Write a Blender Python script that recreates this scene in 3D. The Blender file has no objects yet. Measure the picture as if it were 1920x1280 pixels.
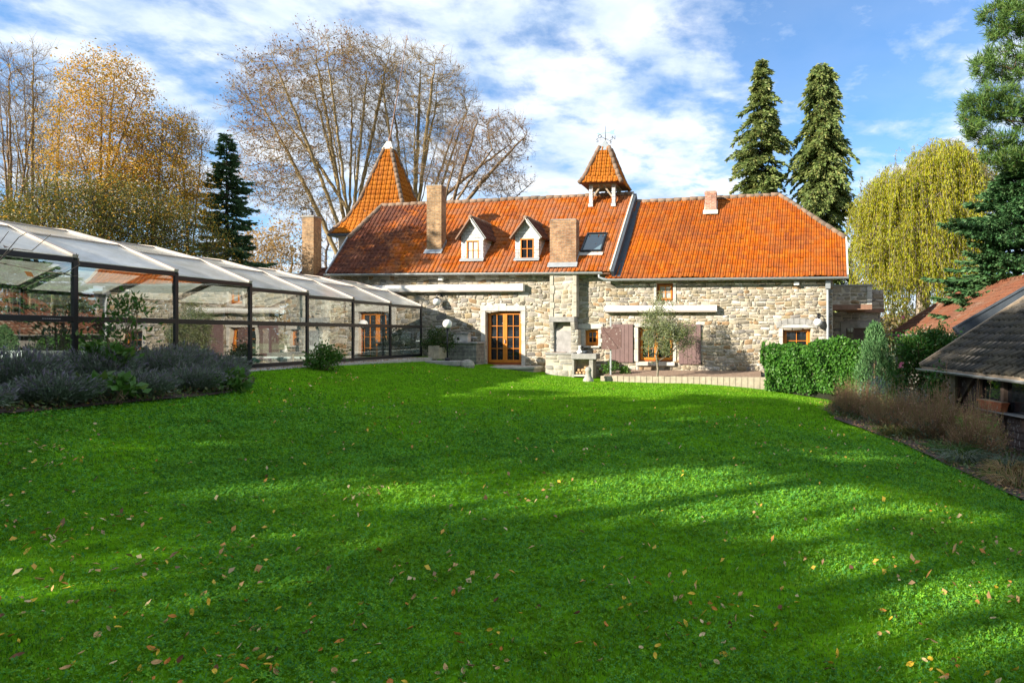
import bpy, bmesh, math, random
import numpy as np
from mathutils import Vector, Matrix

R = math.radians
rng = np.random.default_rng(7)
random.seed(7)
scene = bpy.context.scene
COL = scene.collection

# ------------------------------------------------------------------ camera
F, CX, HY, EYE = 1200.0, 1275.0, 626.0, 1.65      # lens and axis in photo pixels, eye height
cam = bpy.data.cameras.new('camera')
cam.sensor_fit = 'HORIZONTAL'; cam.sensor_width = 36
cam.lens = F / 1920 * 36
cam.shift_x = -(CX - 960) / 1920
cam.shift_y = -(640 - HY) / 1920
cam.clip_start = 0.05; cam.clip_end = 3000
camo = bpy.data.objects.new('camera', cam); COL.objects.link(camo)
camo.location = (0, 0, EYE); camo.rotation_euler = (R(90), 0, 0)
scene.camera = camo

# ------------------------------------------------------------------ house frame
K = 0.12; NN = math.sqrt(1 + K * K); DC = 25.14
HR = math.atan2(-K, 1)                               # turn of the house
SUN_EL = R(22); SUN_AZ = R(47)                      # azimuth measured from the house normal
a_dir = math.atan2(1, K) - SUN_AZ
SUN_H = (math.cos(a_dir), math.sin(a_dir))          # horizontal travel of the light

# ------------------------------------------------------------------ world and sun
SUN_STRENGTH, SKY_STRENGTH, EXPOSURE = 5.0, 0.079, 1.3
world = bpy.data.worlds.new('World'); scene.world = world; world.use_nodes = True
wn = world.node_tree; wn.nodes.clear()
def nd(nt, t, **k):
    n = nt.nodes.new(t)
    for a, b in k.items(): setattr(n, a, b)
    return n
def mth(nt, op, a, b=None, c=None, clamp=False):
    n = nd(nt, 'ShaderNodeMath', operation=op); n.use_clamp = clamp
    for i, x in enumerate((a, b, c)):
        if x is None: continue
        if isinstance(x, (int, float)): n.inputs[i].default_value = x
        else: nt.links.new(x, n.inputs[i])
    return n.outputs[0]
def ramp(nt, fac, stops, interp='LINEAR'):
    n = nd(nt, 'ShaderNodeValToRGB'); n.color_ramp.interpolation = interp
    e = n.color_ramp.elements
    while len(e) < len(stops): e.new(0.5)
    for i, (p, c) in enumerate(stops):
        e[i].position = p
        e[i].color = (c, c, c, 1) if isinstance(c, (int, float)) else (*c, 1)
    nt.links.new(fac, n.inputs[0])
    return n.outputs[0]
def mix(nt, fac, a, b, mode='MIX'):
    n = nd(nt, 'ShaderNodeMix', data_type='RGBA', blend_type=mode)
    for i, x in ((0, fac), (6, a), (7, b)):
        if isinstance(x, (int, float)): n.inputs[i].default_value = x
        elif isinstance(x, tuple): n.inputs[i].default_value = (*x, 1)
        else: nt.links.new(x, n.inputs[i])
    return n.outputs[2]
def noise(nt, vec, scale, detail=4, rough=0.55, dist=0.0, dim='3D'):
    n = nd(nt, 'ShaderNodeTexNoise', noise_dimensions=dim)
    n.inputs['Scale'].default_value = scale; n.inputs['Detail'].default_value = detail
    n.inputs['Roughness'].default_value = rough; n.inputs['Distortion'].default_value = dist
    if vec is not None: nt.links.new(vec, n.inputs['Vector'])
    return n.outputs[0]

sky = nd(wn, 'ShaderNodeTexSky', sky_type='NISHITA')
sky.sun_disc = False
sky.sun_elevation = SUN_EL
sky.sun_rotation = math.atan2(-SUN_H[0], -SUN_H[1])
sky.air_density = 1.0; sky.dust_density = 0.3; sky.ozone_density = 3.2; sky.altitude = 100
tc = nd(wn, 'ShaderNodeTexCoord')
sep = nd(wn, 'ShaderNodeSeparateXYZ'); wn.links.new(tc.outputs['Generated'], sep.inputs[0])
zz = mth(wn, 'ADD', mth(wn, 'MAXIMUM', sep.outputs[2], 0.0), 0.16)
comb = nd(wn, 'ShaderNodeCombineXYZ')
wn.links.new(mth(wn, 'DIVIDE', sep.outputs[0], zz), comb.inputs[0])
wn.links.new(mth(wn, 'DIVIDE', sep.outputs[1], zz), comb.inputs[1])
cl1 = noise(wn, comb.outputs[0], 4.6, 10, 0.60, 0.10)
cl2 = noise(wn, comb.outputs[0], 0.8, 4, 0.5, 0.2)
# clear patches of the sky: two soft directions
def lobe(d, lo, hi):
    v = nd(wn, 'ShaderNodeVectorMath', operation='DOT_PRODUCT')
    v.inputs[1].default_value = Vector(d).normalized()
    nrm = nd(wn, 'ShaderNodeVectorMath', operation='NORMALIZE')
    wn.links.new(tc.outputs['Generated'], nrm.inputs[0]); wn.links.new(nrm.outputs[0], v.inputs[0])
    m = nd(wn, 'ShaderNodeMapRange', interpolation_type='SMOOTHSTEP')
    m.inputs[1].default_value = lo; m.inputs[2].default_value = hi
    wn.links.new(v.outputs['Value'], m.inputs[0])
    return m.outputs[0]
clear = mth(wn, 'ADD', lobe((0.24, 1, 0.50), 0.955, 0.999), mth(wn, 'MULTIPLY', lobe((-0.9, 1, 0.62), 0.80, 0.99), 0.30))
white = lobe((-0.33, 1, 0.40), 0.90, 0.995)
dens = mth(wn, 'ADD', mth(wn, 'MULTIPLY', cl1, 0.90), mth(wn, 'MULTIPLY', cl2, 0.22))
dens = mth(wn, 'SUBTRACT', dens, mth(wn, 'MULTIPLY', clear, 0.22))
dens = mth(wn, 'ADD', dens, mth(wn, 'MULTIPLY', white, 0.035))
mask = ramp(wn, dens, [(0.38, 0.10), (0.47, 0.38), (0.54, 0.74), (0.61, 0.95)])
shade = noise(wn, comb.outputs[0], 3.1, 6, 0.55, 0.2)
ccol = ramp(wn, shade, [(0.32, (3.3, 4.2, 5.5)), (0.48, (5.0, 5.6, 6.4)), (0.62, (6.3, 6.5, 6.7))])
bg = nd(wn, 'ShaderNodeBackground'); bg.inputs[1].default_value = SKY_STRENGTH
skyc = mix(wn, 1.0, sky.outputs[0], (0.72, 1.04, 1.26), 'MULTIPLY')
wn.links.new(mix(wn, mask, skyc, ccol), bg.inputs[0])
wo = nd(wn, 'ShaderNodeOutputWorld'); wn.links.new(bg.outputs[0], wo.inputs[0])

sl = bpy.data.lights.new('sun', 'SUN'); sl.energy = SUN_STRENGTH; sl.angle = R(0.53); sl.color = (1.0, 0.90, 0.74)
so = bpy.data.objects.new('sun', sl); COL.objects.link(so)
sdir = Vector((SUN_H[0] * math.cos(SUN_EL), SUN_H[1] * math.cos(SUN_EL), -math.sin(SUN_EL)))
so.rotation_euler = sdir.to_track_quat('-Z', 'Y').to_euler(); so.location = (-20, -15, 30)
vs = scene.view_settings
vs.view_transform = 'Standard'; vs.look = 'None'; vs.exposure = EXPOSURE; vs.gamma = 1.0; vs.use_curve_mapping = False
scene.cycles.max_bounces = 8; scene.cycles.transparent_max_bounces = 24
scene.cycles.diffuse_bounces = 3; scene.cycles.glossy_bounces = 3
scene.cycles.use_denoising = True
scene.cycles.sample_clamp_indirect = 6

# ------------------------------------------------------------------ helpers: pixels to places
def px(x, y, Y): return Vector(((x - CX) / F * Y, Y, EYE + (HY - y) / F * Y))
def H(u, v, z=0.0): return Vector(((u + K * v) / NN, DC + (-K * u + v) / NN, z))
def hpx(x, y, v=0.0):
    """house coordinates (u, z) of the photo point x, y on the plane v"""
    a = (x - CX) / F; Y = (NN * v + DC) / (1 + K * a); X = a * Y
    return (X - K * (Y - DC)) / NN, EYE + (HY - y) / F * Y
def hu(x, v=0.0): return hpx(x, HY, v)[0]
def hz(x, y, v=0.0): return hpx(x, y, v)[1]

# ------------------------------------------------------------------ helpers: objects
def tag(o, label=None, cat=None, group=None, kind=None):
    if label: o['label'] = label
    if cat: o['category'] = cat
    if group: o['group'] = group
    if kind: o['kind'] = kind
    return o
def thing(name, label, cat, loc=(0, 0, 0), rotz=0.0, group=None):
    o = bpy.data.objects.new(name, None); COL.objects.link(o)
    o.empty_display_size = 0.2
    o.location = loc; o.rotation_euler = (0, 0, rotz)
    return tag(o, label, cat, group)
def link(name, me, mat, parent=None, loc=None, rotz=0.0):
    o = bpy.data.objects.new(name, me); COL.objects.link(o)
    if mat is not None and not me.materials: me.materials.append(mat)
    if parent is not None: o.parent = parent
    if loc is not None: o.location = loc
    if rotz: o.rotation_euler = (0, 0, rotz)
    return o
def npmesh(name, V, Fs, smooth=False):
    """mesh from a vertex array and one array (or a list of arrays) of faces"""
    if not isinstance(Fs, list): Fs = [Fs]
    me = bpy.data.meshes.new(name)
    V = np.asarray(V, dtype=np.float32)
    loops = np.concatenate([f.ravel() for f in Fs]).astype(np.int32)
    tot = np.concatenate([np.full(len(f), f.shape[1], dtype=np.int32) for f in Fs])
    start = np.concatenate([[0], np.cumsum(tot)[:-1]]).astype(np.int32)
    me.vertices.add(len(V)); me.vertices.foreach_set('co', V.ravel())
    me.loops.add(len(loops)); me.loops.foreach_set('vertex_index', loops)
    me.polygons.add(len(tot)); me.polygons.foreach_set('loop_start', start); me.polygons.foreach_set('loop_total', tot)
    if smooth: me.polygons.foreach_set('use_smooth', np.ones(len(tot), dtype=bool))
    me.update(calc_edges=True)
    return me
class MB:
    def __init__(s): s.v = []; s.f = []
    def add(s, vs, fs):
        o = len(s.v); s.v.extend([tuple(p) for p in vs]); s.f.extend([tuple(i + o for i in f) for f in fs]); return s
    def hexa(s, p):   # bottom ring 0-3, top ring 4-7
        return s.add(p, [(3, 2, 1, 0), (4, 5, 6, 7), (0, 1, 5, 4), (1, 2, 6, 5), (2, 3, 7, 6), (3, 0, 4, 7)])
    def box(s, x0, x1, y0, y1, z0, z1):
        return s.hexa([(x0, y0, z0), (x1, y0, z0), (x1, y1, z0), (x0, y1, z0), (x0, y0, z1), (x1, y0, z1), (x1, y1, z1), (x0, y1, z1)])
    def bar(s, a, b, w, h, up=(0, 0, 1)):
        a = Vector(a); b = Vector(b); d = (b - a).normalized(); up = Vector(up)
        x = d.cross(up)
        if x.length < 1e-4: x = d.cross(Vector((1, 0, 0)))
        x.normalize(); y = x.cross(d).normalized()
        x *= w / 2; y *= h / 2
        return s.hexa([a - x - y, a + x - y, b + x - y, b - x - y, a - x + y, a + x + y, b + x + y, b - x + y])
    def prism(s, poly, vec):
        n = len(poly); vec = Vector(vec); p = [Vector(q) for q in poly]
        fs = [tuple(range(n - 1, -1, -1)), tuple(range(n, 2 * n))]
        fs += [(i, (i + 1) % n, n + (i + 1) % n, n + i) for i in range(n)]
        return s.add(p + [q + vec for q in p], fs)
    def tube(s, pts, rad, n=8, cap=True):
        pts = [Vector(p) for p in pts]
        if isinstance(rad, (int, float)): rad = [rad] * len(pts)
        vs, fs = [], []
        ref = Vector((0.31, 0.52, 0.79))
        for i, p in enumerate(pts):
            d = (pts[min(i + 1, len(pts) - 1)] - pts[max(i - 1, 0)]).normalized()
            x = d.cross(ref)
            if x.length < 0.05: x = d.cross(Vector((1, 0, 0)))
            x.normalize(); y = d.cross(x)
            for k in range(n):
                a = 2 * math.pi * k / n
                vs.append(p + (x * math.cos(a) + y * math.sin(a)) * rad[i])
        for i in range(len(pts) - 1):
            for k in range(n):
                k2 = (k + 1) % n
                fs.append((i * n + k, i * n + k2, (i + 1) * n + k2, (i + 1) * n + k))
        if cap:
            fs.append(tuple(range(n - 1, -1, -1))); fs.append(tuple((len(pts) - 1) * n + k for k in range(n)))
        return s.add(vs, fs)
    def lathe(s, c, prof, n=20):
        vs, fs = [], []
        for r, z in prof:
            for k in range(n):
                a = 2 * math.pi * k / n
                vs.append((c[0] + r * math.cos(a), c[1] + r * math.sin(a), c[2] + z))
        for i in range(len(prof) - 1):
            for k in range(n):
                k2 = (k + 1) % n
                fs.append((i * n + k, i * n + k2, (i + 1) * n + k2, (i + 1) * n + k))
        fs.append(tuple(range(n - 1, -1, -1))); fs.append(tuple((len(prof) - 1) * n + k for k in range(n)))
        return s.add(vs, fs)
    def sphere(s, c, r, n=18, m=10):
        return s.lathe(c, [(max(1e-4, r * math.sin(math.pi * i / m)), -r * math.cos(math.pi * i / m)) for i in range(m + 1)], n)
    def build(s, name, mat, parent=None, loc=None, rotz=0.0, smooth=False, bevel=0.0):
        me = bpy.data.meshes.new(name); me.from_pydata(s.v, [], s.f); me.update()
        if smooth:
            me.polygons.foreach_set('use_smooth', np.ones(len(me.polygons), dtype=bool))
        o = link(name, me, mat, parent, loc, rotz)
        if bevel:
            m = o.modifiers.new('bevel', 'BEVEL'); m.width = bevel; m.segments = 2; m.limit_method = 'ANGLE'; m.angle_limit = R(40)
        return o
def copy_tree(o, parent=None):
    c = o.copy(); COL.objects.link(c); c.parent = parent
    for ch in list(o.children): copy_tree(ch, c)
    return c

# ------------------------------------------------------------------ materials
def new_mat(name):
    m = bpy.data.materials.new(name); m.use_nodes = True
    nt = m.node_tree; b = nt.nodes['Principled BSDF']
    return m, nt, b
def obj_co(nt): return nd(nt, 'ShaderNodeTexCoord').outputs['Object']
def isl(nt): return nd(nt, 'ShaderNodeNewGeometry').outputs['Random Per Island']
def bump(nt, b, h, strength=0.3, dist=0.02):
    n = nd(nt, 'ShaderNodeBump'); n.inputs['Strength'].default_value = strength; n.inputs['Distance'].default_value = dist
    nt.links.new(h, n.inputs['Height']); nt.links.new(n.outputs[0], b.inputs['Normal'])
def simple(name, c, rough=0.6, metal=0.0, var=0.25, scale=6.0, bmp=0.15, spec=0.5):
    m, nt, b = new_mat(name)
    co = obj_co(nt); n1 = noise(nt, co, scale, 6, 0.65)
    lo = tuple(max(0, x * (1 - var)) for x in c); hi = tuple(min(1, x * (1 + var)) for x in c)
    nt.links.new(ramp(nt, n1, [(0.3, lo), (0.7, hi)]), b.inputs['Base Color'])
    b.inputs['Roughness'].default_value = rough; b.inputs['Metallic'].default_value = metal
    b.inputs['Specular IOR Level'].default_value = spec
    if bmp: bump(nt, b, noise(nt, co, scale * 6, 4, 0.6), bmp, 0.01)
    return m
def leafmat(name, cols, trans=0.3, rough=0.5, patch=None):
    """cols: list of colours picked per leaf"""
    m, nt, b = new_mat(name)
    k = len(cols)
    c = ramp(nt, isl(nt), [((i + 0.5) / k, q) for i, q in enumerate(cols)])
    if patch:
        co = obj_co(nt)
        c = mix(nt, ramp(nt, noise(nt, co, patch[0], 3), [(0.42, 0.0), (0.6, patch[2])]), c, patch[1])
    nt.links.new(c, b.inputs['Base Color'])
    b.inputs['Roughness'].default_value = rough; b.inputs['Specular IOR Level'].default_value = 0.3
    t = nd(nt, 'ShaderNodeBsdfTranslucent'); nt.links.new(c, t.inputs[0])
    ms = nd(nt, 'ShaderNodeMixShader'); ms.inputs[0].default_value = trans
    nt.links.new(b.outputs[0], ms.inputs[1]); nt.links.new(t.outputs[0], ms.inputs[2])
    nt.links.new(ms.outputs[0], nt.nodes['Material Output'].inputs[0])
    return m
def stonemat(name, cols, bmp=0.6):
    m, nt, b = new_mat(name); co = obj_co(nt); k = len(cols)
    c = ramp(nt, isl(nt), [((i + 0.5) / k, q) for i, q in enumerate(cols)])
    n1 = noise(nt, co, 9, 6, 0.7); n2 = noise(nt, co, 1.1, 3, 0.5)
    c = mix(nt, 1.0, c, ramp(nt, n1, [(0.25, 0.55), (0.55, 1.0), (0.8, 1.18)]), 'MULTIPLY')
    c = mix(nt, 1.0, c, ramp(nt, n2, [(0.3, (0.82, 0.80, 0.76)), (0.65, (1.08, 1.05, 1.0))]), 'MULTIPLY')
    nt.links.new(c, b.inputs['Base Color']); b.inputs['Roughness'].default_value = 0.88
    b.inputs['Specular IOR Level'].default_value = 0.2
    bump(nt, b, noise(nt, co, 26, 6, 0.7), bmp, 0.02)
    return m
def tilemat(name, cols, lichen=(0.30, 0.135, 0.075), lich=0.5, dark=(0.075, 0.032, 0.028), darks=0.4, spots=0.5, leftdark=False):
    m, nt, b = new_mat(name); co = obj_co(nt); k = len(cols); ri = isl(nt)
    c = ramp(nt, ri, [((i + 0.5) / k, q) for i, q in enumerate(cols)])
    c = mix(nt, 1.0, c, ramp(nt, noise(nt, co, 13, 5, 0.7), [(0.25, 0.72), (0.7, 1.12)]), 'MULTIPLY')
    n1 = mth(nt, 'ADD', noise(nt, co, 0.9, 5, 0.6, 0.4), mth(nt, 'MULTIPLY', ri, 0.18))
    c = mix(nt, ramp(nt, n1, [(0.48, 0.0), (0.72, lich)]), c, lichen)
    n2 = noise(nt, co, 0.75, 6, 0.65, 0.5)
    n3 = noise(nt, co, 7.0, 5, 0.7)
    d = mth(nt, 'ADD', mth(nt, 'MULTIPLY', n2, 0.7), mth(nt, 'MULTIPLY', n3, 0.45))
    if leftdark:   # lichen plus painted-in tree shade, darker towards the left end of this roof
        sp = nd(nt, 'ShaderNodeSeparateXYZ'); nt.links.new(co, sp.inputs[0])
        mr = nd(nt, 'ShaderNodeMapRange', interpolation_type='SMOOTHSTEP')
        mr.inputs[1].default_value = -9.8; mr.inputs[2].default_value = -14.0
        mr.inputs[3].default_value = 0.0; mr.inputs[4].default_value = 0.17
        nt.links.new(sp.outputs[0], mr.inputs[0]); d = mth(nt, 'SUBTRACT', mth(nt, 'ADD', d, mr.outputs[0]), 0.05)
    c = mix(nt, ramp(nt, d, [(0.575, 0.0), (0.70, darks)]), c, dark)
    c = mix(nt, ramp(nt, noise(nt, co, 10, 3, 0.6, 0.3), [(0.70, 0.0), (0.76, spots)]), c, (0.50, 0.37, 0.27))
    nt.links.new(c, b.inputs['Base Color']); b.inputs['Roughness'].default_value = 0.75
    b.inputs['Specular IOR Level'].default_value = 0.12
    bump(nt, b, noise(nt, co, 40, 4, 0.6), 0.25, 0.01)
    return m
def brickmat(name, c1, c2, mortar, bw=0.21, bh=0.062, ms=0.012):
    m, nt, b = new_mat(name); co = obj_co(nt)
    sp = nd(nt, 'ShaderNodeSeparateXYZ'); nt.links.new(co, sp.inputs[0])
    cb = nd(nt, 'ShaderNodeCombineXYZ')
    nt.links.new(mth(nt, 'ADD', sp.outputs[0], sp.outputs[1]), cb.inputs[0]); nt.links.new(sp.outputs[2], cb.inputs[1])
    br = nd(nt, 'ShaderNodeTexBrick'); nt.links.new(cb.outputs[0], br.inputs['Vector'])
    br.inputs['Scale'].default_value = 1.0; br.inputs['Brick Width'].default_value = bw; br.inputs['Row Height'].default_value = bh
    br.inputs['Mortar Size'].default_value = ms; br.inputs['Mortar Smooth'].default_value = 0.3; br.inputs['Bias'].default_value = 0.0
    br.inputs['Color1'].default_value = (*c1, 1); br.inputs['Color2'].default_value = (*c2, 1); br.inputs['Mortar'].default_value = (*mortar, 1)
    c = mix(nt, 1.0, br.outputs[0], ramp(nt, noise(nt, co, 7, 6, 0.7), [(0.25, 0.35), (0.5, 0.95), (0.75, 1.35)]), 'MULTIPLY')
    c = mix(nt, 1.0, c, ramp(nt, noise(nt, co, 1.7, 5, 0.7), [(0.32, 0.55), (0.6, 1.12)]), 'MULTIPLY')
    nt.links.new(c, b.inputs['Base Color']); b.inputs['Roughness'].default_value = 0.85
    h = mth(nt, 'ADD', mth(nt, 'MULTIPLY', br.outputs['Fac'], -1.0), mth(nt, 'MULTIPLY', noise(nt, co, 40, 4), 0.4))
    bump(nt, b, h, 0.6, 0.012)
    return m
def glossglass(name, ior=1.5, tint=(1, 1, 1), wav=0.0, rough=0.0, extra=0.0):
    m, nt, b = new_mat(name); nt.nodes.remove(b)
    tr = nd(nt, 'ShaderNodeBsdfTransparent'); tr.inputs[0].default_value = (*tint, 1)
    gl = nd(nt, 'ShaderNodeBsdfGlossy'); gl.inputs['Roughness'].default_value = rough
    fr = nd(nt, 'ShaderNodeFresnel'); fr.inputs[0].default_value = ior
    if wav:
        bp = nd(nt, 'ShaderNodeBump'); bp.inputs['Strength'].default_value = wav; bp.inputs['Distance'].default_value = 0.05
        nt.links.new(noise(nt, obj_co(nt), 0.9, 2, 0.4), bp.inputs['Height'])
        nt.links.new(bp.outputs[0], gl.inputs['Normal'])
    ms = nd(nt, 'ShaderNodeMixShader')
    nt.links.new(mth(nt, 'ADD', fr.outputs[0], extra, clamp=True), ms.inputs[0])
    nt.links.new(tr.outputs[0], ms.inputs[1]); nt.links.new(gl.outputs[0], ms.inputs[2])
    nt.links.new(ms.outputs[0], nt.nodes['Material Output'].inputs[0])
    return m

M = {}
M['stone'] = stonemat('rubble stone', [(0.211, 0.193, 0.160), (0.351, 0.314, 0.243), (0.492, 0.470, 0.441), (0.267, 0.220, 0.152), (0.372, 0.356, 0.334), (0.190, 0.181, 0.179), (0.408, 0.364, 0.281), (0.534, 0.527, 0.524), (0.295, 0.271, 0.236), (0.323, 0.263, 0.167), (0.464, 0.442, 0.410), (0.310, 0.214, 0.129)], 0.9)
M['mortar'] = simple('lime mortar', (0.450, 0.406, 0.323), 0.95, var=0.2, scale=3, bmp=0.5)
M['limestone'] = simple('pale dressed limestone', (0.471, 0.448, 0.403), 0.85, var=0.22, scale=5, bmp=0.4)
M['quoin'] = simple('weathered quoin stone', (0.400, 0.368, 0.304), 0.9, var=0.3, scale=5, bmp=0.5)
M['bluestone'] = simple('grey bluestone', (0.255, 0.251, 0.242), 0.85, var=0.3, scale=5, bmp=0.5)
M['bbqstone'] = stonemat('grey white dressed stone', [(0.27, 0.27, 0.26), (0.36, 0.355, 0.34), (0.43, 0.42, 0.40), (0.31, 0.30, 0.27)])
M['greystone'] = stonemat('grey split stone', [(0.20, 0.20, 0.20), (0.30, 0.30, 0.29), (0.38, 0.37, 0.34), (0.25, 0.25, 0.26)])
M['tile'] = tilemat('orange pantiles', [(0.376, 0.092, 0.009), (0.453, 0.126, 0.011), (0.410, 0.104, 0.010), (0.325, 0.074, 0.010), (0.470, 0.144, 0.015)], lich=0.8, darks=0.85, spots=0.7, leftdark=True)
M['tile2'] = tilemat('bright orange pantiles', [(0.376, 0.087, 0.006), (0.453, 0.123, 0.007), (0.419, 0.104, 0.007), (0.316, 0.070, 0.007), (0.470, 0.140, 0.009)], lichen=(0.24, 0.085, 0.035), lich=0.55, dark=(0.16, 0.05, 0.025), darks=0.5)
M['tile3'] = tilemat('ochre orange tower tiles', [(0.441, 0.135, 0.011), (0.502, 0.172, 0.016), (0.471, 0.151, 0.012)], lich=0.15, darks=0.3, spots=0.1)
M['oldtile'] = tilemat('brown red tiles', [(0.150, 0.055, 0.029), (0.175, 0.067, 0.036), (0.135, 0.048, 0.029)], lichen=(0.15, 0.085, 0.055), lich=0.6, dark=(0.08, 0.05, 0.04), darks=0.5, spots=0.2)
M['mosstile'] = tilemat('mossy grey tiles', [(0.068, 0.065, 0.060), (0.095, 0.088, 0.082), (0.082, 0.071, 0.061)], lichen=(0.115, 0.10, 0.07), lich=0.7, dark=(0.025, 0.025, 0.022), darks=0.7, spots=0.45)
M['darktile'] = tilemat('dark brown tiles', [(0.104, 0.052, 0.040), (0.128, 0.064, 0.048), (0.088, 0.048, 0.040)], lich=0.2, darks=0.6, spots=0.0)
M['ridge'] = stonemat('weathered ridge tile', [(0.19, 0.135, 0.10), (0.24, 0.17, 0.13), (0.16, 0.125, 0.10)], 0.3)
M['brick'] = brickmat('yellow brown brick', (0.280, 0.133, 0.045), (0.364, 0.203, 0.081), (0.280, 0.231, 0.161))
M['brick2'] = brickmat('orange brick', (0.294, 0.119, 0.042), (0.392, 0.210, 0.091), (0.280, 0.224, 0.168))
M['redbrick'] = brickmat('red brick', (0.38, 0.12, 0.07), (0.50, 0.22, 0.14), (0.42, 0.33, 0.27))
M['slateface'] = brickmat('white fibre slates', (0.66, 0.65, 0.64), (0.56, 0.56, 0.56), (0.30, 0.30, 0.31), 0.2, 0.13, 0.010)
M['greybrick'] = brickmat('grey stone bricks', (0.17, 0.165, 0.155), (0.24, 0.23, 0.215), (0.34, 0.32, 0.28), 0.34, 0.15, 0.016)
M['zinc'] = simple('zinc', (0.34, 0.37, 0.39), 0.5, 0.5, var=0.15, scale=4, bmp=0.05)
M['lead'] = simple('lead flashing', (0.055, 0.068, 0.085), 0.6, 0.0, var=0.2, scale=5, spec=0.3)
M['flash'] = simple('pale flashing', (0.468, 0.459, 0.425), 0.6, 0.1, var=0.15, scale=5)
M['orangewood'] = simple('orange varnished wood', (0.56, 0.19, 0.022), 0.35, var=0.16, scale=3, bmp=0.06)
M['redwood'] = simple('red brown varnished wood', (0.34, 0.085, 0.025), 0.35, var=0.2, scale=3, bmp=0.06)
M['shutter'] = simple('plum brown painted wood', (0.155, 0.095, 0.092), 0.6, var=0.14, scale=5, bmp=0.15)
M['brownwood'] = simple('brown stained wood', (0.21, 0.115, 0.075), 0.7, var=0.25, scale=5)
M['greywood'] = simple('weathered timber', (0.30, 0.235, 0.17), 0.85, var=0.25, scale=6, bmp=0.3)
M['darkwood'] = simple('black brown timber', (0.083, 0.060, 0.050), 0.7, var=0.5, scale=5, bmp=0.4)
M['white'] = simple('white paint', (0.725, 0.716, 0.688), 0.5, var=0.05, scale=3, bmp=0.05)
M['limewash'] = simple('peeling limewash', (0.416, 0.400, 0.368), 0.9, var=0.4, scale=5, bmp=0.5)
M['opal'] = simple('opal lamp glass', (0.80, 0.80, 0.78), 0.25, var=0.03, bmp=0.0)
M['black'] = simple('black metal', (0.012, 0.013, 0.016), 0.4, 0.2, var=0.2, bmp=0.0)
M['frame'] = simple('anthracite aluminium', (0.014, 0.016, 0.021), 0.32, 0.3, var=0.15, bmp=0.0)
M['beige'] = simple('beige lacquered aluminium', (0.47, 0.40, 0.34), 0.5, 0.0, var=0.12, scale=2, bmp=0.02)
M['steel'] = simple('dull steel sheet', (0.30, 0.29, 0.29), 0.5, 0.35, var=0.3, scale=4)
M['copper'] = simple('green copper', (0.10, 0.28, 0.25), 0.6, 0.2, var=0.3, scale=12)
M['concrete'] = simple('concrete', (0.238, 0.227, 0.210), 0.9, var=0.25, scale=4, bmp=0.4)
M['paving'] = simple('grey paving', (0.38, 0.365, 0.34), 0.9, var=0.22, scale=4, bmp=0.3)
M['soil'] = simple('dark soil', (0.055, 0.038, 0.026), 0.95, var=0.5, scale=7, bmp=0.8)
M['mulch'] = simple('reddish soil and mulch', (0.23, 0.16, 0.115), 0.95, var=0.4, scale=9, bmp=0.8)
M['terracotta'] = simple('terracotta', (0.42, 0.135, 0.06), 0.8, var=0.15, scale=8)
M['edging'] = simple('pale concrete palisade', (0.344, 0.304, 0.232), 0.9, var=0.25, scale=6, bmp=0.4)
M['log'] = simple('split firewood', (0.48, 0.30, 0.16), 0.9, var=0.4, scale=14, bmp=0.4)
M['liner'] = simple('blue pool wall', (0.10, 0.35, 0.42), 0.4, var=0.05)
M['pane'] = None
def panemat(name, c, refl=0.25):
    m, nt, b = new_mat(name); b.inputs['Base Color'].default_value = (*c, 1)
    b.inputs['Roughness'].default_value = 0.03; b.inputs['Specular IOR Level'].default_value = 0.7
    bump(nt, b, noise(nt, obj_co(nt), 2.0, 2), 0.03, 0.02)
    return m
M['pane'] = panemat('window glass', (0.012, 0.014, 0.018))
M['curtainpane'] = panemat('glass with net curtain', (0.40, 0.42, 0.42))
M['whitepane'] = panemat('white window glass', (0.72, 0.70, 0.66))  # dormer pane with an even white base colour
M['glass'] = glossglass('enclosure glass', 1.75, (0.80, 0.89, 0.91), 0.05, 0.0, 0.28)
M['bark'] = simple('brown grey bark', (0.20, 0.135, 0.08), 0.9, var=0.4, scale=4, bmp=0.6)
M['barkgreen'] = simple('mossy bark', (0.25, 0.18, 0.085), 0.9, var=0.35, scale=3, bmp=0.5)
M['barkdark'] = simple('dark bark', (0.05, 0.042, 0.033), 0.9, var=0.4, scale=5, bmp=0.5)
M['barkpale'] = simple('pale bark', (0.24, 0.20, 0.155), 0.9, var=0.4, scale=5, bmp=0.4)
M['twiggrey'] = simple('grey purple twigs', (0.15, 0.115, 0.10), 0.9, var=0.3, scale=2, bmp=0)
M['twigtan'] = simple('tan twigs', (0.30, 0.195, 0.085), 0.9, var=0.3, scale=2, bmp=0)
def poly_mat():
    m, nt, b = new_mat('translucent polycarbonate'); co = obj_co(nt)
    c = ramp(nt, noise(nt, co, 1.3, 6, 0.7, 0.6), [(0.32, (0.66, 0.62, 0.50)), (0.55, (0.86, 0.84, 0.77)), (0.75, (0.92, 0.91, 0.87))])
    nt.links.new(c, b.inputs['Base Color']); b.inputs['Roughness'].default_value = 0.16; b.inputs['IOR'].default_value = 1.6
    t = nd(nt, 'ShaderNodeBsdfTranslucent'); nt.links.new(c, t.inputs[0])
    ms = nd(nt, 'ShaderNodeMixShader'); ms.inputs[0].default_value = 0.25
    nt.links.new(b.outputs[0], ms.inputs[1]); nt.links.new(t.outputs[0], ms.inputs[2])
    tp = nd(nt, 'ShaderNodeBsdfTransparent'); m2 = nd(nt, 'ShaderNodeMixShader'); m2.inputs[0].default_value = 0.24
    nt.links.new(ms.outputs[0], m2.inputs[1]); nt.links.new(tp.outputs[0], m2.inputs[2])
    nt.links.new(m2.outputs[0], nt.nodes['Material Output'].inputs[0])
    return m
M['poly'] = poly_mat()
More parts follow.
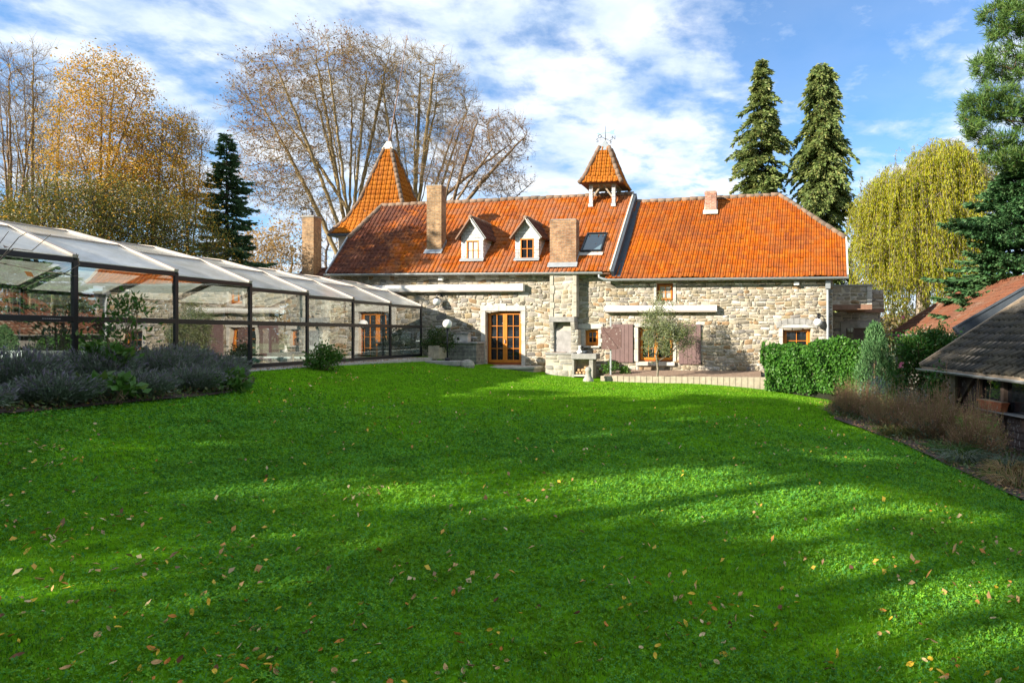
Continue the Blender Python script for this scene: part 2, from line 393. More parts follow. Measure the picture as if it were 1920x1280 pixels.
def grass_mat(name, cols, patch):
    m, nt, b = new_mat(name); co = obj_co(nt); k = len(cols)
    c = ramp(nt, isl(nt), [((i + 0.5) / k, q) for i, q in enumerate(cols)])
    pn = noise(nt, co, 0.55, 5, 0.6, 0.4)
    c = mix(nt, ramp(nt, pn, [(0.52, 0.0), (0.72, 0.55)]), c, patch)
    c = mix(nt, 1.0, c, ramp(nt, noise(nt, co, 2.2, 4, 0.6), [(0.3, 0.70), (0.7, 1.2)]), 'MULTIPLY')
    nt.links.new(c, b.inputs['Base Color']); b.inputs['Roughness'].default_value = 0.6; b.inputs['Specular IOR Level'].default_value = 0.0
    t = nd(nt, 'ShaderNodeBsdfTranslucent'); nt.links.new(c, t.inputs[0])
    ms = nd(nt, 'ShaderNodeMixShader'); ms.inputs[0].default_value = 0.2
    nt.links.new(b.outputs[0], ms.inputs[1]); nt.links.new(t.outputs[0], ms.inputs[2])
    nt.links.new(ms.outputs[0], nt.nodes['Material Output'].inputs[0])
    return m
GR = [(0.082, 0.250, 0.018), (0.179, 0.370, 0.021), (0.123, 0.310, 0.021), (0.246, 0.410, 0.030), (0.051, 0.180, 0.018), (0.174, 0.330, 0.045)]
M['grass'] = grass_mat('lawn grass', GR, (0.25, 0.32, 0.030))
M['clover'] = grass_mat('clover leaves', [(0.077, 0.260, 0.024), (0.130, 0.330, 0.027), (0.197, 0.400, 0.033), (0.048, 0.200, 0.045), (0.110, 0.300, 0.068)], (0.17, 0.35, 0.010))
M['lawn'] = simple('lawn soil and thatch', (0.090, 0.240, 0.006), 0.95, var=0.45, scale=5, bmp=0.6, spec=0.0)
M['field'] = simple('rough field', (0.10, 0.13, 0.035), 0.95, var=0.4, scale=0.3, bmp=0.4)

# ------------------------------------------------------------------ terrain
def sstep(x, a, b):
    t = np.clip((x - a) / (b - a), 0, 1); return t * t * (3 - 2 * t)
def ground(X, Y):
    X = np.asarray(X, dtype=float); Y = np.asarray(Y, dtype=float)
    xl = np.clip(X, -10.1, 0); xr = np.clip(X, 0, 9)
    z = 0.0072 * xl * xl - 0.02 * xr - 0.016 * xr * xr
    z = z - 0.0062 * np.clip(Y - 3, 0, 22) * sstep(X, -9, -3.5) * (1 - sstep(X, 4, 8))
    return z
def gz(x, y): return float(ground(x, y))
def pool_x(Y): return -11.37 + 0.115 * (Y - 12.1)

def grid_mesh(name, xs, ys, zf, mat):
    XX, YY = np.meshgrid(xs, ys); ZZ = zf(XX, YY)
    V = np.stack([XX, YY, ZZ], -1).reshape(-1, 3)
    nx, ny = len(xs), len(ys)
    i = (np.arange(ny - 1)[:, None] * nx + np.arange(nx - 1)[None]).ravel()
    Fq = np.stack([i, i + 1, i + nx + 1, i + nx], -1)
    return link(name, npmesh(name, V, Fq, True), mat)
def far_z(X, Y):
    z = ground(X, Y); d = np.sqrt(X * X + (Y - 10) ** 2)
    return z - 0.01 + 0.0 * d
lawn_o = grid_mesh('lawn', np.linspace(-13.0, 12.0, 120), np.linspace(-6, 27.5, 150), lambda X, Y: ground(X, Y), M['lawn']); tag(lawn_o, kind='structure')
fx = np.concatenate([[-900, -400, -200, -100, -60], np.linspace(-45, 45, 60), [60, 100, 200, 400, 900]])
fy = np.concatenate([[-300, -100, -40], np.linspace(-20, 80, 60), [120, 200, 400, 800, 1500]])
g = grid_mesh('ground', fx, fy, lambda X, Y: ground(X, Y) - 0.06, M['field']); tag(g, kind='structure')

# lawn outline (x, y on the ground)
TE = 0.55     # paving strip in front of the enclosure
LAWN = [(-9.9, -4), (-9.5, 4), (-9.25, 8.3), (-8.8, 12), (-9.35, 13.8), (-10.25, 14.8),
        (pool_x(15) + TE, 15.0), (pool_x(22.8) + TE, 22.8), (-8.6, 24.0), (-7.9, 24.6), (-5.2, 25.0), (-4.7, 24.6), (-3.3, 23.2), (2.9, 22.6),
        (2.95, 21.9), (6.05, 21.35), (4.72, 18.45), (3.74, 15.0), (4.28, 11.85), (4.27, 7.65), (4.7, 4), (5.2, -4)]
def inside(poly, X, Y):
    r = np.zeros(len(X), bool); n = len(poly)
    for i in range(n):
        x1, y1 = poly[i]; x2, y2 = poly[(i + 1) % n]
        c = ((y1 > Y) != (y2 > Y)) & (X < (x2 - x1) * (Y - y1) / (y2 - y1 + 1e-12) + x1)
        r ^= c
    return r
def poly_sheet(name, poly, mat, dz, step=0.35):
    """a sheet over the terrain, following it"""
    bm = bmesh.new()
    xs = [p[0] for p in poly]; ys = [p[1] for p in poly]
    f = bm.faces.new([bm.verts.new((x, y, 0)) for x, y in poly])
    x = math.floor(min(xs) / step) * step
    while x < max(xs):
        x += step
        bmesh.ops.bisect_plane(bm, geom=bm.verts[:] + bm.edges[:] + bm.faces[:], plane_co=(x, 0, 0), plane_no=(1, 0, 0))
    y = math.floor(min(ys) / step) * step
    while y < max(ys):
        y += step
        bmesh.ops.bisect_plane(bm, geom=bm.verts[:] + bm.edges[:] + bm.faces[:], plane_co=(0, y, 0), plane_no=(0, 1, 0))
    for v in bm.verts: v.co.z = gz(v.co.x, v.co.y) + dz + 0.012 * math.sin(v.co.x * 5.1) * math.sin(v.co.y * 4.3)
    bmesh.ops.recalc_face_normals(bm, faces=bm.faces)
    me = bpy.data.meshes.new(name); bm.to_mesh(me); bm.free()
    return link(name, me, mat)
bed_l = [(-13.5, 2), (-9.2, 2), (-8.9, 8.3), (-8.45, 12), (-9.1, 13.7), (-10.1, 14.7), (-10.6, 14.9), (-11.1, 12.1), (-12.3, 4)]
o = poly_sheet('flower_bed', bed_l, M['soil'], 0.035); tag(o, kind='structure')
bed_r = [(6.0, 21.4), (4.6, 18.5), (3.6, 15.0), (4.15, 11.85), (4.15, 7.65), (4.6, 2), (8.6, 2), (8.6, 22)]
o = poly_sheet('flower_bed', bed_r, M['soil'], 0.035); tag(o, kind='structure')

# ------------------------------------------------------------------ vegetation tools
def unit(a): return a / np.maximum(np.linalg.norm(a, axis=-1, keepdims=True), 1e-9)
def tubes(P0, P1, R0, R1, k=4):
    """separate tapered prisms, one per segment"""
    P0 = np.asarray(P0, float); P1 = np.asarray(P1, float); n = len(P0)
    d = unit(P1 - P0); ref = np.array([0.31, 0.52, 0.79])
    x = np.cross(d, ref); x = unit(x); y = np.cross(d, x)
    ang = np.arange(k) * 2 * np.pi / k
    ring = x[:, None] * np.cos(ang)[None, :, None] + y[:, None] * np.sin(ang)[None, :, None]
    V = np.concatenate([P0[:, None] + ring * np.reshape(R0, (-1, 1, 1)), P1[:, None] + ring * np.reshape(R1, (-1, 1, 1))], 1).reshape(-1, 3)
    b = (np.arange(n) * 2 * k)[:, None]; i = np.arange(k)[None]; j = (np.arange(k)[None] + 1) % k
    Fq = np.stack([b + i, b + j, b + k + j, b + k + i], -1).reshape(-1, 4)
    return V, Fq
def cards(P, size, r, aspect=0.5, axis=None, spread=1.0, fold=0.12):
    """leaf shaped rhombs at P; axis: preferred long direction"""
    P = np.asarray(P, float); n = len(P)
    d = r.normal(size=(n, 3))
    if axis is not None: d = unit(d) * spread + np.asarray(axis)
    d = unit(d)
    s = unit(np.cross(d, r.normal(size=(n, 3))))
    nn = np.cross(d, s)
    L = np.broadcast_to(np.asarray(size, float), (n,)) * r.uniform(0.7, 1.3, n); W = L * aspect
    L = L[:, None]; W = W[:, None]
    V = np.stack([P, P + d * L * 0.45 + s * W / 2 + nn * L * fold, P + d * L, P + d * L * 0.45 - s * W / 2 + nn * L * fold], 1).reshape(-1, 3)
    Fq = np.arange(n * 4).reshape(-1, 4)
    return V, Fq
def join(parts):
    Vs, Fs, o = [], [], 0
    for V, Fq in parts:
        Vs.append(V); Fs.append(Fq + o); o += len(V)
    return np.concatenate(Vs), np.concatenate(Fs)
def ell(r, n, c, rad, hollow=0.0):
    d = unit(r.normal(size=(n, 3))); q = r.uniform(hollow ** 3, 1, n) ** (1 / 3)
    return np.asarray(c) + d * q[:, None] * np.asarray(rad)
def colonize(r, trunk, att, step, di, dk, iters=120, up=0.0, wob=0.15, par0=None):
    P = [np.asarray(p, float) for p in trunk]; par = list(par0) if par0 is not None else [-1] + list(range(len(trunk) - 1))
    nch = [0] * len(P); A = att.copy()
    arr = np.array(P); d2 = np.full(len(A), 1e18); ix = np.zeros(len(A), int)
    D = ((A[:, None] - arr[None]) ** 2).sum(-1); ix = D.argmin(1); d2 = D.min(1)
    for it in range(iters):
        if len(A) == 0: break
        act = d2 < di * di
        if not act.any(): act = d2 <= np.partition(d2, min(5, len(d2) - 1))[min(5, len(d2) - 1)]
        w = unit(A[act] - np.array(P)[ix[act]])
        ids, inv = np.unique(ix[act], return_inverse=True)
        acc = np.zeros((len(ids), 3)); np.add.at(acc, inv, w)
        acc = unit(acc) + r.normal(size=acc.shape) * wob; acc[:, 2] += up; acc = unit(acc)
        new = []
        for q, i in enumerate(ids):
            if nch[i] >= 3: continue
            if nch[i] and r.random() < 0.25: continue
            p = P[i] + acc[q] * step
            new.append(p); P.append(p); par.append(int(i)); nch.append(0); nch[i] += 1
        if not new:
            bad = np.isin(ix, ids) & act
            A, d2, ix = A[~bad], d2[~bad], ix[~bad]; continue
        nw = np.array(new); base = len(P) - len(nw)
        D = ((A[:, None] - nw[None]) ** 2).sum(-1); m = D.min(1); am = D.argmin(1)
        b = m < d2; d2 = np.where(b, m, d2); ix = np.where(b, am + base, ix)
        keep = d2 > dk * dk
        A, d2, ix = A[keep], d2[keep], ix[keep]
    return np.array(P), np.array(par)
def skeleton(P, par, r0, expo=2.4, rmax=None):
    n = len(P); acc = np.zeros(n); rad = np.zeros(n); term = np.ones(n, bool)
    for i in range(n - 1, -1, -1):
        rad[i] = max(acc[i], r0 ** expo) ** (1 / expo)
        if par[i] >= 0: acc[par[i]] += rad[i] ** expo; term[par[i]] = False
    if rmax and rad[0] > 0:
        e = math.log(rmax / r0) / max(1e-6, math.log(rad.max() / r0)); rad = r0 * (rad / r0) ** e
        rad = r0 + (rmax - r0) * np.clip((rad - r0) / (rad.max() - r0), 0, 1) ** 1.05
    return rad, term
def wood(P, par, rad, kbig=7):
    """tubes along the skeleton; thick limbs get more sides"""
    i = np.where(par >= 0)[0]; j = par[i]
    main = np.zeros(len(P)) - 1
    best = {}
    for a, b in zip(i, j):
        if b not in best or rad[a] > rad[best[b]]: best[b] = a
    ism = np.array([best[b] == a for a, b in zip(i, j)])
    r1 = rad[i]; r0 = np.where(ism, rad[j], np.minimum(rad[j], r1 * 1.25))
    d = unit(P[i] - P[j]); ext = d * (r1[:, None] * 0.6)
    out = []
    big = r1 > 0.05
    for m, k in ((big, kbig), (~big, 4)):
        if m.any(): out.append(tubes(P[j][m], (P[i] + ext)[m], r0[m], r1[m], k))
    return join(out)
def twigs(r, P0, D0, L, rad, side=3, up=0.2, spread=0.7):
    """two generations of twigs from points P0 with directions D0"""
    n = len(P0)
    d = unit(unit(D0) + r.normal(size=(n, 3)) * spread * 0.6 + np.array([0, 0, up]))
    l = L * r.uniform(0.6, 1.3, (n, 1)); mid = P0 + d * l * 0.5
    d2 = unit(d + r.normal(size=(n, 3)) * 0.25 + np.array([0, 0, up * 0.5])); end = mid + d2 * l * 0.5
    segs = [tubes(P0, mid, np.full(n, rad), np.full(n, rad * 0.75), 3), tubes(mid, end, np.full(n, rad * 0.75), np.full(n, rad * 0.35), 3)]
    tips = [end]
    for s in range(side):
        t = r.uniform(0.2, 1.0, (n, 1)); b = np.where(t < 0.5, P0 + (mid - P0) * t * 2, mid + (end - mid) * (t * 2 - 1))
        dd = unit(d + r.normal(size=(n, 3)) * spread + np.array([0, 0, up])); e = b + dd * l * r.uniform(0.3, 0.6, (n, 1))
        segs.append(tubes(b, e, np.full(n, rad * 0.65), np.full(n, rad * 0.3), 3)); tips.append(e)
    V, Fq = join(segs)
    return V, Fq, np.concatenate(tips)
def trunk_line(base, top, n=6, bend=0.1, r=rng):
    b = np.asarray(base, float); t = np.asarray(top, float)
    s = np.linspace(0, 1, n)[:, None]
    w = np.sin(s * np.pi) * r.normal(size=(1, 3)) * bend
    return list(b + (t - b) * s + w)
def broadleaf(name, label, cat, base, blobs, fork, natt=900, step=0.45, di=4.0, dk=0.7, rmax=0.25, r0=0.012, barkm=None, twl=0.6, twr=0.008, ntw=2, side=3,
              leaves=None, group=None, up=0.05, seed=1, twup=0.2, limbs=0, limb_from=0.5):
    """blobs: list of (centre, radii, share); leaves: list of dicts(n, size, mat, aspect, jitter, where)"""
    r = np.random.default_rng(seed)
    base = np.asarray(base, float)
    tot = sum(b[2] for b in blobs)
    att = np.concatenate([ell(r, max(8, int(natt * b[2] / tot)), b[0], b[1], 0.25) for b in blobs])
    tr = trunk_line(base - np.array([0, 0, 0.4]), fork, max(3, int(np.linalg.norm(np.asarray(fork) - base) / step)), 0.15, r)
    par0 = None
    if limbs:      # long ascending limbs from the trunk to the top of the crown
        par0 = [-1] + list(range(len(tr) - 1)); nt_ = len(tr)
        cand = att[np.argsort(-(att[:, 2] + r.normal(size=len(att)) * 1.5))[:max(limbs * 3, len(att) // 3)]]
        ends = [cand[r.integers(0, len(cand))]]
        while len(ends) < limbs:
            c_ = cand[r.integers(0, len(cand), 40)]; dmin = np.min(np.linalg.norm(c_[:, None] - np.array(ends)[None], axis=2), 1); ends.append(c_[dmin.argmax()])
        for e in ends:
            j = int(nt_ * r.uniform(limb_from, .999)); b0 = tr[j]
            c1 = b0 + (e - b0) * np.array((.30, .30, .36)); c2 = b0 + (e - b0) * np.array((.66, .66, .70))
            m_ = max(4, int(np.linalg.norm(e - b0) * 1.12 / step)); last = j
            for q in np.linspace(0, 1, m_ + 1)[1:]:
                p_ = (1 - q) ** 3 * b0 + 3 * (1 - q) ** 2 * q * c1 + 3 * (1 - q) * q * q * c2 + q ** 3 * e + r.normal(size=3) * step * .045
                tr.append(p_); par0.append(last); last = len(tr) - 1
    P, par = colonize(r, tr, att, step, di, dk, up=up, par0=par0)
    rad, term = skeleton(P, par, r0, 2.4, rmax)
    t = thing(name, label, cat, tuple(base), 0, group)
    parts = [wood(P, par, rad)]
    ti = np.where((rad < r0 * 2.2) & (par >= 0))[0]
    ti = np.repeat(ti, ntw)
    tips = P[ti]
    if len(ti):
        D0 = P[ti] - P[par[ti]]
        fr = r.uniform(0, 1, (len(ti), 1)); P0 = P[par[ti]] + D0 * fr
        V, Fq, tips = twigs(r, P0, D0, twl, twr, side, twup); parts.append((V, Fq))
    V, Fq = join(parts)
    link('trunk', npmesh('trunk', V - base, Fq), barkm, t)
    for lf in leaves or []:
        tp = tips
        if lf.get('where') is not None:
            tp = tips[lf['where'](tips)]
            if len(tp) == 0: continue
        pk = tp[r.integers(0, len(tp), lf['n'])] + r.normal(size=(lf['n'], 3)) * lf.get('jitter', 0.12)
        V, Fq = cards(pk, lf['size'], r, lf.get('aspect', 0.6), lf.get('axis'), lf.get('spread', 1.0))
        link('crown', npmesh('crown', V - base, Fq), lf['mat'], t)
    return t

# ------------------------------------------------------------------ the farmhouse
def proj(p):
    w = H(*p); return CX + F * w.x / w.y, HY - F * (w.z - EYE) / w.y
def bil(c, s, t):
    A, B, C, D = c
    return (A * (1 - s) + B * s) * (1 - t) + (C * (1 - s) + D * s) * t
def roof_hit(c, x, y):
    s, t = 0.5, 0.5
    for _ in range(12):
        p = np.array(proj(bil(c, s, t))); e = 1e-4
        js = (np.array(proj(bil(c, s + e, t))) - p) / e; jt = (np.array(proj(bil(c, s, t + e))) - p) / e
        d = np.linalg.solve(np.stack([js, jt], 1), np.array([x, y]) - p); s += d[0]; t += d[1]
    return s, t, bil(c, s, t)
def pv(x, y, v): u, z = hpx(x, y, v); return Vector((u, v, z))

VR, VE, VB = 3.2, -0.35, 6.4
LA, LB = pv(613, 512.5, VE), pv(1143, 508.5, VE)
LD = pv(1187, 363.5, VR); LRE = pv(717, 385.5, VR)
LC = Vector((-15.2, VR, LRE.z + (LRE.z - LD.z) * (-15.2 - LRE.x) / (LRE.x - LD.x)))
RL = (LA, LB, LC, LD)
RA, RB = pv(1134, 521.5, VE), pv(1588, 517.5, VE)
RC_, RRE = pv(1186, 379.5, VR), pv(1461, 365.5, VR)
RDx = pv(1581, 364, VR)
RD = Vector((RDx.x, VR, RRE.z + (RRE.z - RC_.z) * (RDx.x - RRE.x) / (RRE.x - RC_.x)))
RR = (RA, RB, RC_, RD)

def tile_field(c, ncol, nrow, seed, clip=None, lift=0.019, prof=None):
    r = np.random.default_rng(seed)
    prof = prof or [(0, -0.030), (0.05, 0.016), (0.12, 0.034), (0.22, 0.036), (0.30, 0.016), (0.36, -0.002), (0.66, -0.006), (0.95, 0.000), (1.0, -0.030)]
    A, B, C, D = [np.array(q) for q in c]
    nrm = np.cross(B - A, C - A); nrm /= np.linalg.norm(nrm)
    if nrm[2] < 0: nrm = -nrm
    pc = np.array([p[0] for p in prof]); ph = np.array([p[1] for p in prof]); k = len(pc)
    I, J = np.meshgrid(np.arange(nrow), np.arange(ncol), indexing='ij')
    jit = r.normal(size=I.shape) * 0.0055; jt = r.normal(size=I.shape) * 0.0022
    wav = 0.006 * np.sin(J * 0.31 + I * 0.2) + 0.004 * np.sin(J * 0.9)
    out = []
    for lvl, (dt, dh) in enumerate(((0.0, -0.012), (0.0, lift), (1.06, 0.0))):
        s = (J[..., None] + pc) / ncol + 0 * I[..., None]
        t = ((I + dt)[..., None] + wav[..., None]) / nrow + jt[..., None]
        if lvl == 2: t = np.minimum(t, 1.0)
        s = s[..., None]; t = t[..., None]
        P = (A * (1 - s) + B * s) * (1 - t) + (C * (1 - s) + D * s) * t
        sag = (0.022 * np.sin(s * 11 + t * 3 + seed) + 0.014 * np.sin(s * 23 - t * 5)) * min(1.0, ncol / 40)
        P = P + nrm * ((ph + dh + jit[..., None])[..., None] + sag)
        out.append(P)
    V = np.stack(out, 2).reshape(-1, 3)          # rows, cols, level, k
    n = nrow * ncol; b = (np.arange(n) * 3 * k)[:, None, None]
    lv = (np.arange(2) * k)[None, :, None]; q = np.arange(k - 1)[None, None]
    Fq = np.stack([b + lv + q, b + lv + q + 1, b + lv + k + q + 1, b + lv + k + q], -1).reshape(-1, 4)
    me = npmesh('tiles', V, Fq)
    if clip:
        bm = bmesh.new(); bm.from_mesh(me)
        for co, no in clip:      # keeps the side the normal points away from
            bmesh.ops.bisect_plane(bm, geom=bm.verts[:] + bm.edges[:] + bm.faces[:], plane_co=co, plane_no=no, clear_outer=True)
        bm.to_mesh(me); bm.free()
    return me
def ridge_run(mb, p0, p1, r=0.11, piece=0.36):
    p0 = Vector(p0); p1 = Vector(p1); n = max(2, round((p1 - p0).length / piece)); d = (p1 - p0) / n
    for i in range(n):
        j = Vector((0, 0, random.uniform(-0.016, 0.014)))
        mb.tube([p0 + d * i + j, p0 + d * (i + 1.12) + j], [r * 1.06, r * 0.9], 9)
def vplane(a, b, outward):
    d = (b - a); n = Vector((d.y, -d.x, 0)).normalized()
    if n.dot(outward) < 0: n = -n
    return a, n

house = thing('farmhouse', 'long stone farmhouse with orange tiled roof, bell turret and dormers behind the lawn', 'house', H(0, 0, 0), HR)

# openings in the front wall, in photo pixels
OPEN = {'door': (911, 583, 978, 684), 'small': (1097, 617, 1122, 648), 'big': (1197, 613, 1262, 678), 'upper': (1231, 531, 1262, 564), 'right': (1468, 615, 1520, 664)}
HOLES = []
for q in OPEN.values():
    u0, z1 = hpx(q[0], q[1]); u1, z0 = hpx(q[2], q[3]); HOLES.append((u0, u1, z0, z1))
UL, UM, UR = hu(619), hu(1136), hu(1561)
ZB = -0.9
ZTL, ZTR = LA.z - 0.05, RA.z - 0.05
def wall_cells(mb, u0, u1, z0, z1, v0, v1, holes):
    us = sorted({u0, u1, *[h[0] for h in holes], *[h[1] for h in holes]}); zs = sorted({z0, z1, *[h[2] for h in holes], *[h[3] for h in holes]})
    us = [u for u in us if u0 <= u <= u1]; zs = [z for z in zs if z0 <= z <= z1]
    for a, b in zip(us, us[1:]):
        for c, d in zip(zs, zs[1:]):
            m, k = (a + b) / 2, (c + d) / 2
            if any(h[0] < m < h[1] and h[2] < k < h[3] for h in holes): continue
            mb.box(a, b, v0, v1, c, d)
def stones(r, u0, u1, z0, z1, v, holes, hh=(0.10, 0.25), ww=(0.16, 0.52), warp=0.03, gap=0.009, dep=0.020):
    """courses of rubble facing -v; every stone is its own rounded block"""
    V, Q, O = [], [], []
    z = z0
    f = lambda u, zq: (warp * math.sin(u * 3.1 + zq * 2.3) + warp * 0.7 * math.sin(u * 1.3 - zq * 5.2), warp * math.sin(u * 2.2 + zq * 1.1) + warp * 0.8 * math.sin(u * 5.3 + zq * 3.0 + 1))
    while z < z1 - 0.03:
        h = min(r.uniform(*hh), z1 - z)
        if z1 - z - h < 0.07: h = z1 - z
        iv = [(u0, u1)]
        for a, b, c, d in holes:
            if c < z + h * 0.55 and d > z + h * 0.45:
                nv = []
                for p, q in iv:
                    if b <= p or a >= q: nv.append((p, q)); continue
                    if a > p: nv.append((p, a))
                    if b < q: nv.append((b, q))
                iv = nv
        for p, q in iv:
            u = p
            while u < q - 0.02:
                w = min(r.uniform(*ww) * (0.7 + h * 2.2), q - u)
                if q - u - w < 0.10: w = q - u
                sub = [(z, z + h)]
                if h > 0.19 and r.random() < 0.35:
                    m = z + h * r.uniform(0.4, 0.6); sub = [(z, m), (m, z + h)]
                for za, zb in sub:
                    a, b = u + gap, u + w - gap; c, d = za + gap, zb - gap
                    if b - a < 0.03 or d - c < 0.02: continue
                    k = min(b - a, d - c)
                    cr = [r.choice((r.uniform(0.04, 0.16), r.uniform(0.15, 0.45))) * k for _ in range(4)]
                    pts = [(a + cr[0], c), (b - cr[1], c), (b, c + cr[1] * .8), (b, d - cr[2] * .8), (b - cr[2], d), (a + cr[3], d), (a, d - cr[3] * .8), (a, c + cr[0] * .8)]
                    jit = 0.016 if k > .09 else .008
                    pts = [(x + r.uniform(-jit, jit), y + r.uniform(-jit, jit)) for x, y in pts]
                    pts = [(x + f(x, y)[0], y + f(x, y)[1]) for x, y in pts]
                    mx = sum(x for x, _ in pts) / 8; my = sum(y for _, y in pts) / 8
                    e = dep * r.uniform(0.55, 1.25); o = len(V)
                    tl = (r.uniform(-.15, .15), r.uniform(-.15, .15))
                    for sc, dv in ((1.0, 0.02), (0.985, -e * 0.7), (0.92, -e)):
                        for x, y in pts:
                            V.append((mx + (x - mx) * sc, v + dv + (tl[0] * (x - mx) + tl[1] * (y - my)) * 0.15, my + (y - my) * sc))
                    for l in range(2):
                        for i in range(8):
                            j = (i + 1) % 8; Q.append((o + l * 8 + i, o + l * 8 + j, o + l * 8 + 8 + j, o + l * 8 + 8 + i))
                    O.append(tuple(o + 16 + i for i in range(8)))
                u += w
        z += h
    return npmesh('stones', np.array(V), [np.array(Q), np.array(O)])
sr = np.random.default_rng(11)
mb = MB(); wall_cells(mb, UL, UM, ZB, ZTL, 0, 0.45, HOLES); wall_cells(mb, UM, UR, ZB, ZTR, 0, 0.45, HOLES)
# side and back walls
for uu, zt in ((UL, ZTL), (UR - 0.45, ZTR)):
    mb.box(uu, uu + 0.45, 0.45, VB - 0.45, ZB, zt)
mb.box(UL, UR, VB - 0.45, VB, ZB, ZTR)
wall = mb.build('wall', M['mortar'], house)
link('stonework', stones(sr, UL, UM, ZB + 0.6, ZTL, 0, HOLES, (0.075, 0.22), (0.11, 0.40), 0.045), M['stone'], wall)
link('stonework', stones(sr, UM, UR, ZB + 0.6, ZTR, 0, HOLES, (0.09, 0.21), (0.12, 0.38), 0.018), M['stone'], wall)
# gables
def gable(u, pts, w=0.4):
    MB().prism([(u, a, b) for a, b in pts], (w, 0, 0)).build('gable_wall', M['mortar'], house)

# half hips
LH = roof_hit(RL, 646, 446)[2]; LH = bil(RL, 0, roof_hit(RL, 646, 446)[1])
RHt = roof_hit(RR, 1585, 446)[1]; RH = bil(RR, 1, RHt)
gable(LA.x + 0.1, [(0.45, ZTL - 0.3), (VB - 0.45, ZTL - 0.3), (2 * VR - LH.y, LH.z - 0.12), (LH.y, LH.z - 0.12)])
gable(UR - 0.40, [(0.45, ZTR - 0.3), (VB - 0.45, ZTR - 0.3), (2 * VR - RH.y, RH.z - 0.12), (RH.y, RH.z - 0.12)])
def mir(p): return Vector((p.x, 2 * VR - p.y, p.z))
def roof(name, c, ncol, nrow, mat, seed, clip, outline):
    me = tile_field(c, ncol, nrow, seed, clip)
    ro = link(name, me, mat, house)
    up = (Vector(c[1]) - Vector(c[0])).cross(Vector(c[2]) - Vector(c[0])).normalized()
    if up.z < 0: up = -up
    MB().prism([p - up * 0.10 for p in outline], -up * 0.06).build('underlay', M['brownwood'], ro)
    upm = Vector((up.x, -up.y, up.z))
    MB().prism([mir(p) - upm * 0.03 for p in outline], -upm * 0.09).build('back_slope', mat, ro)
    return ro
outL = [LA, LB, LD, LRE, LH]
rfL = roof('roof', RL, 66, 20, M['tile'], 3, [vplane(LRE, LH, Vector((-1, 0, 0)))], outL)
outR = [RA, RB, RH, RRE, RC_]
rfR = roof('roof', RR, 46, 20, M['tile2'], 4, [vplane(RRE, RH, Vector((1, 0, 0)))], outR)
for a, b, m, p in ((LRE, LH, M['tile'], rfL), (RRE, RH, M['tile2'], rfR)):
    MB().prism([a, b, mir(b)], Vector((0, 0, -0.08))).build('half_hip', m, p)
mb = MB(); ridge_run(mb, LRE, LD); ridge_run(mb, LH, LRE); mb.build('ridge_tiles', M['ridge'], rfL, smooth=True)
mb = MB(); ridge_run(mb, RC_ + Vector((0.1, 0, 0)), RRE); ridge_run(mb, RH, RRE); mb.build('ridge_tiles', M['ridge'], rfR, smooth=True)
# verge boards and the stepped flashing between the two roofs
up = Vector((0, -0.7, 0.7))
mb = MB(); mb.bar(LB + Vector((0.03, 0, 0.02)), LD + Vector((0.03, 0, 0.02)), 0.06, 0.16, up); mb.build('verge_board', M['flash'], rfL)
mb = MB(); mb.bar(LB + Vector((0.12, 0, -0.12)), LD + Vector((0.12, 0, -0.12)), 0.12, 0.30, up)
mb.bar(LB + Vector((0.28, 0.05, -0.21)), LD + Vector((0.26, 0.05, -0.25)), 0.26, 0.03, up); mb.build('flashing', M['lead'], rfL)
mb = MB(); mb.bar(LA + Vector((-0.02, 0, 0)), LH + Vector((-0.02, 0, 0)), 0.05, 0.14, up); mb.build('verge_board', M['zinc'], rfL)
mb = MB(); mb.bar(RB + Vector((0.03, 0, 0)), RH + Vector((0.03, 0, 0)), 0.06, 0.16, up); mb.build('verge_board', M['flash'], rfR)
# gutters
def gutter(p0, p1, parent, r=0.072):
    p0 = Vector(p0); p1 = Vector(p1); n = 16; vs, fs = [], []
    prof = [(math.cos(a), math.sin(a)) for a in np.linspace(math.pi, 2 * math.pi, 9)] + [(0.88 * math.cos(a), 0.88 * math.sin(a)) for a in np.linspace(2 * math.pi, math.pi, 9)]
    mb = MB(); mb.prism([p0 + Vector((0, c * r, s * r)) for c, s in prof], p1 - p0)
    mb.tube([p0 + Vector((0, -r, 0.002)), p1 + Vector((0, -r, 0.002))], 0.012, 6)
    L = (p1 - p0).length; k = max(2, int(L / 0.55))
    for i in range(k + 1):
        q = p0 + (p1 - p0) * (i / k)
        pr = [(1.10 * math.cos(a), 1.10 * math.sin(a)) for a in np.linspace(math.pi * 0.98, 2 * math.pi, 9)]
        mb.prism([q + Vector((-0.012, c * r, s * r)) for c, s in pr], (0.024, 0, 0))
    return mb.build('gutter', M['zinc'], parent)
gutter((hu(611, VE), VE - 0.07, LA.z - 0.05), (hu(1130, VE), VE - 0.07, LB.z - 0.05), house)
gutter((hu(1133, VE), VE - 0.07, RA.z - 0.05), (hu(1590, VE), VE - 0.07, RB.z - 0.05), house)
mb = MB()
q = Vector((hu(1124, VE), VE - 0.07, LB.z - 0.13))
mb.tube([q, q + Vector((0, 0, -0.10)), q + Vector((0.14, 0, -0.17)), q + Vector((0.32, 0, -0.19))], 0.05, 10)
mb.build('gutter_outlet', M['zinc'], house, smooth=True)
ud = hu(1552, -0.1)
mb = MB(); mb.tube([(ud, -0.10, ZTR - 0.15), (ud, -0.10, 0.0), (ud, -0.10, -0.6)], 0.058, 12)
for zq in (2.9, 1.6, 0.4): mb.tube([(ud, -0.10, zq), (ud, -0.10, zq + 0.05)], 0.07, 12)
mb.box(ud - 0.09, ud + 0.09, -0.22, -0.02, ZTR - 0.42, ZTR - 0.12)
mb.build('downpipe', M['zinc'], house)

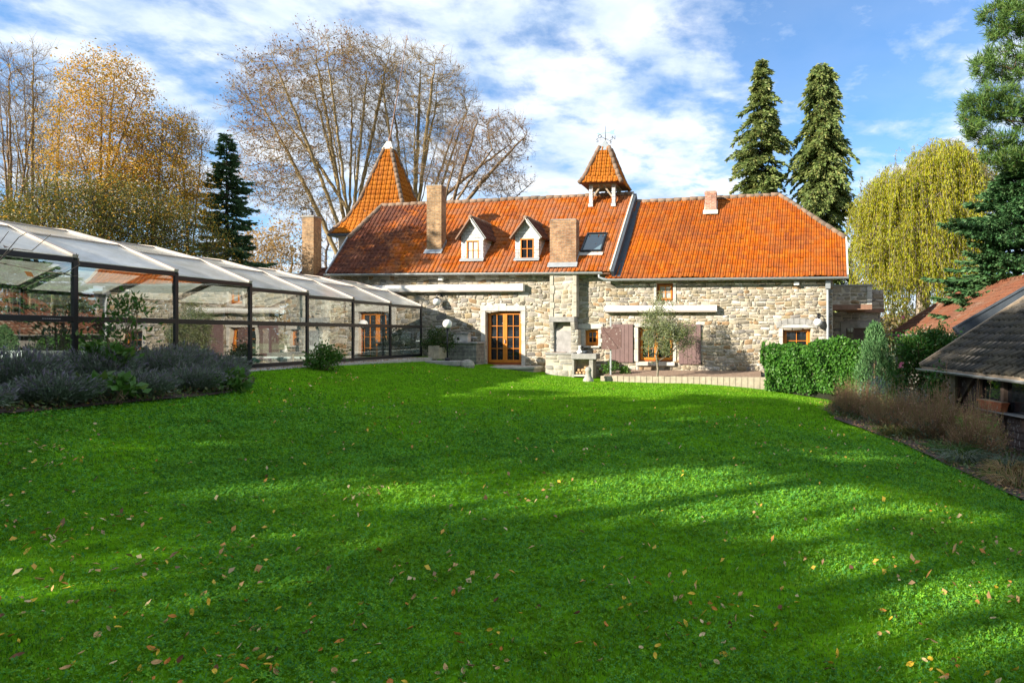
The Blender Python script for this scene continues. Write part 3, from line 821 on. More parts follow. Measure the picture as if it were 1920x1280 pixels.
# windows and the glazed door
def window(q, cols, rows, vf, sash, fmat, smat, pane, name='window', sill=True, bottom=None, split=1):
    u0, z1 = hpx(q[0], q[1], 0); u1, z0 = hpx(q[2], q[3], 0)
    g = 0.003
    mb = MB(); w = 0.06
    u0 += g; u1 -= g; z1 -= g
    mb.box(u0, u0 + w, vf, vf + 0.09, z0, z1); mb.box(u1 - w, u1, vf, vf + 0.09, z0, z1)
    mb.box(u0 + w, u1 - w, vf, vf + 0.09, z1 - w, z1); mb.box(u0 + w, u1 - w, vf, vf + 0.09, z0, z0 + (bottom or w))
    fr = mb.build(name, fmat, house, bevel=0.006)
    a0, a1, b0, b1 = u0 + w, u1 - w, z0 + (bottom or w), z1 - w
    W = (a1 - a0) / split
    for k in range(split):
        c0, c1 = a0 + k * W + 0.004, a0 + (k + 1) * W - 0.004
        mb = MB(); v0, v1 = vf - 0.025, vf + 0.045
        mb.box(c0, c0 + sash, v0, v1, b0, b1); mb.box(c1 - sash, c1, v0, v1, b0, b1)
        mb.box(c0 + sash, c1 - sash, v0, v1, b1 - sash, b1); mb.box(c0 + sash, c1 - sash, v0, v1, b0, b0 + sash * 1.3)
        i0, i1, j0, j1 = c0 + sash, c1 - sash, b0 + sash * 1.3, b1 - sash
        for i in range(1, cols): x = i0 + (i1 - i0) * i / cols; mb.box(x - 0.013, x + 0.013, v0 + 0.012, v1 - 0.004, j0, j1)
        for j in range(1, rows):
            z = j0 + (j1 - j0) * j / rows
            for i in range(cols):
                x0 = i0 + (i1 - i0) * i / cols + (0.013 if i else 0); x1 = i0 + (i1 - i0) * (i + 1) / cols - (0.013 if i < cols - 1 else 0)
                mb.box(x0, x1, v0 + 0.014, v1 - 0.006, z - 0.012, z + 0.012)
        mb.build('sash' if name == 'window' else 'door_leaf', smat, fr, bevel=0.005)
        MB().box(i0 - 0.01, i1 + 0.01, vf + 0.02, vf + 0.028, j0 - 0.01, j1 + 0.01).build('pane', pane, fr)
    # dark room behind
    MB().box(u0, u1, vf + 0.25, vf + 0.27, z0, z1).build('interior', M['black'], fr)
    return fr
dr = window(OPEN['door'], 2, 4, 0.16, 0.085, M['redwood'], M['orangewood'], M['pane'], 'glazed_door', bottom=0.09, split=2)
MB().box(hu(944, 0.1) + 0.04, hu(944, 0.1) + 0.07, 0.09, 0.135, 1.28, 1.42).build('handle', M['steel'], dr)
window(OPEN['small'], 2, 2, 0.14, 0.065, M['orangewood'], M['orangewood'], M['pane'])
window(OPEN['big'], 2, 3, 0.18, 0.075, M['redwood'], M['orangewood'], M['pane'], split=2)
window(OPEN['upper'], 2, 2, 0.16, 0.05, M['redwood'], M['orangewood'], M['curtainpane'])
window(OPEN['right'], 2, 2, 0.20, 0.085, M['orangewood'], M['orangewood'], M['pane'])
# dressed stone round the openings
def trim(name, rects, mat, v=-0.045, parent=house, dep=0.06):
    mb = MB()
    for x0, y0, x1, y1 in rects:
        u0, z1 = hpx(x0, y0, 0); u1, z0 = hpx(x1, y1, 0); mb.box(u0 + 0.004, u1 - 0.004, v, v + dep, z0 + 0.004, z1 - 0.004)
    return mb.build(name, mat, parent, bevel=0.012)
def poly_px(pts, v=-0.05, dep=0.065):
    p = []
    for x, y in pts: u, z = hpx(x, y, 0); p.append((u, v, z))
    return p, (0, dep, 0)
ds = trim('door_surround', [(901.5, 583, 911, 612), (902, 612, 911, 640), (901.5, 640, 911, 668), (902, 668, 911, 690), (978, 583, 986, 610), (978, 610, 985.5, 640), (978, 640, 986, 670), (978, 670, 985.5, 690)], M['limestone'])
mb = MB()
for pts in ([(901.5, 583), (936, 583), (936, 573), (926, 573), (920, 568), (913, 573), (901.5, 573)], [(936.3, 583), (949.7, 583), (949.7, 569), (936.3, 569)], [(950, 583), (986, 583), (986, 573), (976, 573), (970, 567), (963, 573), (950, 573)]):
    p, d = poly_px(pts); mb.prism(p, d)
mb.build('door_lintel', M['limestone'], house, bevel=0.01)
trim('window_surround', [(1084, 607, 1131, 616.6), (1087, 617, 1097, 624), (1085, 624, 1097, 632), (1088, 632, 1097, 640), (1086, 640, 1097, 649), (1122, 617, 1130, 626), (1122, 626, 1127, 634), (1122, 634, 1130, 642), (1122, 642, 1128, 649)], M['limestone'])
trim('window_sill', [(1095, 648.5, 1125, 652)], M['limestone'], -0.10, house, 0.14)
trim('window_surround', [(1189, 606, 1270, 613), (1189, 613.3, 1197, 634), (1190, 634, 1197, 655), (1189, 655, 1197, 678), (1262, 613.3, 1269, 640), (1262, 640, 1268, 678)], M['limestone'])
trim('window_sill', [(1193, 678.3, 1266, 685.5)], M['limestone'], -0.13, house, 0.20)
trim('window_surround', [(1262, 529, 1268, 566), (1226, 531, 1231, 564), (1226, 564, 1268, 570)], M['limestone'])
trim('window_surround', [(1461, 608, 1526, 614.7), (1460, 615, 1468, 632), (1461, 632, 1468, 660)], M['limestone'])
mb = MB()
for i in range(7):
    x0, x1 = 1456 + i * 11.0, 1466.4 + i * 11.0; f = lambda x: 596 + ((x - 1494) / 38) ** 2 * 8
    p, d = poly_px([(x0, f(x0) + 11.5), (x1, f(x1) + 11.5), (x1 + (x1 - 1494) * .05, f(x1)), (x0 + (x0 - 1494) * .05, f(x0))]); mb.prism(p, d)
mb.build('relieving_arch', M['bluestone'], house, bevel=0.01)

# shutters
def shutter(x0, y0, x1, y1):
    u0, z1 = hpx(x0, y0, -0.06); u1, z0 = hpx(x1, y1, -0.06)
    mb = MB(); n = 5; w = (u1 - u0) / n
    for i in range(n): mb.box(u0 + i * w + 0.004, u0 + (i + 1) * w - 0.004, -0.085, -0.045, z0, z1)
    s = mb.build('shutter', M['shutter'], house, bevel=0.006)
    mb = MB()
    for zz_ in (z0 + 0.25, z1 - 0.25): mb.box(u0 + 0.02, u1 - 0.02, -0.044, -0.022, zz_ - 0.05, zz_ + 0.05)
    mb.build('batten', M['shutter'], s)
    mb = MB()
    for zz_ in (z0 + 0.03, z1 - 0.05): mb.box(u1 - 0.01, u1 + 0.04, -0.075, -0.02, zz_ - 0.03, zz_ + 0.03)
    mb.build('hinge', M['black'], s)
shutter(1147, 608, 1187, 679); shutter(1273, 608, 1314, 682.5)

# chimney breast on the wall
VCB = -0.38
cu0, cz1 = hpx(1031, 520, VCB); cu1 = hu(1081, VCB); cz0 = hz(1050, 594, VCB)
cb = MB().box(cu0 + 0.02, cu1 - 0.02, VCB + 0.02, -0.0, cz0, ZTL - 0.02).build('chimney_breast', M['mortar'], house)
link('stonework', stones(sr, cu0 + 0.17, cu1 - 0.17, cz0, ZTL - 0.02, VCB + 0.03, [], (0.10, 0.22), (0.14, 0.4), 0.02), M['stone'], cb)
mb = MB(); mb2 = MB(); z = cz0; i = 0
while z < ZTL - 0.05:
    h = min(random.uniform(0.24, 0.38), ZTL - 0.03 - z); a = 0.14 + 0.05 * (i % 2)
    mb.box(cu0, cu0 + a, VCB - 0.012, 0.0, z + 0.004, z + h - 0.004); mb2.box(cu1 - a, cu1, VCB - 0.012, 0.0, z + 0.004, z + h - 0.004); z += h; i += 1
mb.build('quoin', M['quoin'], cb, bevel=0.01); mb2.build('quoin', M['quoin'], cb, bevel=0.01)

# chimneys on the roof
def chimney(c, x0, x1, yb, yt, depth, mat, flash, cap=None, name='chimney'):
    s, t, p = roof_hit(c, (x0 + x1) / 2, yb)
    v = p.y; u0, u1 = hu(x0, v), hu(x1, v); zt = hz((x0 + x1) / 2, yt, v); z0 = p.z - 0.15
    mb = MB(); mb.box(u0, u1, v, v + depth, z0, zt - 0.14)
    e = 0.012
    mb.box(u0 - e, u1 + e, v - e, v + depth + e, zt - 0.14, zt - 0.02)
    ch = mb.build(name, mat, house)
    MB().box(u0 + 0.02, u1 - 0.02, v + 0.02, v + depth - 0.02, zt - 0.02, zt + 0.015).build('chimney_cap', cap or M['concrete'], ch)
    sl = (Vector(c[2]) - Vector(c[0])); m_ = sl.z / sl.y
    mb = MB(); mb.prism([(u0 - .07, v - .006, p.z + .15), (u1 + .07, v - .006, p.z + .15), (u1 + .07, v - .14, p.z - .14 * m_ + .12), (u0 - .07, v - .14, p.z - .14 * m_ + .12)], (0, -.01, -.02))
    for uu in (u0 - 0.03, u1 + 0.004):
        mb.prism([(uu, v - 0.004, p.z), (uu, v - 0.004, p.z + 0.16), (uu, v + depth, p.z + depth * m_ + 0.20), (uu, v + depth, p.z + depth * m_ - 0.05)], (0.026, 0, 0))
    mb.build('flashing', flash, ch)
chimney(RL, 800, 827.5, 474, 347, 0.42, M['brick'], M['zinc'])
chimney(RL, 1031, 1080, 499, 411, 0.46, M['brick2'], M['zinc'])
chimney(RR, 1321.5, 1343, 400, 358, 0.40, M['redbrick'], M['flash'])

# dormers
def dormer(xm, xl, xr, yb, yeave, yapex, win, pane):
    s, t, p = roof_hit(RL, xm, yb); v = p.y
    ul, ur, um = hu(xl, v), hu(xr, v), hu(xm, v); zb = p.z - 0.02; zev = hz(xm, yeave, v); za = hz(xm, yapex, v) - 0.10
    m_ = (LC.z - LA.z) / (VR - VE)
    wq = (hpx(win[0], win[1], v), hpx(win[2], win[3], v)); a0, a1, b1, b0 = wq[0][0], wq[1][0], wq[0][1], wq[1][1]
    vb = v + (za - zb) / m_ + 0.1
    mb = MB()
    wall_cells(mb, ul, ur, zb, zev, v, v + 0.12, [(a0, a1, b0, b1)])
    hw = (ur - ul) / 2
    mb.prism([(ul, v, zev), (ur, v, zev), (um, v, za)], (0, 0.12, 0))
    mb.box(ul, ul + 0.1, v + 0.12, v + (zev - zb) / m_ + 0.1, zb, zev); mb.box(ur - 0.1, ur, v + 0.12, v + (zev - zb) / m_ + 0.1, zb, zev)
    d = mb.build('dormer', M['slateface'], house)
    # little gabled roof
    sl = (za - zev) / hw; ov = 0.14
    for sg in (-1, 1):
        e = Vector((um + sg * (hw + ov), v - 0.14, zev - ov * sl)); a = Vector((um, v - 0.14, za))
        nn = Vector((sg * sl, 0, 1)).normalized()
        c = (e + nn * 0.05, a + nn * 0.05, e + Vector((0, vb - v + 0.14, 0)) + nn * 0.05, a + Vector((0, vb - v + 0.14, 0)) + nn * 0.05)
        MB().prism([e, a, a + Vector((0, vb - v + 0.14, 0)), e + Vector((0, vb - v + 0.14, 0))], nn * 0.04).build('roof_slope', M['darktile'], d)
        cc = (c[0], c[2], c[1], c[3])
        link('roof_tiles', tile_field(cc, 7, 4, 5), M['darktile'], d)  # dark brown here puts the shade of the right slope into the tiles
        MB().bar(e + Vector((0, -0.02, 0.0)), a + Vector((0, -0.02, 0.0)), 0.035, 0.16, (0, 1, 0)).bar(e + Vector((0, -0.02, 0)), a + Vector((0, -0.02, 0)), 0.03, 0.13, nn).build('barge_board', M['brownwood'] if sg < 0 else M['flash'], d)
    mb = MB(); ridge_run(mb, (um, v - 0.18, za + 0.05), (um, vb, za + 0.05), 0.09, 0.3); mb.build('ridge_tiles', M['ridge'], d, smooth=True)
    mb = MB(); w = 0.05; vf = v - 0.012
    mb.box(a0, a0 + w, vf, vf + .09, b0, b1); mb.box(a1 - w, a1, vf, vf + .09, b0, b1); mb.box(a0 + w, a1 - w, vf, vf + .09, b1 - w, b1); mb.box(a0 + w, a1 - w, vf, vf + .09, b0, b0 + w)
    mm, kk = (a0 + a1) / 2, (b0 + b1) / 2
    mb.box(mm - .016, mm + .016, vf + .02, vf + .07, b0 + w, b1 - w); mb.box(a0 + w, mm - .016, vf + .022, vf + .07, kk - .014, kk + .014); mb.box(mm + .016, a1 - w, vf + .022, vf + .07, kk - .014, kk + .014)
    mb.build('window', M['orangewood'], d, bevel=0.004)
    MB().box(a0 + w - .01, a1 - w + .01, vf + .05, vf + .056, b0 + w - .01, b1 - w + .01).build('pane', pane, d)
    MB().prism([(ul - .04, v - .004, zb + .13), (ur + .04, v - .004, zb + .13), (ur + .04, v - .11, zb - .11 * m_ + .13), (ul - .04, v - .11, zb - .11 * m_ + .13)], (0, -.01, -.02)).build('flashing', M['zinc'], d)
dormer(885.5, 865, 906, 489, 441, 406, (874.5, 451, 897.5, 487), M['whitepane'])
dormer(988, 966, 1010, 488, 440, 406.5, (975.5, 447.5, 1001, 485), M['pane'])

# skylight
s, t, p = roof_hit(RL, 1115, 457)
T = (Vector(RL[2]) - Vector(RL[0])).normalized(); T = Vector((0.04, T.y, T.z)).normalized(); S = Vector((1, 0, 0)); Nn = S.cross(T).normalized(); p = Vector(p)
def rbox(mb, s0, s1, t0, t1, n0, n1):
    q = [p + S * a + T * b + Nn * c for c in (n0, n1) for a, b in ((s0, t0), (s1, t0), (s1, t1), (s0, t1))]; mb.hexa(q)
mb = MB(); hw, hh, fw = 0.44, 0.62, 0.07
rbox(mb, -hw, -hw + fw, -hh, hh, 0, .13); rbox(mb, hw - fw, hw, -hh, hh, 0, .13); rbox(mb, -hw + fw, hw - fw, hh - fw * 1.4, hh, 0, .14); rbox(mb, -hw + fw, hw - fw, -hh, -hh + fw, 0, .13)
sk = mb.build('skylight', M['frame'], house, bevel=0.01)
mb = MB(); rbox(mb, -hw + fw, hw - fw, -hh + fw, hh - fw * 1.4, .05, .085); mb.build('pane', panemat('skylight glass', (0.10, 0.16, 0.20)), sk)
mb = MB(); rbox(mb, -hw - .06, hw + .06, -hh - .20, -hh - .004, .03, .055); mb.build('flashing', M['flash'], sk)

# bell turret astride the ridge
bl = hu(1108.5, VR - 0.55); br_ = hu(1151, VR - 0.55); bm_ = (bl + br_) / 2
tur = MB()
zt = hz(1130, 344, VR - 0.75); za = hz(1134, 266, VR)
pw = 0.075
bt = MB().box(bm_ - 0.62, bm_ + 0.62, VR - 0.62, VR + 0.62, zt - 0.02, zt + 0.06).build('bell_turret', M['greywood'], house)
for uu in (bl, br_):
    for vv in (VR - 0.55, VR + 0.55):
        z0 = bil(RL, 0.95, 1.0 - abs(vv - VR) / (VR - VE)).z - 0.05
        po = MB().box(uu - pw, uu + pw, vv - pw, vv + pw, z0, zt - 0.02).build('post', M['slateface'], bt)
        if vv < VR: MB().box(uu - pw - .03, uu + pw + .03, vv - pw - .05, vv - pw - .003, z0 - 0.02, z0 + 0.12).build('flashing', M['zinc'], bt)
mb = MB()
for vv in (VR - 0.55, VR + 0.55):
    for uu, sg in ((bl, 1), (br_, -1)):
        mb.bar((uu + sg * pw, vv, zt - 0.55), (uu + sg * 0.46, vv, zt - 0.03), 0.06, 0.07)
for uu in (bl, br_):
    for vv, sg in ((VR - 0.55, 1), (VR + 0.55, -1)):
        mb.bar((uu, vv + sg * pw, zt - 0.55), (uu, vv + sg * 0.46, zt - 0.03), 0.06, 0.07)
mb.build('brace', M['greywood'], bt)
hwb, hwt = 0.94, 0.17; zc = zt + 0.02; zmid = za - 0.30
ring = lambda h, z: [Vector((bm_ - h, VR - h, z)), Vector((bm_ + h, VR - h, z)), Vector((bm_ + h, VR + h, z)), Vector((bm_ - h, VR + h, z))]
def pyramid(rings, ctr, ncols, nrows, tmat, parent, seed):
    mb = MB()
    for lo, hi in zip(rings, rings[1:]):
        for k in range(4): mb.add([lo[k], lo[(k + 1) % 4], hi[(k + 1) % 4], hi[k]], [(0, 1, 2, 3)])
    mb.add(rings[0], [(3, 2, 1, 0)]); mb.add(rings[-1], [(0, 1, 2, 3)])
    core = mb.build('spire_roof', M['darktile'], parent)
    o = 0.0
    for li, (lo, hi) in enumerate(zip(rings, rings[1:])):
        for k in range(4):
            a, b, c, d = lo[k], lo[(k + 1) % 4], hi[k], hi[(k + 1) % 4]
            # rectangular field cut by the two hips
            e = (b - a).normalized(); up_ = ((c + d) / 2 - (a + b) / 2)
            cc = (a, b, a + up_, b + up_)
            n_out = e.cross(up_).normalized()
            ctrv = Vector((ctr[0], ctr[1], (a.z + c.z) / 2))
            if n_out.dot((a + b) / 2 - ctrv) < 0: n_out = -n_out
            cl = []
            for p0, p1, sgn in ((a, c, -1), (b, d, 1)):
                no = (p1 - p0).cross(n_out).normalized()
                if no.dot(e) * sgn < 0: no = -no
                cl.append((p0, no))
            me = tile_field(cc, ncols[li], nrows[li], seed + k + 9 * li, cl)
            me.transform(Matrix.Translation(n_out * 0.02))
            link('tiling', me, tmat, core)
    for k in range(4):
        mb = MB()
        for lo, hi in zip(rings, rings[1:]): ridge_run(mb, lo[k], hi[k], 0.10, 0.30)
        mb.build('hip_tiles', M['ridge'], core, smooth=True)
    return core
pyramid([ring(hwb, zc), ring(0.76, zc + 0.30), ring(0.22, zmid)], (bm_, VR), [8, 7], [2, 8], M['tile3'], bt, 60)
mb = MB(); a, b = ring(0.33, zmid - 0.16), ring(0.03, za + 0.06)
mb.add(a + b, [(0, 1, 5, 4), (1, 2, 6, 5), (2, 3, 7, 6), (3, 0, 4, 7), (4, 5, 6, 7), (3, 2, 1, 0)]); mb.build('finial_cap', M['zinc'], bt)
# weathervane with its compass letters
zv = za + 0.05; ztop = hz(1134.5, 236, VR); zarm = hz(1134, 260.5, VR); zarr = hz(1134, 249.5, VR); cen = Vector((bm_, VR, 0))
mb = MB(); mb.tube([(bm_, VR, zv - 0.1), (bm_, VR, zarm), (bm_, VR, ztop)], [0.022, 0.018, 0.004], 6)
dN = Vector((0.93, -0.36, 0)); dE = Vector((0.36, 0.93, 0))
for d, L in ((dN, .40), (dE, .40)): mb.tube([cen + Vector((0, 0, zarm)) - d * L, cen + Vector((0, 0, zarm)) + d * L], 0.010, 5)
vane = mb.build('weathervane', M['black'], bt)
mb = MB(); dA = Vector((0.97, -0.2, 0)); c0 = cen + Vector((0, 0, zarr))
mb.tube([c0 - dA * 0.36, c0 + dA * 0.28], 0.009, 5)
nA = Vector((0.2, 0.97, 0)) * 0.008
mb.prism([c0 - dA * 0.44 - nA / 2, c0 - dA * 0.33 + Vector((0, 0, .04)) - nA / 2, c0 - dA * 0.33 - Vector((0, 0, .04)) - nA / 2], nA)
mb.prism([c0 + dA * 0.20 - nA / 2, c0 + dA * 0.26 + Vector((0, 0, .07)) - nA / 2, c0 + dA * 0.46 + Vector((0, 0, .10)) - nA / 2, c0 + dA * 0.40 - nA / 2, c0 + dA * 0.46 - Vector((0, 0, .10)) - nA / 2, c0 + dA * 0.26 - Vector((0, 0, .07)) - nA / 2], nA)
mb.build('arrow', M['copper'], vane)
for ch, d in (('S', -dN), ('N', dN), ('O', -dE), ('E', dE)):
    cu = bpy.data.curves.new('letter', 'FONT'); cu.body = ch; cu.size = 0.24; cu.extrude = 0.006; cu.align_x = 'CENTER'; cu.align_y = 'CENTER'
    to = bpy.data.objects.new('letter', cu)
    me = bpy.data.meshes.new_from_object(to); bpy.data.objects.remove(to)
    me.materials.clear()
    lo = link('letter', me, M['black'], vane); lo.location = cen + Vector((0, 0, zarm - 0.02)) + d * 0.44; lo.rotation_euler = (R(90), 0, 0)

# the tower behind the ridge
tv = 4.0; tl = hu(617, tv); hwT = 2.2; TD = 0.7; tc_u = tl + hwT; tc_v = tv + TD * hwT
zte = hz(640, 437, tv); zta = hz(735, 279, tc_v)
tw = MB().box(tl + 0.28, tl + 2 * hwT - 0.28, tv + 0.28, tv + 2 * TD * hwT - 0.28, 3.0, zte - 0.05).build('tower', M['limewash'], house)
tr_ = lambda h, z: [Vector((tc_u - h, tc_v - TD * h, z)), Vector((tc_u + h, tc_v - TD * h, z)), Vector((tc_u + h, tc_v + TD * h, z)), Vector((tc_u - h, tc_v + TD * h, z))]
zq = lambda f: zte + (zta - zte) * f
pyramid([tr_(hwT, zte), tr_(1.56, zq(0.18)), tr_(1.10, zq(0.39)), tr_(0.18, zta)], (tc_u, tc_v), [19, 13, 9], [4, 5, 11], M['tile3'], tw, 80)
MB().box(tl - 0.06, tl + 2 * hwT + 0.06, tv - 0.06, tv + 2 * TD * hwT + 0.06, zte - 0.13, zte - 0.02).build('eaves_board', M['lead'], tw)
mb = MB(); a, b = tr_(0.30, zta - 0.05), tr_(0.10, zta + 0.36)
mb.add(a + b, [(0, 1, 5, 4), (1, 2, 6, 5), (2, 3, 7, 6), (3, 0, 4, 7), (4, 5, 6, 7), (3, 2, 1, 0)]); mb.build('spire_cap', M['flash'], tw)
mt = pv(763, 72, tc_v)
mb = MB(); b0 = Vector((tc_u, tc_v, zta + 0.3)); mb.tube([b0, b0 + (mt - b0) * 0.5, mt], [0.04, 0.022, 0.014], 6); mb.tube([b0, b0 + Vector((0, 0, .25))], 0.06, 8); mb.bar(mt - Vector((0.08, 0, 0.06)), mt + Vector((0.08, 0, -0.06)), .02, .02); mb.bar(mt - Vector((0, 0, .1)), mt + Vector((0, 0, .14)), .03, .03)
mb.build('mast', M['brownwood'], tw)

# ------------------------------------------------------------------ outbuilding with brick chimney, left behind the house
av = 2.2
ob = thing('outbuilding', 'low outbuilding with a dark tiled roof and tall brick chimney left of the farmhouse', 'outbuilding', H(hu(580, av), av, 0), HR)
ou = hu(580, av)
def lc(x, y, v): q = pv(x, y, v); return Vector((q.x - ou, v - av, q.z))
rA, rB, rC = lc(540, 524, av), lc(640, 534, av), lc(560, 498, av + 1.2)
c4 = (Vector((-1.3, 0, 3.75)), Vector((1.6, 0, 3.75)), Vector((-1.3, 1.3, 4.75)), Vector((1.6, 1.3, 4.75)))
ro = link('roof', tile_field(c4, 12, 6, 8), M['darktile'], ob)
MB().prism([c4[0], c4[1], c4[3], c4[2]], (0, 0, -0.12)).build('underlay', M['brownwood'], ro)
mb = MB(); ridge_run(mb, c4[2], c4[3], 0.1); mb.build('ridge_tiles', M['darktile'], ro, smooth=True)
MB().box(-1.2, 1.3, 0.3, 3.2, -0.9, 3.74).build('wall', M['limewash'], ob)
x0, x1 = lc(566.5, 480, av + .7).x, lc(588, 480, av + .7).x; zt_ = lc(577, 404, av + .7).z
ch = MB().box(x0, x1, .7, 1.25, 3.9, zt_ - .08).build('chimney', M['brick'], ob)
MB().box(x0 - .03, x1 + .03, .67, 1.28, zt_ - .08, zt_).build('chimney_cap', M['concrete'], ch)
MB().lathe(((x0 + x1) / 2, 0.97, zt_), [(.12, 0), (.10, .06), (.05, .08), (.05, .2), (.09, .22), (.02, .28)], 10).build('chimney_cowl', M['black'], ch)

# ------------------------------------------------------------------ balcony wing right of the house
bv = 1.0
bw_ = thing('balcony_wing', 'stone balcony with a dark doorway beneath at the right end of the farmhouse', 'balcony', H(UR, bv, 0), HR)
def lb(x, y, v): q = pv(x, y, v); return Vector((q.x - UR, v - bv, q.z))
p0, p1 = lb(1567, 571, bv), lb(1634, 536, bv)
mb = MB().box(0.01, p1.x, 0.02, 0.3, p0.z, p1.z)
pr = mb.build('parapet', M['mortar'], bw_)
link('stonework', stones(sr, 0.02, p1.x - 0.16, p0.z, p1.z - 0.02, 0.03, [], (0.12, 0.22), (0.2, 0.4), 0.015), M['stone'], pr)
mb = MB()
for z0 in np.arange(p0.z, p1.z - 0.1, 0.27): mb.box(p1.x - 0.17, p1.x + 0.02, -0.02, 0.31, z0, min(z0 + 0.262, p1.z))
mb.build('quoin', M['limestone'], pr, bevel=0.008)
MB().box(0.01, p1.x + 0.06, -0.05, 0.34, p1.z, p1.z + 0.06).build('coping', M['bluestone'], pr, bevel=0.008)
p2 = lb(1657, 543, bv + 1.6)
link('parapet', stones(sr, 0.9, p2.x, p0.z - 0.05, p2.z, 1.6, [], (0.12, 0.22), (0.2, 0.4), 0.015), M['stone'], bw_)
MB().box(0.9, p2.x, 1.62, 1.9, p0.z - 0.1, p2.z).box(p1.x - 0.28, p1.x - 0.02, 0.31, 1.6, p0.z, p1.z - 0.05).build('parapet', M['mortar'], bw_)
MB().box(0.01, p1.x + 0.02, 0.0, 1.6, p0.z - 0.20, p0.z - 0.004).box(0.9, p2.x + .03, 1.6, 4.0, p0.z - 0.26, p0.z - 0.104).build('balcony_slab', M['brownwood'], bw_)
d0, d1 = lb(1586, 615, bv + 1.8), lb(1618, 660, bv + 1.8)
hl_ = [(d0.x, d0.x + 0.9, -0.9, d0.z)]
mb = MB(); wall_cells(mb, 0.01, p2.x - 0.1, -0.9, p0.z - 0.25, 1.8, 2.1, hl_); bwl = mb.build('wall', M['mortar'], bw_)
link('stonework', stones(sr, 0.01, p2.x - 0.1, -0.6, p0.z - 0.25, 1.8, hl_, (0.12, 0.22), (0.2, 0.4), 0.015), M['greystone'], bwl)
MB().box(d0.x - 0.22, d0.x, 1.74, 1.85, -0.9, d0.z).box(d0.x - 0.22, d0.x + 1.1, 1.74, 1.85, d0.z + .002, d0.z + 0.28).build('door_surround', M['bluestone'], bw_, bevel=.01)
dd = MB().box(d0.x, d0.x + .9, 1.88, 1.95, -0.9, d0.z).build('door', M['darkwood'], bw_)
mb = MB()
for i in range(2):
    for j in range(5): mb.box(d0.x + .08 + i * .13, d0.x + .19 + i * .13, 1.868, 1.878, d0.z - .18 - j * .26, d0.z - .18 - j * .26 + .22 - .02)
mb.build('pane', panemat('door glass', (0.16, 0.17, 0.10)), dd)

# ------------------------------------------------------------------ things on and before the wall
def hthing(name, label, cat, u, v, z, group=None): return thing(name, label, cat, H(u, v, z), HR, group)
def awning(x0, y0, x1, y1, label):
    u0, z1 = hpx(x0, y0, -0.2); u1, z0 = hpx(x1, y1, -0.2); L = u1 - u0; h = z1 - z0
    t = hthing('awning', label, 'awning', u0, -0.04, z0, 'retracted awnings on the stone front')
    prof = [(0, 0.02), (-0.10, 0.0), (-0.20, 0.03), (-0.23, h * .5), (-0.20, h * .88), (-0.10, h), (0, h)]
    MB().prism([(0, a, b) for a, b in prof], (L, 0, 0)).build('cassette', M['white'], t, bevel=0.008)
    mb = MB(); mb.box(-0.015, -0.001, -0.235, 0.0, -0.005, h + .005); mb.box(L + .001, L + 0.015, -0.235, 0.0, -0.005, h + .005); mb.build('end_cap', M['white'], t, bevel=0.006)
    MB().box(0.02, L - 0.02, -0.215, -0.06, -0.012, 0.006).build('valance', M['beige'], t)
awning(700, 534.5, 981, 545.5, 'long white retracted awning above the glazed double door')
awning(1133, 573, 1343.5, 584, 'white retracted awning below the small upper window')
def wall_lamp(x, y, label, u_off=0.03):
    u, z = hpx(x, y, -0.28)
    t = hthing('wall_lamp', label, 'lamp', u, 0, z, 'globe lamps on the house wall')
    MB().sphere((0, -0.28, 0), 0.155, 20, 12).build('globe', M['opal'], t, smooth=True)
    mb = MB(); mb.tube([(u_off, -0.04, 0.30), (u_off, -0.16, 0.34), (0, -0.26, 0.28), (0, -0.28, 0.14)], 0.022, 8)
    mb.lathe((0, -0.28, 0.12), [(0.09, 0), (0.085, 0.05), (0.03, 0.09)], 14); mb.lathe((u_off, -0.045, 0.24), [(.05, 0), (.05, .12)], 10)
    mb.build('bracket', M['black'], t, smooth=False)
wall_lamp(819, 566, 'white globe lamp on a black bracket under the long awning left of the glazed door', 0.05)
wall_lamp(1533.5, 604, 'white globe lamp on a black bracket between the right window and the downpipe')
def flood(x, y, label):
    u, z = hpx(x, y, -0.15)
    t = hthing('floodlight', label, 'floodlight', u, 0, z, 'small floodlights under the eaves')
    MB().box(-0.10, 0.10, -0.22, -0.10, -0.07, 0.07).build('housing', M['white'], t, bevel=0.015)
    MB().box(-0.075, 0.075, -0.228, -0.221, -0.05, 0.05).build('lens', M['opal'], t)
    MB().box(-0.03, 0.03, -0.10, -0.0, -0.02, 0.09).build('bracket', M['white'], t)
flood(827, 522.5, 'small white floodlight under the left eaves above the long awning')
flood(1493.5, 531.5, 'small white floodlight under the right eaves above the right window')
u, z = hpx(1384, 610, -0.06)
mb = MB(); mb.tube([(0.075 * math.sin(a), 0, 0.075 * math.cos(a)) for a in np.linspace(0, 2 * math.pi, 17)], 0.012, 6, False); mb.bar((0, 0.06, 0.075), (0, -0.01, 0.075), 0.03, 0.03)
tag(mb.build('wall_ring', M['black'], None, H(u, -0.075, z), HR), 'rusty iron tethering ring on bare stones right of the awning', 'ring')

# door step
a0, a1 = hu(885, -0.5), hu(1004, -0.9)
st = hthing('door_step', 'low grey stone landing slab in front of the glazed double door', 'step', a0, 0, 0.28)
MB().prism([(0, -0.05, 0), (0.35, -1.0, 0), (1.35, -1.15, 0), (a1 - a0 - .1, -0.75, 0), (a1 - a0, -0.05, 0)], (0, 0, 0.09)).build('slab', M['paving'], st, bevel=0.012)
MB().prism([(0.05, -0.05, -0.25), (0.4, -0.92, -0.25), (1.35, -1.05, -0.25), (a1 - a0 - .15, -0.7, -0.25), (a1 - a0 - .05, -0.05, -0.25)], (0, 0, 0.249)).build('footing', M['concrete'], st)

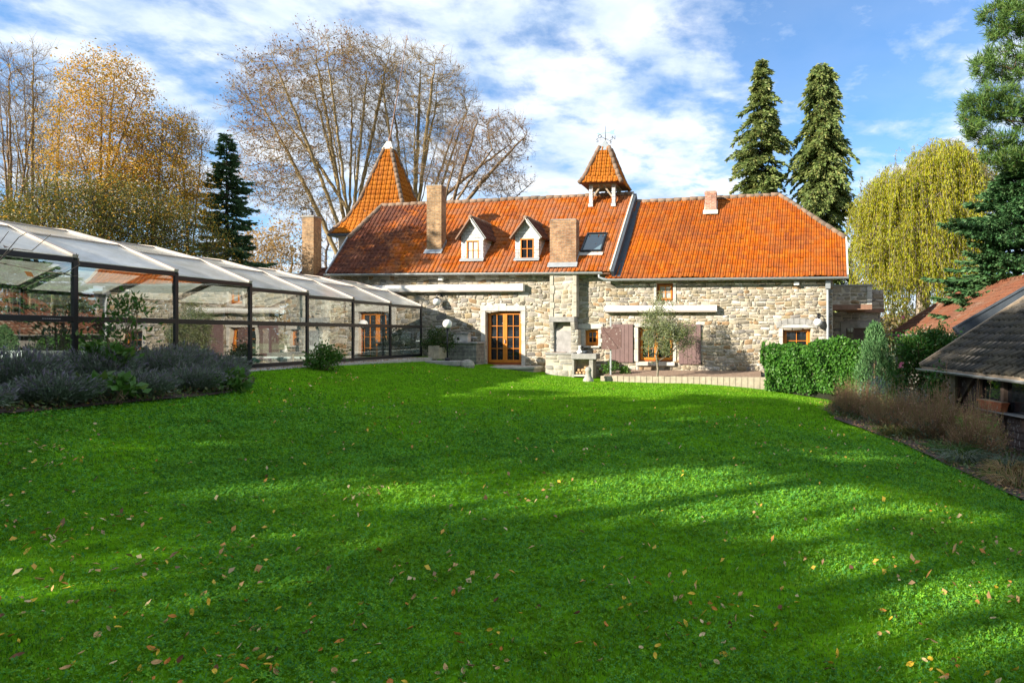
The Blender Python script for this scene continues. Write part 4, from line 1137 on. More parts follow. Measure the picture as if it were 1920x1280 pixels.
# outdoor fireplace under the chimney breast
vb = -0.92
fu0, fz1 = hpx(1022, 661, vb); fu1 = hu(1074, vb); fz0 = 0.05
bq = hthing('outdoor_fireplace', 'stone outdoor fireplace with steel back plate under the chimney breast', 'fireplace', fu0, vb, 0.05)
rel = lambda x, y, v: Vector((hpx(x, y, v)[0] - fu0, v - vb, hpx(x, y, v)[1] - 0.05))
W_ = fu1 - fu0; top = fz1 - 0.05
bs = MB().box(0.012, W_, 0.03, -vb - 0.06, -0.6, top - 0.07).build('base', M['mortar'], bq)
link('stonework', stones(sr, 0.0, W_, -0.1, top - 0.075, 0.045, [], (0.2, 0.3), (0.3, 0.6), 0.01, 0.008), M['bbqstone'], bs)
MB().box(-0.02, W_ + 0.03, -0.02, -vb - 0.05, top - 0.068, top).build('hearth', M['bluestone'], bq, bevel=0.012)
vp = -0.50
for x0, x1 in ((1031, 1038.5), (1070.5, 1084)):
    p0, p1 = rel(x0, 618, vp), rel(x1, 660, vp)
    link('pillar', stones(sr, p0.x, p1.x, top + 0.002, p0.z - 0.004, vp - vb + 0.03, [], (0.11, 0.15), (0.12, 0.3), 0.006, 0.008), M['bbqstone'], bq)
    MB().box(p0.x + .01, p1.x - .01, vp - vb + .03, -vb - .06, top + .002, p0.z - .006).build('pillar', M['mortar'], bq)
    q0 = rel(x0 - 1, 603.5, vp)
    MB().prism([(p0.x, vp - vb, p0.z), (p0.x, -vb - .06, p0.z), (p0.x, -vb - .06, q0.z - .004), (p0.x, vp - vb - .08, q0.z - .004), (p0.x, vp - vb - .07, q0.z - .1)], (min(.16, p1.x - p0.x), 0, 0)).build('corbel', M['bbqstone'], bq, bevel=0.01)
p0, p1 = rel(1029, 603.5, -0.55), rel(1077, 594, -0.55)
MB().box(p0.x, p1.x, -0.55 - vb, -vb - .06, p0.z, rel(1050, 594, VCB).z - 0.004).build('mantel', M['bluestone'], bq, bevel=0.015)
p0, p1 = rel(1039, 658, -0.40), rel(1071, 619.5, -0.40)
MB().box(p0.x, p1.x, -0.40 - vb, -0.385 - vb, top + .002, p1.z).build('back_plate', M['steel'], bq)
MB().prism([(p0.x + .02, -.38 - vb, p1.z - .02), (p1.x - .02, -.38 - vb, p1.z - .02), (p1.x - .02, -.12 - vb, p1.z + .35), (p0.x + .15, -.12 - vb, p1.z + .35)], (0, .03, .02)).build('smoke_slope', M['mortar'], bq)
MB().box(W_ * .25, W_ * .72, 0.03, 0.30, top + .001, top + .02).build('grate', M['mulch'], bq)

# stone table with firewood beneath
vt = -1.15
tu0, tz1 = hpx(1071, 663, vt); tu1 = hu(1117, vt)
tb = hthing('stone_table', 'thick grey stone table slab beside the fireplace with firewood under it', 'table', tu0, vt, 0.0)
tz = tz1; th = 0.21
MB().box(0, tu1 - tu0 + .02, 0, 0.62, tz - th, tz).build('slab', M['bluestone'], tb, bevel=0.02)
lx = lambda x: hu(x, vt + .06) - tu0
for x0, x1 in ((1072, 1076.5), (1104.5, 1112)):
    MB().box(lx(x0), lx(x1), 0.06, 0.55, -0.5, tz - th - .003).build('leg', M['bbqstone'], tb, bevel=0.012)
MB().box(lx(1076.5) + .003, lx(1104.5) - .003, 0.47, 0.50, -0.3, tz - th - .004).build('back_panel', M['greystone'], tb)
MB().box(lx(1076.5) + .003, lx(1104.5) - .003, 0.03, 0.465, 0.03, 0.10).build('floor_slab', M['paving'], tb)
rl = random.Random(4)
for i in range(9):
    row, kk = divmod(i, 4); xx = lx(1079) + 0.05 + kk * 0.125 + (row % 2) * .06; zz_ = 0.165 + row * 0.105
    if row == 2: xx = lx(1096)
    r_ = rl.uniform(0.048, 0.062)
    n = 5 + i % 2; pts = [(r_ * math.cos(2 * math.pi * k / n + i) * rl.uniform(.8, 1.1), -0.2 , r_ * math.sin(2 * math.pi * k / n + i) * rl.uniform(.8, 1.1)) for k in range(n)]
    tag(MB().prism(pts, (0, 0.38, 0)).build('log', M['log'], None, H(tu0 + xx, vt + 0.30, zz_), HR + rl.uniform(-.1, .1)), ('split log in the bottom row of the woodpile under the stone table', 'split log in the middle row of the woodpile under the stone table', 'single split log on top of the woodpile under the stone table')[row], 'log', 'firewood under the stone table')
# small white figurine and pot on the table
u, z = hpx(1087, 661, vt + .2)
fg = hthing('figurine', 'small white garden figurine sitting on the stone table', 'figurine', u, vt + .22, tz)
MB().lathe((0, 0, 0), [(.09, 0), (.10, .05), (.08, .10), (.06, .16), (.05, .19), (.02, .21)], 14).build('body', M['white'], fg, smooth=True)
MB().sphere((0, -.01, .245), .058, 12, 8).lathe((-.035, 0, .28), [(.018, 0), (.005, .05)], 6).lathe((.035, 0, .28), [(.018, 0), (.005, .05)], 6).build('head', M['white'], fg, smooth=True)
mb = MB().sphere((-.085, -.04, .07), .035, 8, 6).sphere((.085, -.04, .07), .035, 8, 6); mb.build('arm', M['white'], fg, smooth=True)
bwl_ = MB().lathe((0, 0, 0), [(.06, 0), (.09, .06), (.10, .11), (.085, .11), (.05, .03)], 16).build('bowl', M['lead'], None, H(u + .20, vt + .25, tz), HR, smooth=True)
tag(bwl_, 'dark grey bowl next to the white figurine on the stone table', 'bowl')
# small worn stone post
cpx = px(1103, 709, 22.9)
sp_ = MB().lathe((0, 0, 0), [(.19, -.25), (.19, .06), (.15, .13), (.11, .19), (.095, .34), (.115, .38), (.115, .42), (.08, .50), (.02, .52)], 14).build('stone_post', M['greystone'], None, (cpx.x, cpx.y, gz(cpx.x, cpx.y)), 0, smooth=True)
tag(sp_, 'small worn stone post standing on the lawn before the stone table', 'stone post')
# board on a pole
vbp = -1.45
u, zb = hpx(1145, 690, vbp); zt_ = hz(1145, 594, vbp)
bp = hthing('pole_board', 'weathered brown wooden board fixed to a thin grey pole', 'board', u, vbp, 0)
MB().box(-.028, .028, -.028, .028, -.4, zt_).build('pole', M['zinc'], bp)
q0, q1 = hpx(1128, 655, vbp - .1), hpx(1159.5, 614.5, vbp - .1)
mb = MB()
n = 6
for i in range(n):
    za_, zb_ = q0[1] + (q1[1] - q0[1]) * i / n, q0[1] + (q1[1] - q0[1]) * (i + 1) / n
    mb.box(q0[0] - u + .02 * math.sin(i), q1[0] - u, -.10, -.065, za_ + .003, zb_ - .003)
board_panel = mb.build('panel', None, bp)
def peel():
    m, nt, b = new_mat('peeling brown paint'); co = obj_co(nt)
    c = mix(nt, ramp(nt, noise(nt, co, 6, 6, 0.75, 1.5), [(0.58, 0.0), (0.63, 0.9)]), (0.12, 0.065, 0.06), (0.50, 0.45, 0.42))
    nt.links.new(c, b.inputs['Base Color']); b.inputs['Roughness'].default_value = 0.8; return m
M['peel'] = peel(); board_panel.data.materials.append(M['peel'])
MB().bar((q0[0] - u + .03, -.11, q1[1] - .04), (q1[0] - u - .04, -.11, q0[1] + .06), .02, .05).box(q0[0] - u - .02, q1[0] - u + .02, -.12, -.06, q1[1], q1[1] + .035).box(q1[0] - u + .002, q1[0] - u + .10, -.10, -.03, q0[1] + .04, q1[1] - .03).build('frame', M['peel'], bp)

# palisade edging of the border below the wall
eu0, eu1 = hu(1126, -2.05), hu(1427, -2.05)
ed = hthing('border_edging', 'pale concrete palisade edging a narrow soil border along the house wall', 'edging', eu0, -2.05, 0)
mb = MB(); x = 0; i = 0
while x < eu1 - eu0:
    w = 0.215; mb.box(x, x + w - .012, random.uniform(-.008, .008), .07, -.7, 0.115 + random.uniform(-.008, .008)); x += w
mb.build('palisade', M['edging'], ed, bevel=0.012)
bo = MB()
bo.hexa([(eu0, -1.97, -.5), (eu1, -1.97, -.5), (eu1, 0.0, -.5), (eu0, 0.0, -.5), (eu0, -1.97, 0.085), (eu1, -1.97, 0.075), (eu1, 0.0, .22), (eu0, 0.0, .24)])
tag(bo.build('border_soil', M['mulch'], None, H(0, 0, 0), HR), kind='structure')

# grey stone planter wall with lamp post, box and shrub at the end of the enclosure
pvv = -1.0
pu0, pz1 = hpx(826, 641, pvv); pu1 = hu(893, pvv)
plw = hthing('planter_wall', 'low grey brick-like stone planter wall between the enclosure and the door', 'planter', pu0, pvv, 0)
MB().box(0, pu1 - pu0, 0, 0.75, -.3, pz1 - .07).build('wall', M['greybrick'], plw)
MB().box(-.06, pu1 - pu0 + .06, -.06, .80, pz1 - .068, pz1).build('coping', M['bluestone'], plw, bevel=0.012)
u0, z0 = hpx(849, 636.5, pvv + .3); u1, z1 = hpx(877, 626, pvv + .3)
bx = hthing('nest_box', 'small whitish stone box with a dark opening on the planter wall', 'box', u0, pvv + .3, pz1)
MB().box(0, u1 - u0, 0, .3, 0.001, z1 - pz1).build('body', M['limewash'], bx, bevel=0.01)
MB().box(-.04, u1 - u0 + .06, -.04, .34, z1 - pz1, z1 - pz1 + .04).build('lid', M['bluestone'], bx)
MB().lathe((0, 0, 0), [(.05, 0), (.06, .004)], 10).build('opening', M['black'], bx, (.22, -.006, .12)).rotation_euler = (R(90), 0, 0)
gp = px(839, 672, 23.6)
lp = thing('garden_lamp', 'white globe garden lamp on a slim dark post before the planter wall', 'lamp', (gp.x, gp.y, gp.z), HR)
zg = px(839, 607, 23.6).z - gp.z
MB().sphere((0, 0, zg), .165, 22, 14).build('globe', M['opal'], lp, smooth=True)
MB().tube([(0, 0, -.1), (0, 0, zg - .14)], .028, 10).lathe((0, 0, zg - .20), [(.03, 0), (.08, .05), (.08, .07)], 12).lathe((0, 0, -.1), [(.10, 0), (.10, .12), (.03, .14)], 12).build('post', M['frame'], lp, smooth=True)
sb0, sb1 = px(806, 677, 23.6), px(868, 677, 23.6)
sb = thing('stone_slab', 'long mossy stone slab lying on blocks at the foot of the lamp', 'slab', (sb0.x, sb0.y, sb0.z), HR)
MB().box(0, sb1.x - sb0.x, -.35, .35, -.16, .02).build('slab', M['bluestone'], sb, bevel=.02)
MB().box(.25, sb1.x - sb0.x - .4, -.25, .3, -.6, -.163).build('support', M['concrete'], sb)
rk = MB().sphere((0, 0, 0), .2, 9, 6).build('boulder', M['greystone'], None, (sb1.x + .2, sb1.y - .1, gz(sb1.x + .2, sb1.y) + .08), .4); rk.scale = (1.3, .8, 1.1)
tag(rk, 'rough grey boulder at the right end of the mossy slab', 'boulder')
w0, w1 = px(803, 668, 24.2), px(824, 648, 24.2)
wp = thing('plant_trough', 'pale vertical-board plant trough holding the dark shrub by the enclosure', 'planter', (w0.x, w0.y, w0.z), HR)
mb = MB(); n = 6; L = w1.x - w0.x
for i in range(n): mb.box(i * L / n + .003, (i + 1) * L / n - .003, 0, .05, -.1, w1.z - w0.z)
mb.box(0, L, .052, .6, -.1, w1.z - w0.z - .06); mb.build('body', M['edging'], wp, bevel=.004)

# ------------------------------------------------------------------ the pool and its sliding enclosure
PX, PY, PZ, SL = -11.37, 12.1, 0.78, 2.165
dk = MB(); dk.box(-8.6, 0.0 + TE, -9, 12.6, -1.0, -0.02)
deck = dk.build('terrace', M['paving'], None, (PX, PY, PZ), HR); tag(deck, kind='structure')
mb = MB().box(-5.4, -1.7, -5.0, 11.0, -0.018, 0.004)
wm, nt, b = new_mat('pool water'); b.inputs['Base Color'].default_value = (0.05, 0.22, 0.27, 1); b.inputs['Roughness'].default_value = 0.04
bump(nt, b, noise(nt, obj_co(nt), 5, 3), 0.15, 0.02)
tag(mb.build('pool_water', wm, None, (PX, PY, PZ), HR), kind='structure')
mb = MB()
for a in ((-5.75, -5.402, -5.4, 11.35), (-1.698, -1.35, -5.4, 11.35), (-5.402, -1.698, 11.002, 11.35)): mb.box(a[0], a[1], a[2], a[3], -0.018, 0.03)
tag(mb.build('pool_coping', M['white'], None, (PX, PY, PZ), HR), kind='structure')
rw = thing('cover_roller', 'white rolled pool cover on a low trestle behind the left glass panes', 'pool cover', Vector((PX, PY, PZ)) + Vector((-.2, 2.3, 0)), HR)
mb = MB(); mb.tube([(-6.0, 0, .34), (-.9, 0, .34)], .15, 16); mb.build('roll', M['white'], rw, smooth=True)
for xx in (-5.9, -1.0):
    MB().bar((xx, -.3, 0), (xx, 0, .34), .05, .05).bar((xx, .3, 0), (xx, 0, .34), .05, .05).build('leg', M['white'], rw)
en = thing('pool_enclosure', 'telescopic glass pool enclosure with anthracite frames and pale curved roof', 'pool enclosure', (PX, PY, PZ), HR)
EH = {-4: 2.46, -3: 2.44, -2: 2.38, -1: 2.30, 0: 2.24, 1: 2.16, 2: 2.06, 3: 1.985, 4: 1.955, 5: 1.935}
MIDZ = 1.15
for k in range(-4, 6):
    y0, y1 = k * SL - (0.05 if k > -4 else 0), (k + 1) * SL
    xo = -0.055 * (k + 1) if k < 3 else -0.165 - 0.03 * (k - 2); e = EH[k]; Wd = 7.0 + 2 * xo
    P = [(xo, e), (xo - 1.4, e + .58), (xo - 2.75, e + .93), (xo - Wd / 2, e + 1.0), (xo - Wd + 2.75, e + .93), (xo - Wd + 1.4, e + .58), (xo - Wd, e)]
    for xs, sg in ((xo, -1), (xo - Wd, 1)):
        fr = MB(); a, b = sorted((xs, xs + sg * .065))
        fr.box(a, b, y0, y0 + .085, 0, e); fr.box(a, b, y1 - .085, y1, 0, e)
        fr.box(a, b, y0 + .085, y1 - .085, 0, .10); fr.box(a, b, y0 + .085, y1 - .085, MIDZ - .055, MIDZ + .055); fr.box(a, b, y0 + .085, y1 - .085, e - .09, e + .01)
        if sg < 0: sec = fr.build('enclosure_section', M['frame'], en, bevel=.006)
        else: fr.build('far_frame', M['frame'], sec, bevel=.006)
    rb = MB(); pn = MB(); dkr = MB()
    for i in range(6):
        (xa, za_), (xb, zb_) = P[i], P[i + 1]
        for yy in (y0 + .055, y1 - .055):
            rb.bar((xa, yy, za_ + .035), (xb, yy, zb_ + .035), .11, .07, (0, 0, 1))
            dkr.bar((xa, yy, za_ - .035), (xb, yy, zb_ - .035), .06, .06, (0, 0, 1))
        if i: dkr.bar((xa, y0 + .1, za_ - .02), (xa, y1 - .1, za_ - .02), .06, .05); rb.bar((xa, y0 + .1, za_ + .035), (xa, y1 - .1, za_ + .035), .05, .03)
        v = Vector((xb - xa, 0, zb_ - za_)); nn = Vector((-v.z, 0, v.x)).normalized() * (-1 if v.x < 0 else 1)
        q = MB().prism([(xa, y0 + .10, za_ + .008), (xb, y0 + .10, zb_ + .008), (xb, y1 - .10, zb_ + .008), (xa, y1 - .10, za_ + .008)], nn * .016)
        q.build('roof_panel', M['poly'], sec)
    rb.build('roof_rib', M['beige'], sec, bevel=.008); dkr.build('roof_beam', M['frame'], sec)
    for xs in (xo - .03, xo - Wd + .03):
        for a, b in ((.10, MIDZ - .055), (MIDZ + .055, e - .09)):
            MB().add([(xs, y0 + .08, a - .01), (xs, y1 - .08, a - .01), (xs, y1 - .08, b + .01), (xs, y0 + .08, b + .01)], [(0, 1, 2, 3)]).build('glass_pane', M['glass'], sec)
    if k == 5:
        ew = MB(); pe = [(x, y1 - .03, z - .02) for x, z in P] + [(xo - Wd, y1 - .03, .05), (xo, y1 - .03, .05)]
        MB().add(pe, [tuple(range(len(pe)))]).build('end_pane', M['glass'], sec)
        for f in (.25, .5, .75): ew.box(xo - Wd * f - .03, xo - Wd * f + .03, y1 - .06, y1, 0, e + .5)
        ew.box(xo - Wd + .07, xo - .07, y1 - .07, y1 - .001, MIDZ - .05, MIDZ + .05); ew.build('end_frame', M['frame'], sec)
# maker's plate on the mid rail is unreadable and is left as small pale dashes
mb = MB()
for i in range(9): mb.box(0.0, 0.004, -.62 + i * .035, -.62 + i * .035 + .02, MIDZ - .012, MIDZ + .008)
mb.build('rail_marking', M['steel'], en, (-.0 + .001, 0, 0))

# ------------------------------------------------------------------ sheds on the right
s2 = thing('timber_shed', 'low black timber shed with a mossy grey tiled roof at the right edge', 'shed', (6.8, 18.0, 0), math.atan2(.145, 1) )
# local: x away from the lawn, -y towards the camera along the eaves
e0z, slope = 0.735, 0.60
Ls, Wr = 7.0, 3.3
c2 = (Vector((0, -Ls, e0z - .06)), Vector((0, 0, e0z)), Vector((Wr, -Ls, e0z + Wr * slope)), Vector((Wr, 0, e0z + Wr * slope)))
me = tile_field(c2, 32, 11, 21, None, 0.055, [(0, 0.0), (0.12, 0.035), (0.26, 0.05), (0.40, 0.035), (0.52, 0.0), (0.75, -0.012), (1.0, 0.0)])
ro = link('roof', me, M['mosstile'], s2)
MB().prism([c2[0], c2[1], c2[3], c2[2]], (0, 0, -.10)).build('underlay', M['greywood'], ro)
MB().prism([c2[2], c2[3], c2[3] + Vector((Wr, 0, -Wr * slope)), c2[2] + Vector((Wr, 0, -Wr * slope))], (0, 0, -.10)).build('back_slope', M['mosstile'], ro)
mb = MB(); mb.bar(c2[1] + Vector((-.03, .03, .02)), c2[3] + Vector((0, .03, .02)), .05, .16, (0, 0, 1)); mb.build('verge_board', M['greywood'], ro)
g0, g1 = Vector((-.09, -Ls, e0z - .12)), Vector((-.09, .06, e0z - .06)); mb = MB(); r_ = .06
prof = [(math.cos(a), math.sin(a)) for a in np.linspace(math.pi, 2 * math.pi, 9)] + [(0.86 * math.cos(a), 0.86 * math.sin(a)) for a in np.linspace(2 * math.pi, math.pi, 9)]
mb.prism([g0 + Vector((c * r_, 0, s * r_)) for c, s in prof], g1 - g0); mb.tube([g0 + Vector((-r_, 0, 0)), g1 + Vector((-r_, 0, 0))], .011, 6)
for i in range(9):
    q = g0 + (g1 - g0) * (i / 8 * .98 + .01)
    mb.prism([q + Vector((1.12 * c * r_, -.015, 1.12 * s * r_)) for c, s in prof[:9]], (0, .03, 0))
mb.build('gutter', M['zinc'], s2)
xw = 0.38
mb = MB(); mb.box(xw, xw + .2, -1.1, -.05, -2.0, e0z + .1); mb.box(xw, 2 * Wr - .4, -.25, -.05, -2.0, e0z + .1); mb.prism([(xw, -.25, e0z + .1), (2 * Wr - .4, -.25, e0z + .1), (Wr, -.25, e0z + Wr * slope - .2)], (0, .2, 0)); mb.build('limewashed_wall', M['limewash'], s2)
mb = MB(); zlo, zw0, zw1 = -1.6, -.18, .45
py = [-1.12, -2.05, -3.0, -4.05, -5.0, -6.0, -7.0]
win_bays = (1, 2)
for i, (a, b) in enumerate(zip(py, py[1:])):
    segs = [(zlo, zw0)] if i in win_bays else [(zlo, e0z + .05)]
    for c, d in segs:
        z = c; j = 0
        while z < d - .01:
            h = min(.17, d - z); mb.hexa([(xw + .05, b, z), (xw + .05, a, z), (xw + .10, a, z), (xw + .10, b, z), (xw + .085, b, z + h - .004), (xw + .085, a, z + h - .004), (xw + .10, a, z + h - .004), (xw + .10, b, z + h - .004)]); z += h
plank_o = mb.build('plank_wall', None, s2)
def flake():
    m, nt, b = new_mat('flaking black timber'); co = obj_co(nt)
    st_ = nd(nt, 'ShaderNodeMapping'); st_.inputs['Scale'].default_value = (3, 1.5, 0.6); nt.links.new(co, st_.inputs[0])
    c = mix(nt, ramp(nt, noise(nt, st_.outputs[0], 5, 6, 0.75, 1.2), [(0.57, 0.0), (0.63, 0.85)]), (0.085, 0.060, 0.052), (0.48, 0.47, 0.45))
    nt.links.new(c, b.inputs['Base Color']); b.inputs['Roughness'].default_value = 0.75
    bump(nt, b, noise(nt, co, 20, 5), 0.5, .02); return m
M['flake'] = flake(); plank_o.data.materials.append(M['flake'])
for y in py: MB().box(xw - .02, xw + .14, y - .06, y + .06, zlo, e0z + .05).build('timber_post', M['darkwood'], s2)
mb = MB(); mb.box(xw - .012, xw + .13, py[-1] + .062, py[0] - .062, zw0 - .10, zw0); mb.box(xw - .01, xw + .13, py[-1] + .062, py[0] - .062, e0z - .12, e0z + .02); mb.build('timber_rail', M['darkwood'], s2)
for i in (0, 3):
    a, b = py[i], py[i + 1]
    mb = MB(); mb.bar((xw + .02, a - .1, zw0 + .05), (xw + .02, b + .1, e0z - .14), .05, .10, (1, 0, 0)); mb.build('brace', M['darkwood'], s2)
for i in win_bays: MB().box(xw + .09, xw + .096, py[i + 1] + .06, py[i] - .06, zw0, e0z - .12).build('window', M['pane'], s2)
MB().box(xw - .16, xw + .05, py[3] + .1, py[1] - .1, zw0 - .03, zw0 + .004).build('window_sill', M['zinc'], s2)
# planter box
hz2 = Matrix.Rotation(math.atan2(.145, 1), 4, 'Z')
q = Vector((6.8, 18.0, 0)) + hz2 @ Vector((xw - .08, -2.75, zw0 + .006))
ptb = thing('planter_box', 'orange terracotta planter box on the sill of the black timber shed', 'planter', q, math.atan2(.145, 1))
mb = MB(); mb.hexa([(-.08, -.40, 0), (.08, -.40, 0), (.08, .40, 0), (-.08, .40, 0), (-.10, -.46, .19), (.10, -.46, .19), (.10, .46, .19), (-.10, .46, .19)]); mb.box(-.115, .115, -.475, .475, .19, .225); mb.build('trough', M['terracotta'], ptb, bevel=.008)
MB().box(-.09, .09, -.45, .45, .226, .232).build('soil', M['edging'], ptb)

s1 = thing('brick_outhouse', 'outhouse with a brown red tiled roof behind the timber shed', 'outhouse', H(0, 0, 0), HR)
inv = lambda p: Vector(((p[0] - K * (p[1] - DC)) / NN, (K * p[0] + p[1] - DC) / NN, p[2]))
e_n, e_f = inv((8.62, 20.0, 1.66)), inv((9.75, 30.0, 1.66)); r_n, r_f = inv((11.9, 22.2 - 2.0, 3.62)), inv((12.9, 30.0, 3.66))
r_n = Vector((r_n.x, e_n.y, r_n.z))
c1 = (e_n, e_f, r_n, r_f)
ro = link('roof', tile_field((e_n, e_f, r_n, r_f), 40, 14, 31), M['oldtile'], s1)
MB().prism([e_n, e_f, r_f, r_n], (0, 0, -.1)).build('underlay', M['greywood'], ro)
dx = r_n.x - e_n.x
MB().prism([r_n, r_f, r_f + Vector((dx, 0, -2)), r_n + Vector((dx, 0, -2))], (0, 0, -.1)).build('back_slope', M['oldtile'], ro)
mb = MB(); ridge_run(mb, r_n, r_f, .11, .36); mb.build('ridge_tiles', M['oldtile'], ro, smooth=True)
mb = MB(); mb.bar(e_n + Vector((-.03, -.1, .04)), r_n + Vector((0, -.1, .04)), .22, .34, (0, 0, 1)); mb.bar(e_n + Vector((-.05, -.22, .22)), r_n + Vector((0, -.22, .22)), .05, .05); mb.build('flashing', M['lead'], s1)
mb = MB(); mb.prism([e_n + Vector((-.08 + c * .06, 0, -.04 + s * .06)) for c, s in prof], e_f - e_n); mb.tube([e_n + Vector((-.06, .05, -.08)), e_n + Vector((.1, .1, -.4)), e_n + Vector((.12, .1, -2.4))], .05, 10); mb.build('gutter', M['zinc'], s1)
mb = MB(); mb.box(e_n.x + .25, r_n.x + dx - .25, e_n.y + .12, e_f.y - .1, -1.6, 1.6); mb.prism([(e_n.x + .25, e_n.y + .12, 1.6), (r_n.x + dx - .25, e_n.y + .12, 1.6), (r_n.x, e_n.y + .12, 3.4)], (0, e_f.y - e_n.y - .3, 0)); mb.build('wall', M['concrete'], s1)

# ------------------------------------------------------------------ leaves of the different plants
L_ = {}
L_['birch'] = leafmat('golden birch leaves', [(0.510, 0.285, 0.027), (0.630, 0.360, 0.033), (0.420, 0.300, 0.042), (0.570, 0.255, 0.030), (0.300, 0.255, 0.045)], 0.45)
L_['brown'] = leafmat('brown leaves', [(0.213, 0.094, 0.037), (0.300, 0.131, 0.044), (0.150, 0.075, 0.037), (0.250, 0.150, 0.056)], 0.3)
L_['olivegreen'] = leafmat('dull olive leaves', [(0.109, 0.123, 0.020), (0.080, 0.109, 0.020), (0.160, 0.152, 0.023), (0.217, 0.160, 0.026), (0.065, 0.080, 0.020)], 0.3)
L_['spruce'] = leafmat('blue green needles', [(0.050, 0.116, 0.047), (0.072, 0.147, 0.064), (0.094, 0.179, 0.076), (0.037, 0.089, 0.036)], 0.2)
L_['cedar'] = leafmat('shaggy olive conifer sprays', [(0.141, 0.214, 0.062), (0.198, 0.265, 0.078), (0.255, 0.303, 0.092), (0.109, 0.169, 0.058), (0.306, 0.311, 0.108)], 0.3)
L_['willow'] = leafmat('yellow willow leaves', [(0.392, 0.410, 0.021), (0.474, 0.465, 0.027), (0.327, 0.391, 0.024), (0.507, 0.447, 0.028), (0.270, 0.354, 0.021), (0.392, 0.308, 0.028)], 0.5)
L_['pine'] = leafmat('pine needles', [(0.078, 0.162, 0.036), (0.106, 0.196, 0.041), (0.055, 0.122, 0.033), (0.138, 0.210, 0.041)], 0.2)
L_['fir'] = leafmat('fir needles', [(0.047, 0.128, 0.044), (0.070, 0.169, 0.058), (0.034, 0.097, 0.034), (0.109, 0.203, 0.078)], 0.12)
L_['ivy'] = leafmat('glossy ivy leaves', [(0.031, 0.119, 0.011), (0.048, 0.163, 0.014), (0.066, 0.194, 0.018), (0.025, 0.092, 0.011), (0.088, 0.211, 0.026)], 0.25, 0.5)
L_['darkivy'] = leafmat('dark climber leaves', [(0.027, 0.106, 0.020), (0.040, 0.138, 0.022), (0.056, 0.156, 0.027), (0.094, 0.150, 0.025)], 0.25, 0.35)
L_['cypress'] = leafmat('light green cypress sprays', [(0.078, 0.186, 0.066), (0.102, 0.228, 0.078), (0.054, 0.138, 0.054), (0.132, 0.252, 0.090)], 0.15)
L_['olive'] = leafmat('grey green olive leaves', [(0.17, 0.22, 0.10), (0.24, 0.28, 0.15), (0.32, 0.35, 0.21), (0.13, 0.17, 0.07), (0.22, 0.25, 0.06)], 0.3)
L_['lavender'] = leafmat('grey green lavender leaves', [(0.11, 0.16, 0.10), (0.15, 0.20, 0.14), (0.075, 0.12, 0.06), (0.19, 0.23, 0.17)], 0.25)
L_['lavflower'] = leafmat('faded lavender spikes', [(0.20, 0.18, 0.25), (0.26, 0.23, 0.30), (0.17, 0.16, 0.18), (0.30, 0.28, 0.30), (0.17, 0.20, 0.13)], 0.25)
L_['dry'] = leafmat('dry brown stems', [(0.348, 0.187, 0.120), (0.481, 0.291, 0.169), (0.258, 0.145, 0.106), (0.382, 0.291, 0.120), (0.248, 0.242, 0.084)], 0.25)
L_['laurel'] = leafmat('bright green laurel leaves', [(0.055, 0.15, 0.020), (0.075, 0.18, 0.025), (0.04, 0.11, 0.018), (0.11, 0.19, 0.03)], 0.25, 0.35)
L_['box'] = leafmat('dark evergreen leaves', [(0.030, 0.075, 0.015), (0.045, 0.10, 0.018), (0.022, 0.055, 0.014), (0.075, 0.115, 0.02)], 0.2, 0.35)
L_['silver'] = leafmat('silver grey leaves', [(0.17, 0.22, 0.19), (0.22, 0.27, 0.23), (0.12, 0.17, 0.15)], 0.2)
L_['pink'] = leafmat('pink rose petals', [(0.62, 0.18, 0.30), (0.70, 0.28, 0.38), (0.55, 0.12, 0.24)], 0.3)
L_['fern'] = leafmat('light green fern fronds', [(0.16, 0.28, 0.045), (0.12, 0.23, 0.04), (0.20, 0.31, 0.06)], 0.35)
L_['tan'] = leafmat('tan autumn leaves', [(0.432, 0.264, 0.096), (0.360, 0.228, 0.072), (0.288, 0.192, 0.072), (0.504, 0.324, 0.120)], 0.4)
L_['hedge'] = leafmat('purple brown hedge leaves', [(0.075, 0.050, 0.045), (0.055, 0.050, 0.030), (0.10, 0.06, 0.05), (0.06, 0.07, 0.025)], 0.3)
L_['weeds'] = leafmat('mixed weeds', [(0.075, 0.13, 0.03), (0.11, 0.17, 0.04), (0.06, 0.09, 0.03), (0.16, 0.17, 0.07), (0.17, 0.11, 0.05), (0.09, 0.14, 0.07)], 0.25)
L_['straw'] = leafmat('straw coloured blades', [(0.42, 0.28, 0.13), (0.34, 0.23, 0.10), (0.28, 0.20, 0.08), (0.20, 0.22, 0.05)], 0.3)

def P3(x, y, Y): return np.array(px(x, y, Y))
def G(x, Y): X = (x - CX) / F * Y; return np.array((X, Y, gz(X, Y)))
def blob(x, y, Y, rx, ry, share=1.0, depth=None):
    s = Y / F; return (P3(x, y, Y), (rx * s, (depth or rx) * s, ry * s), share)

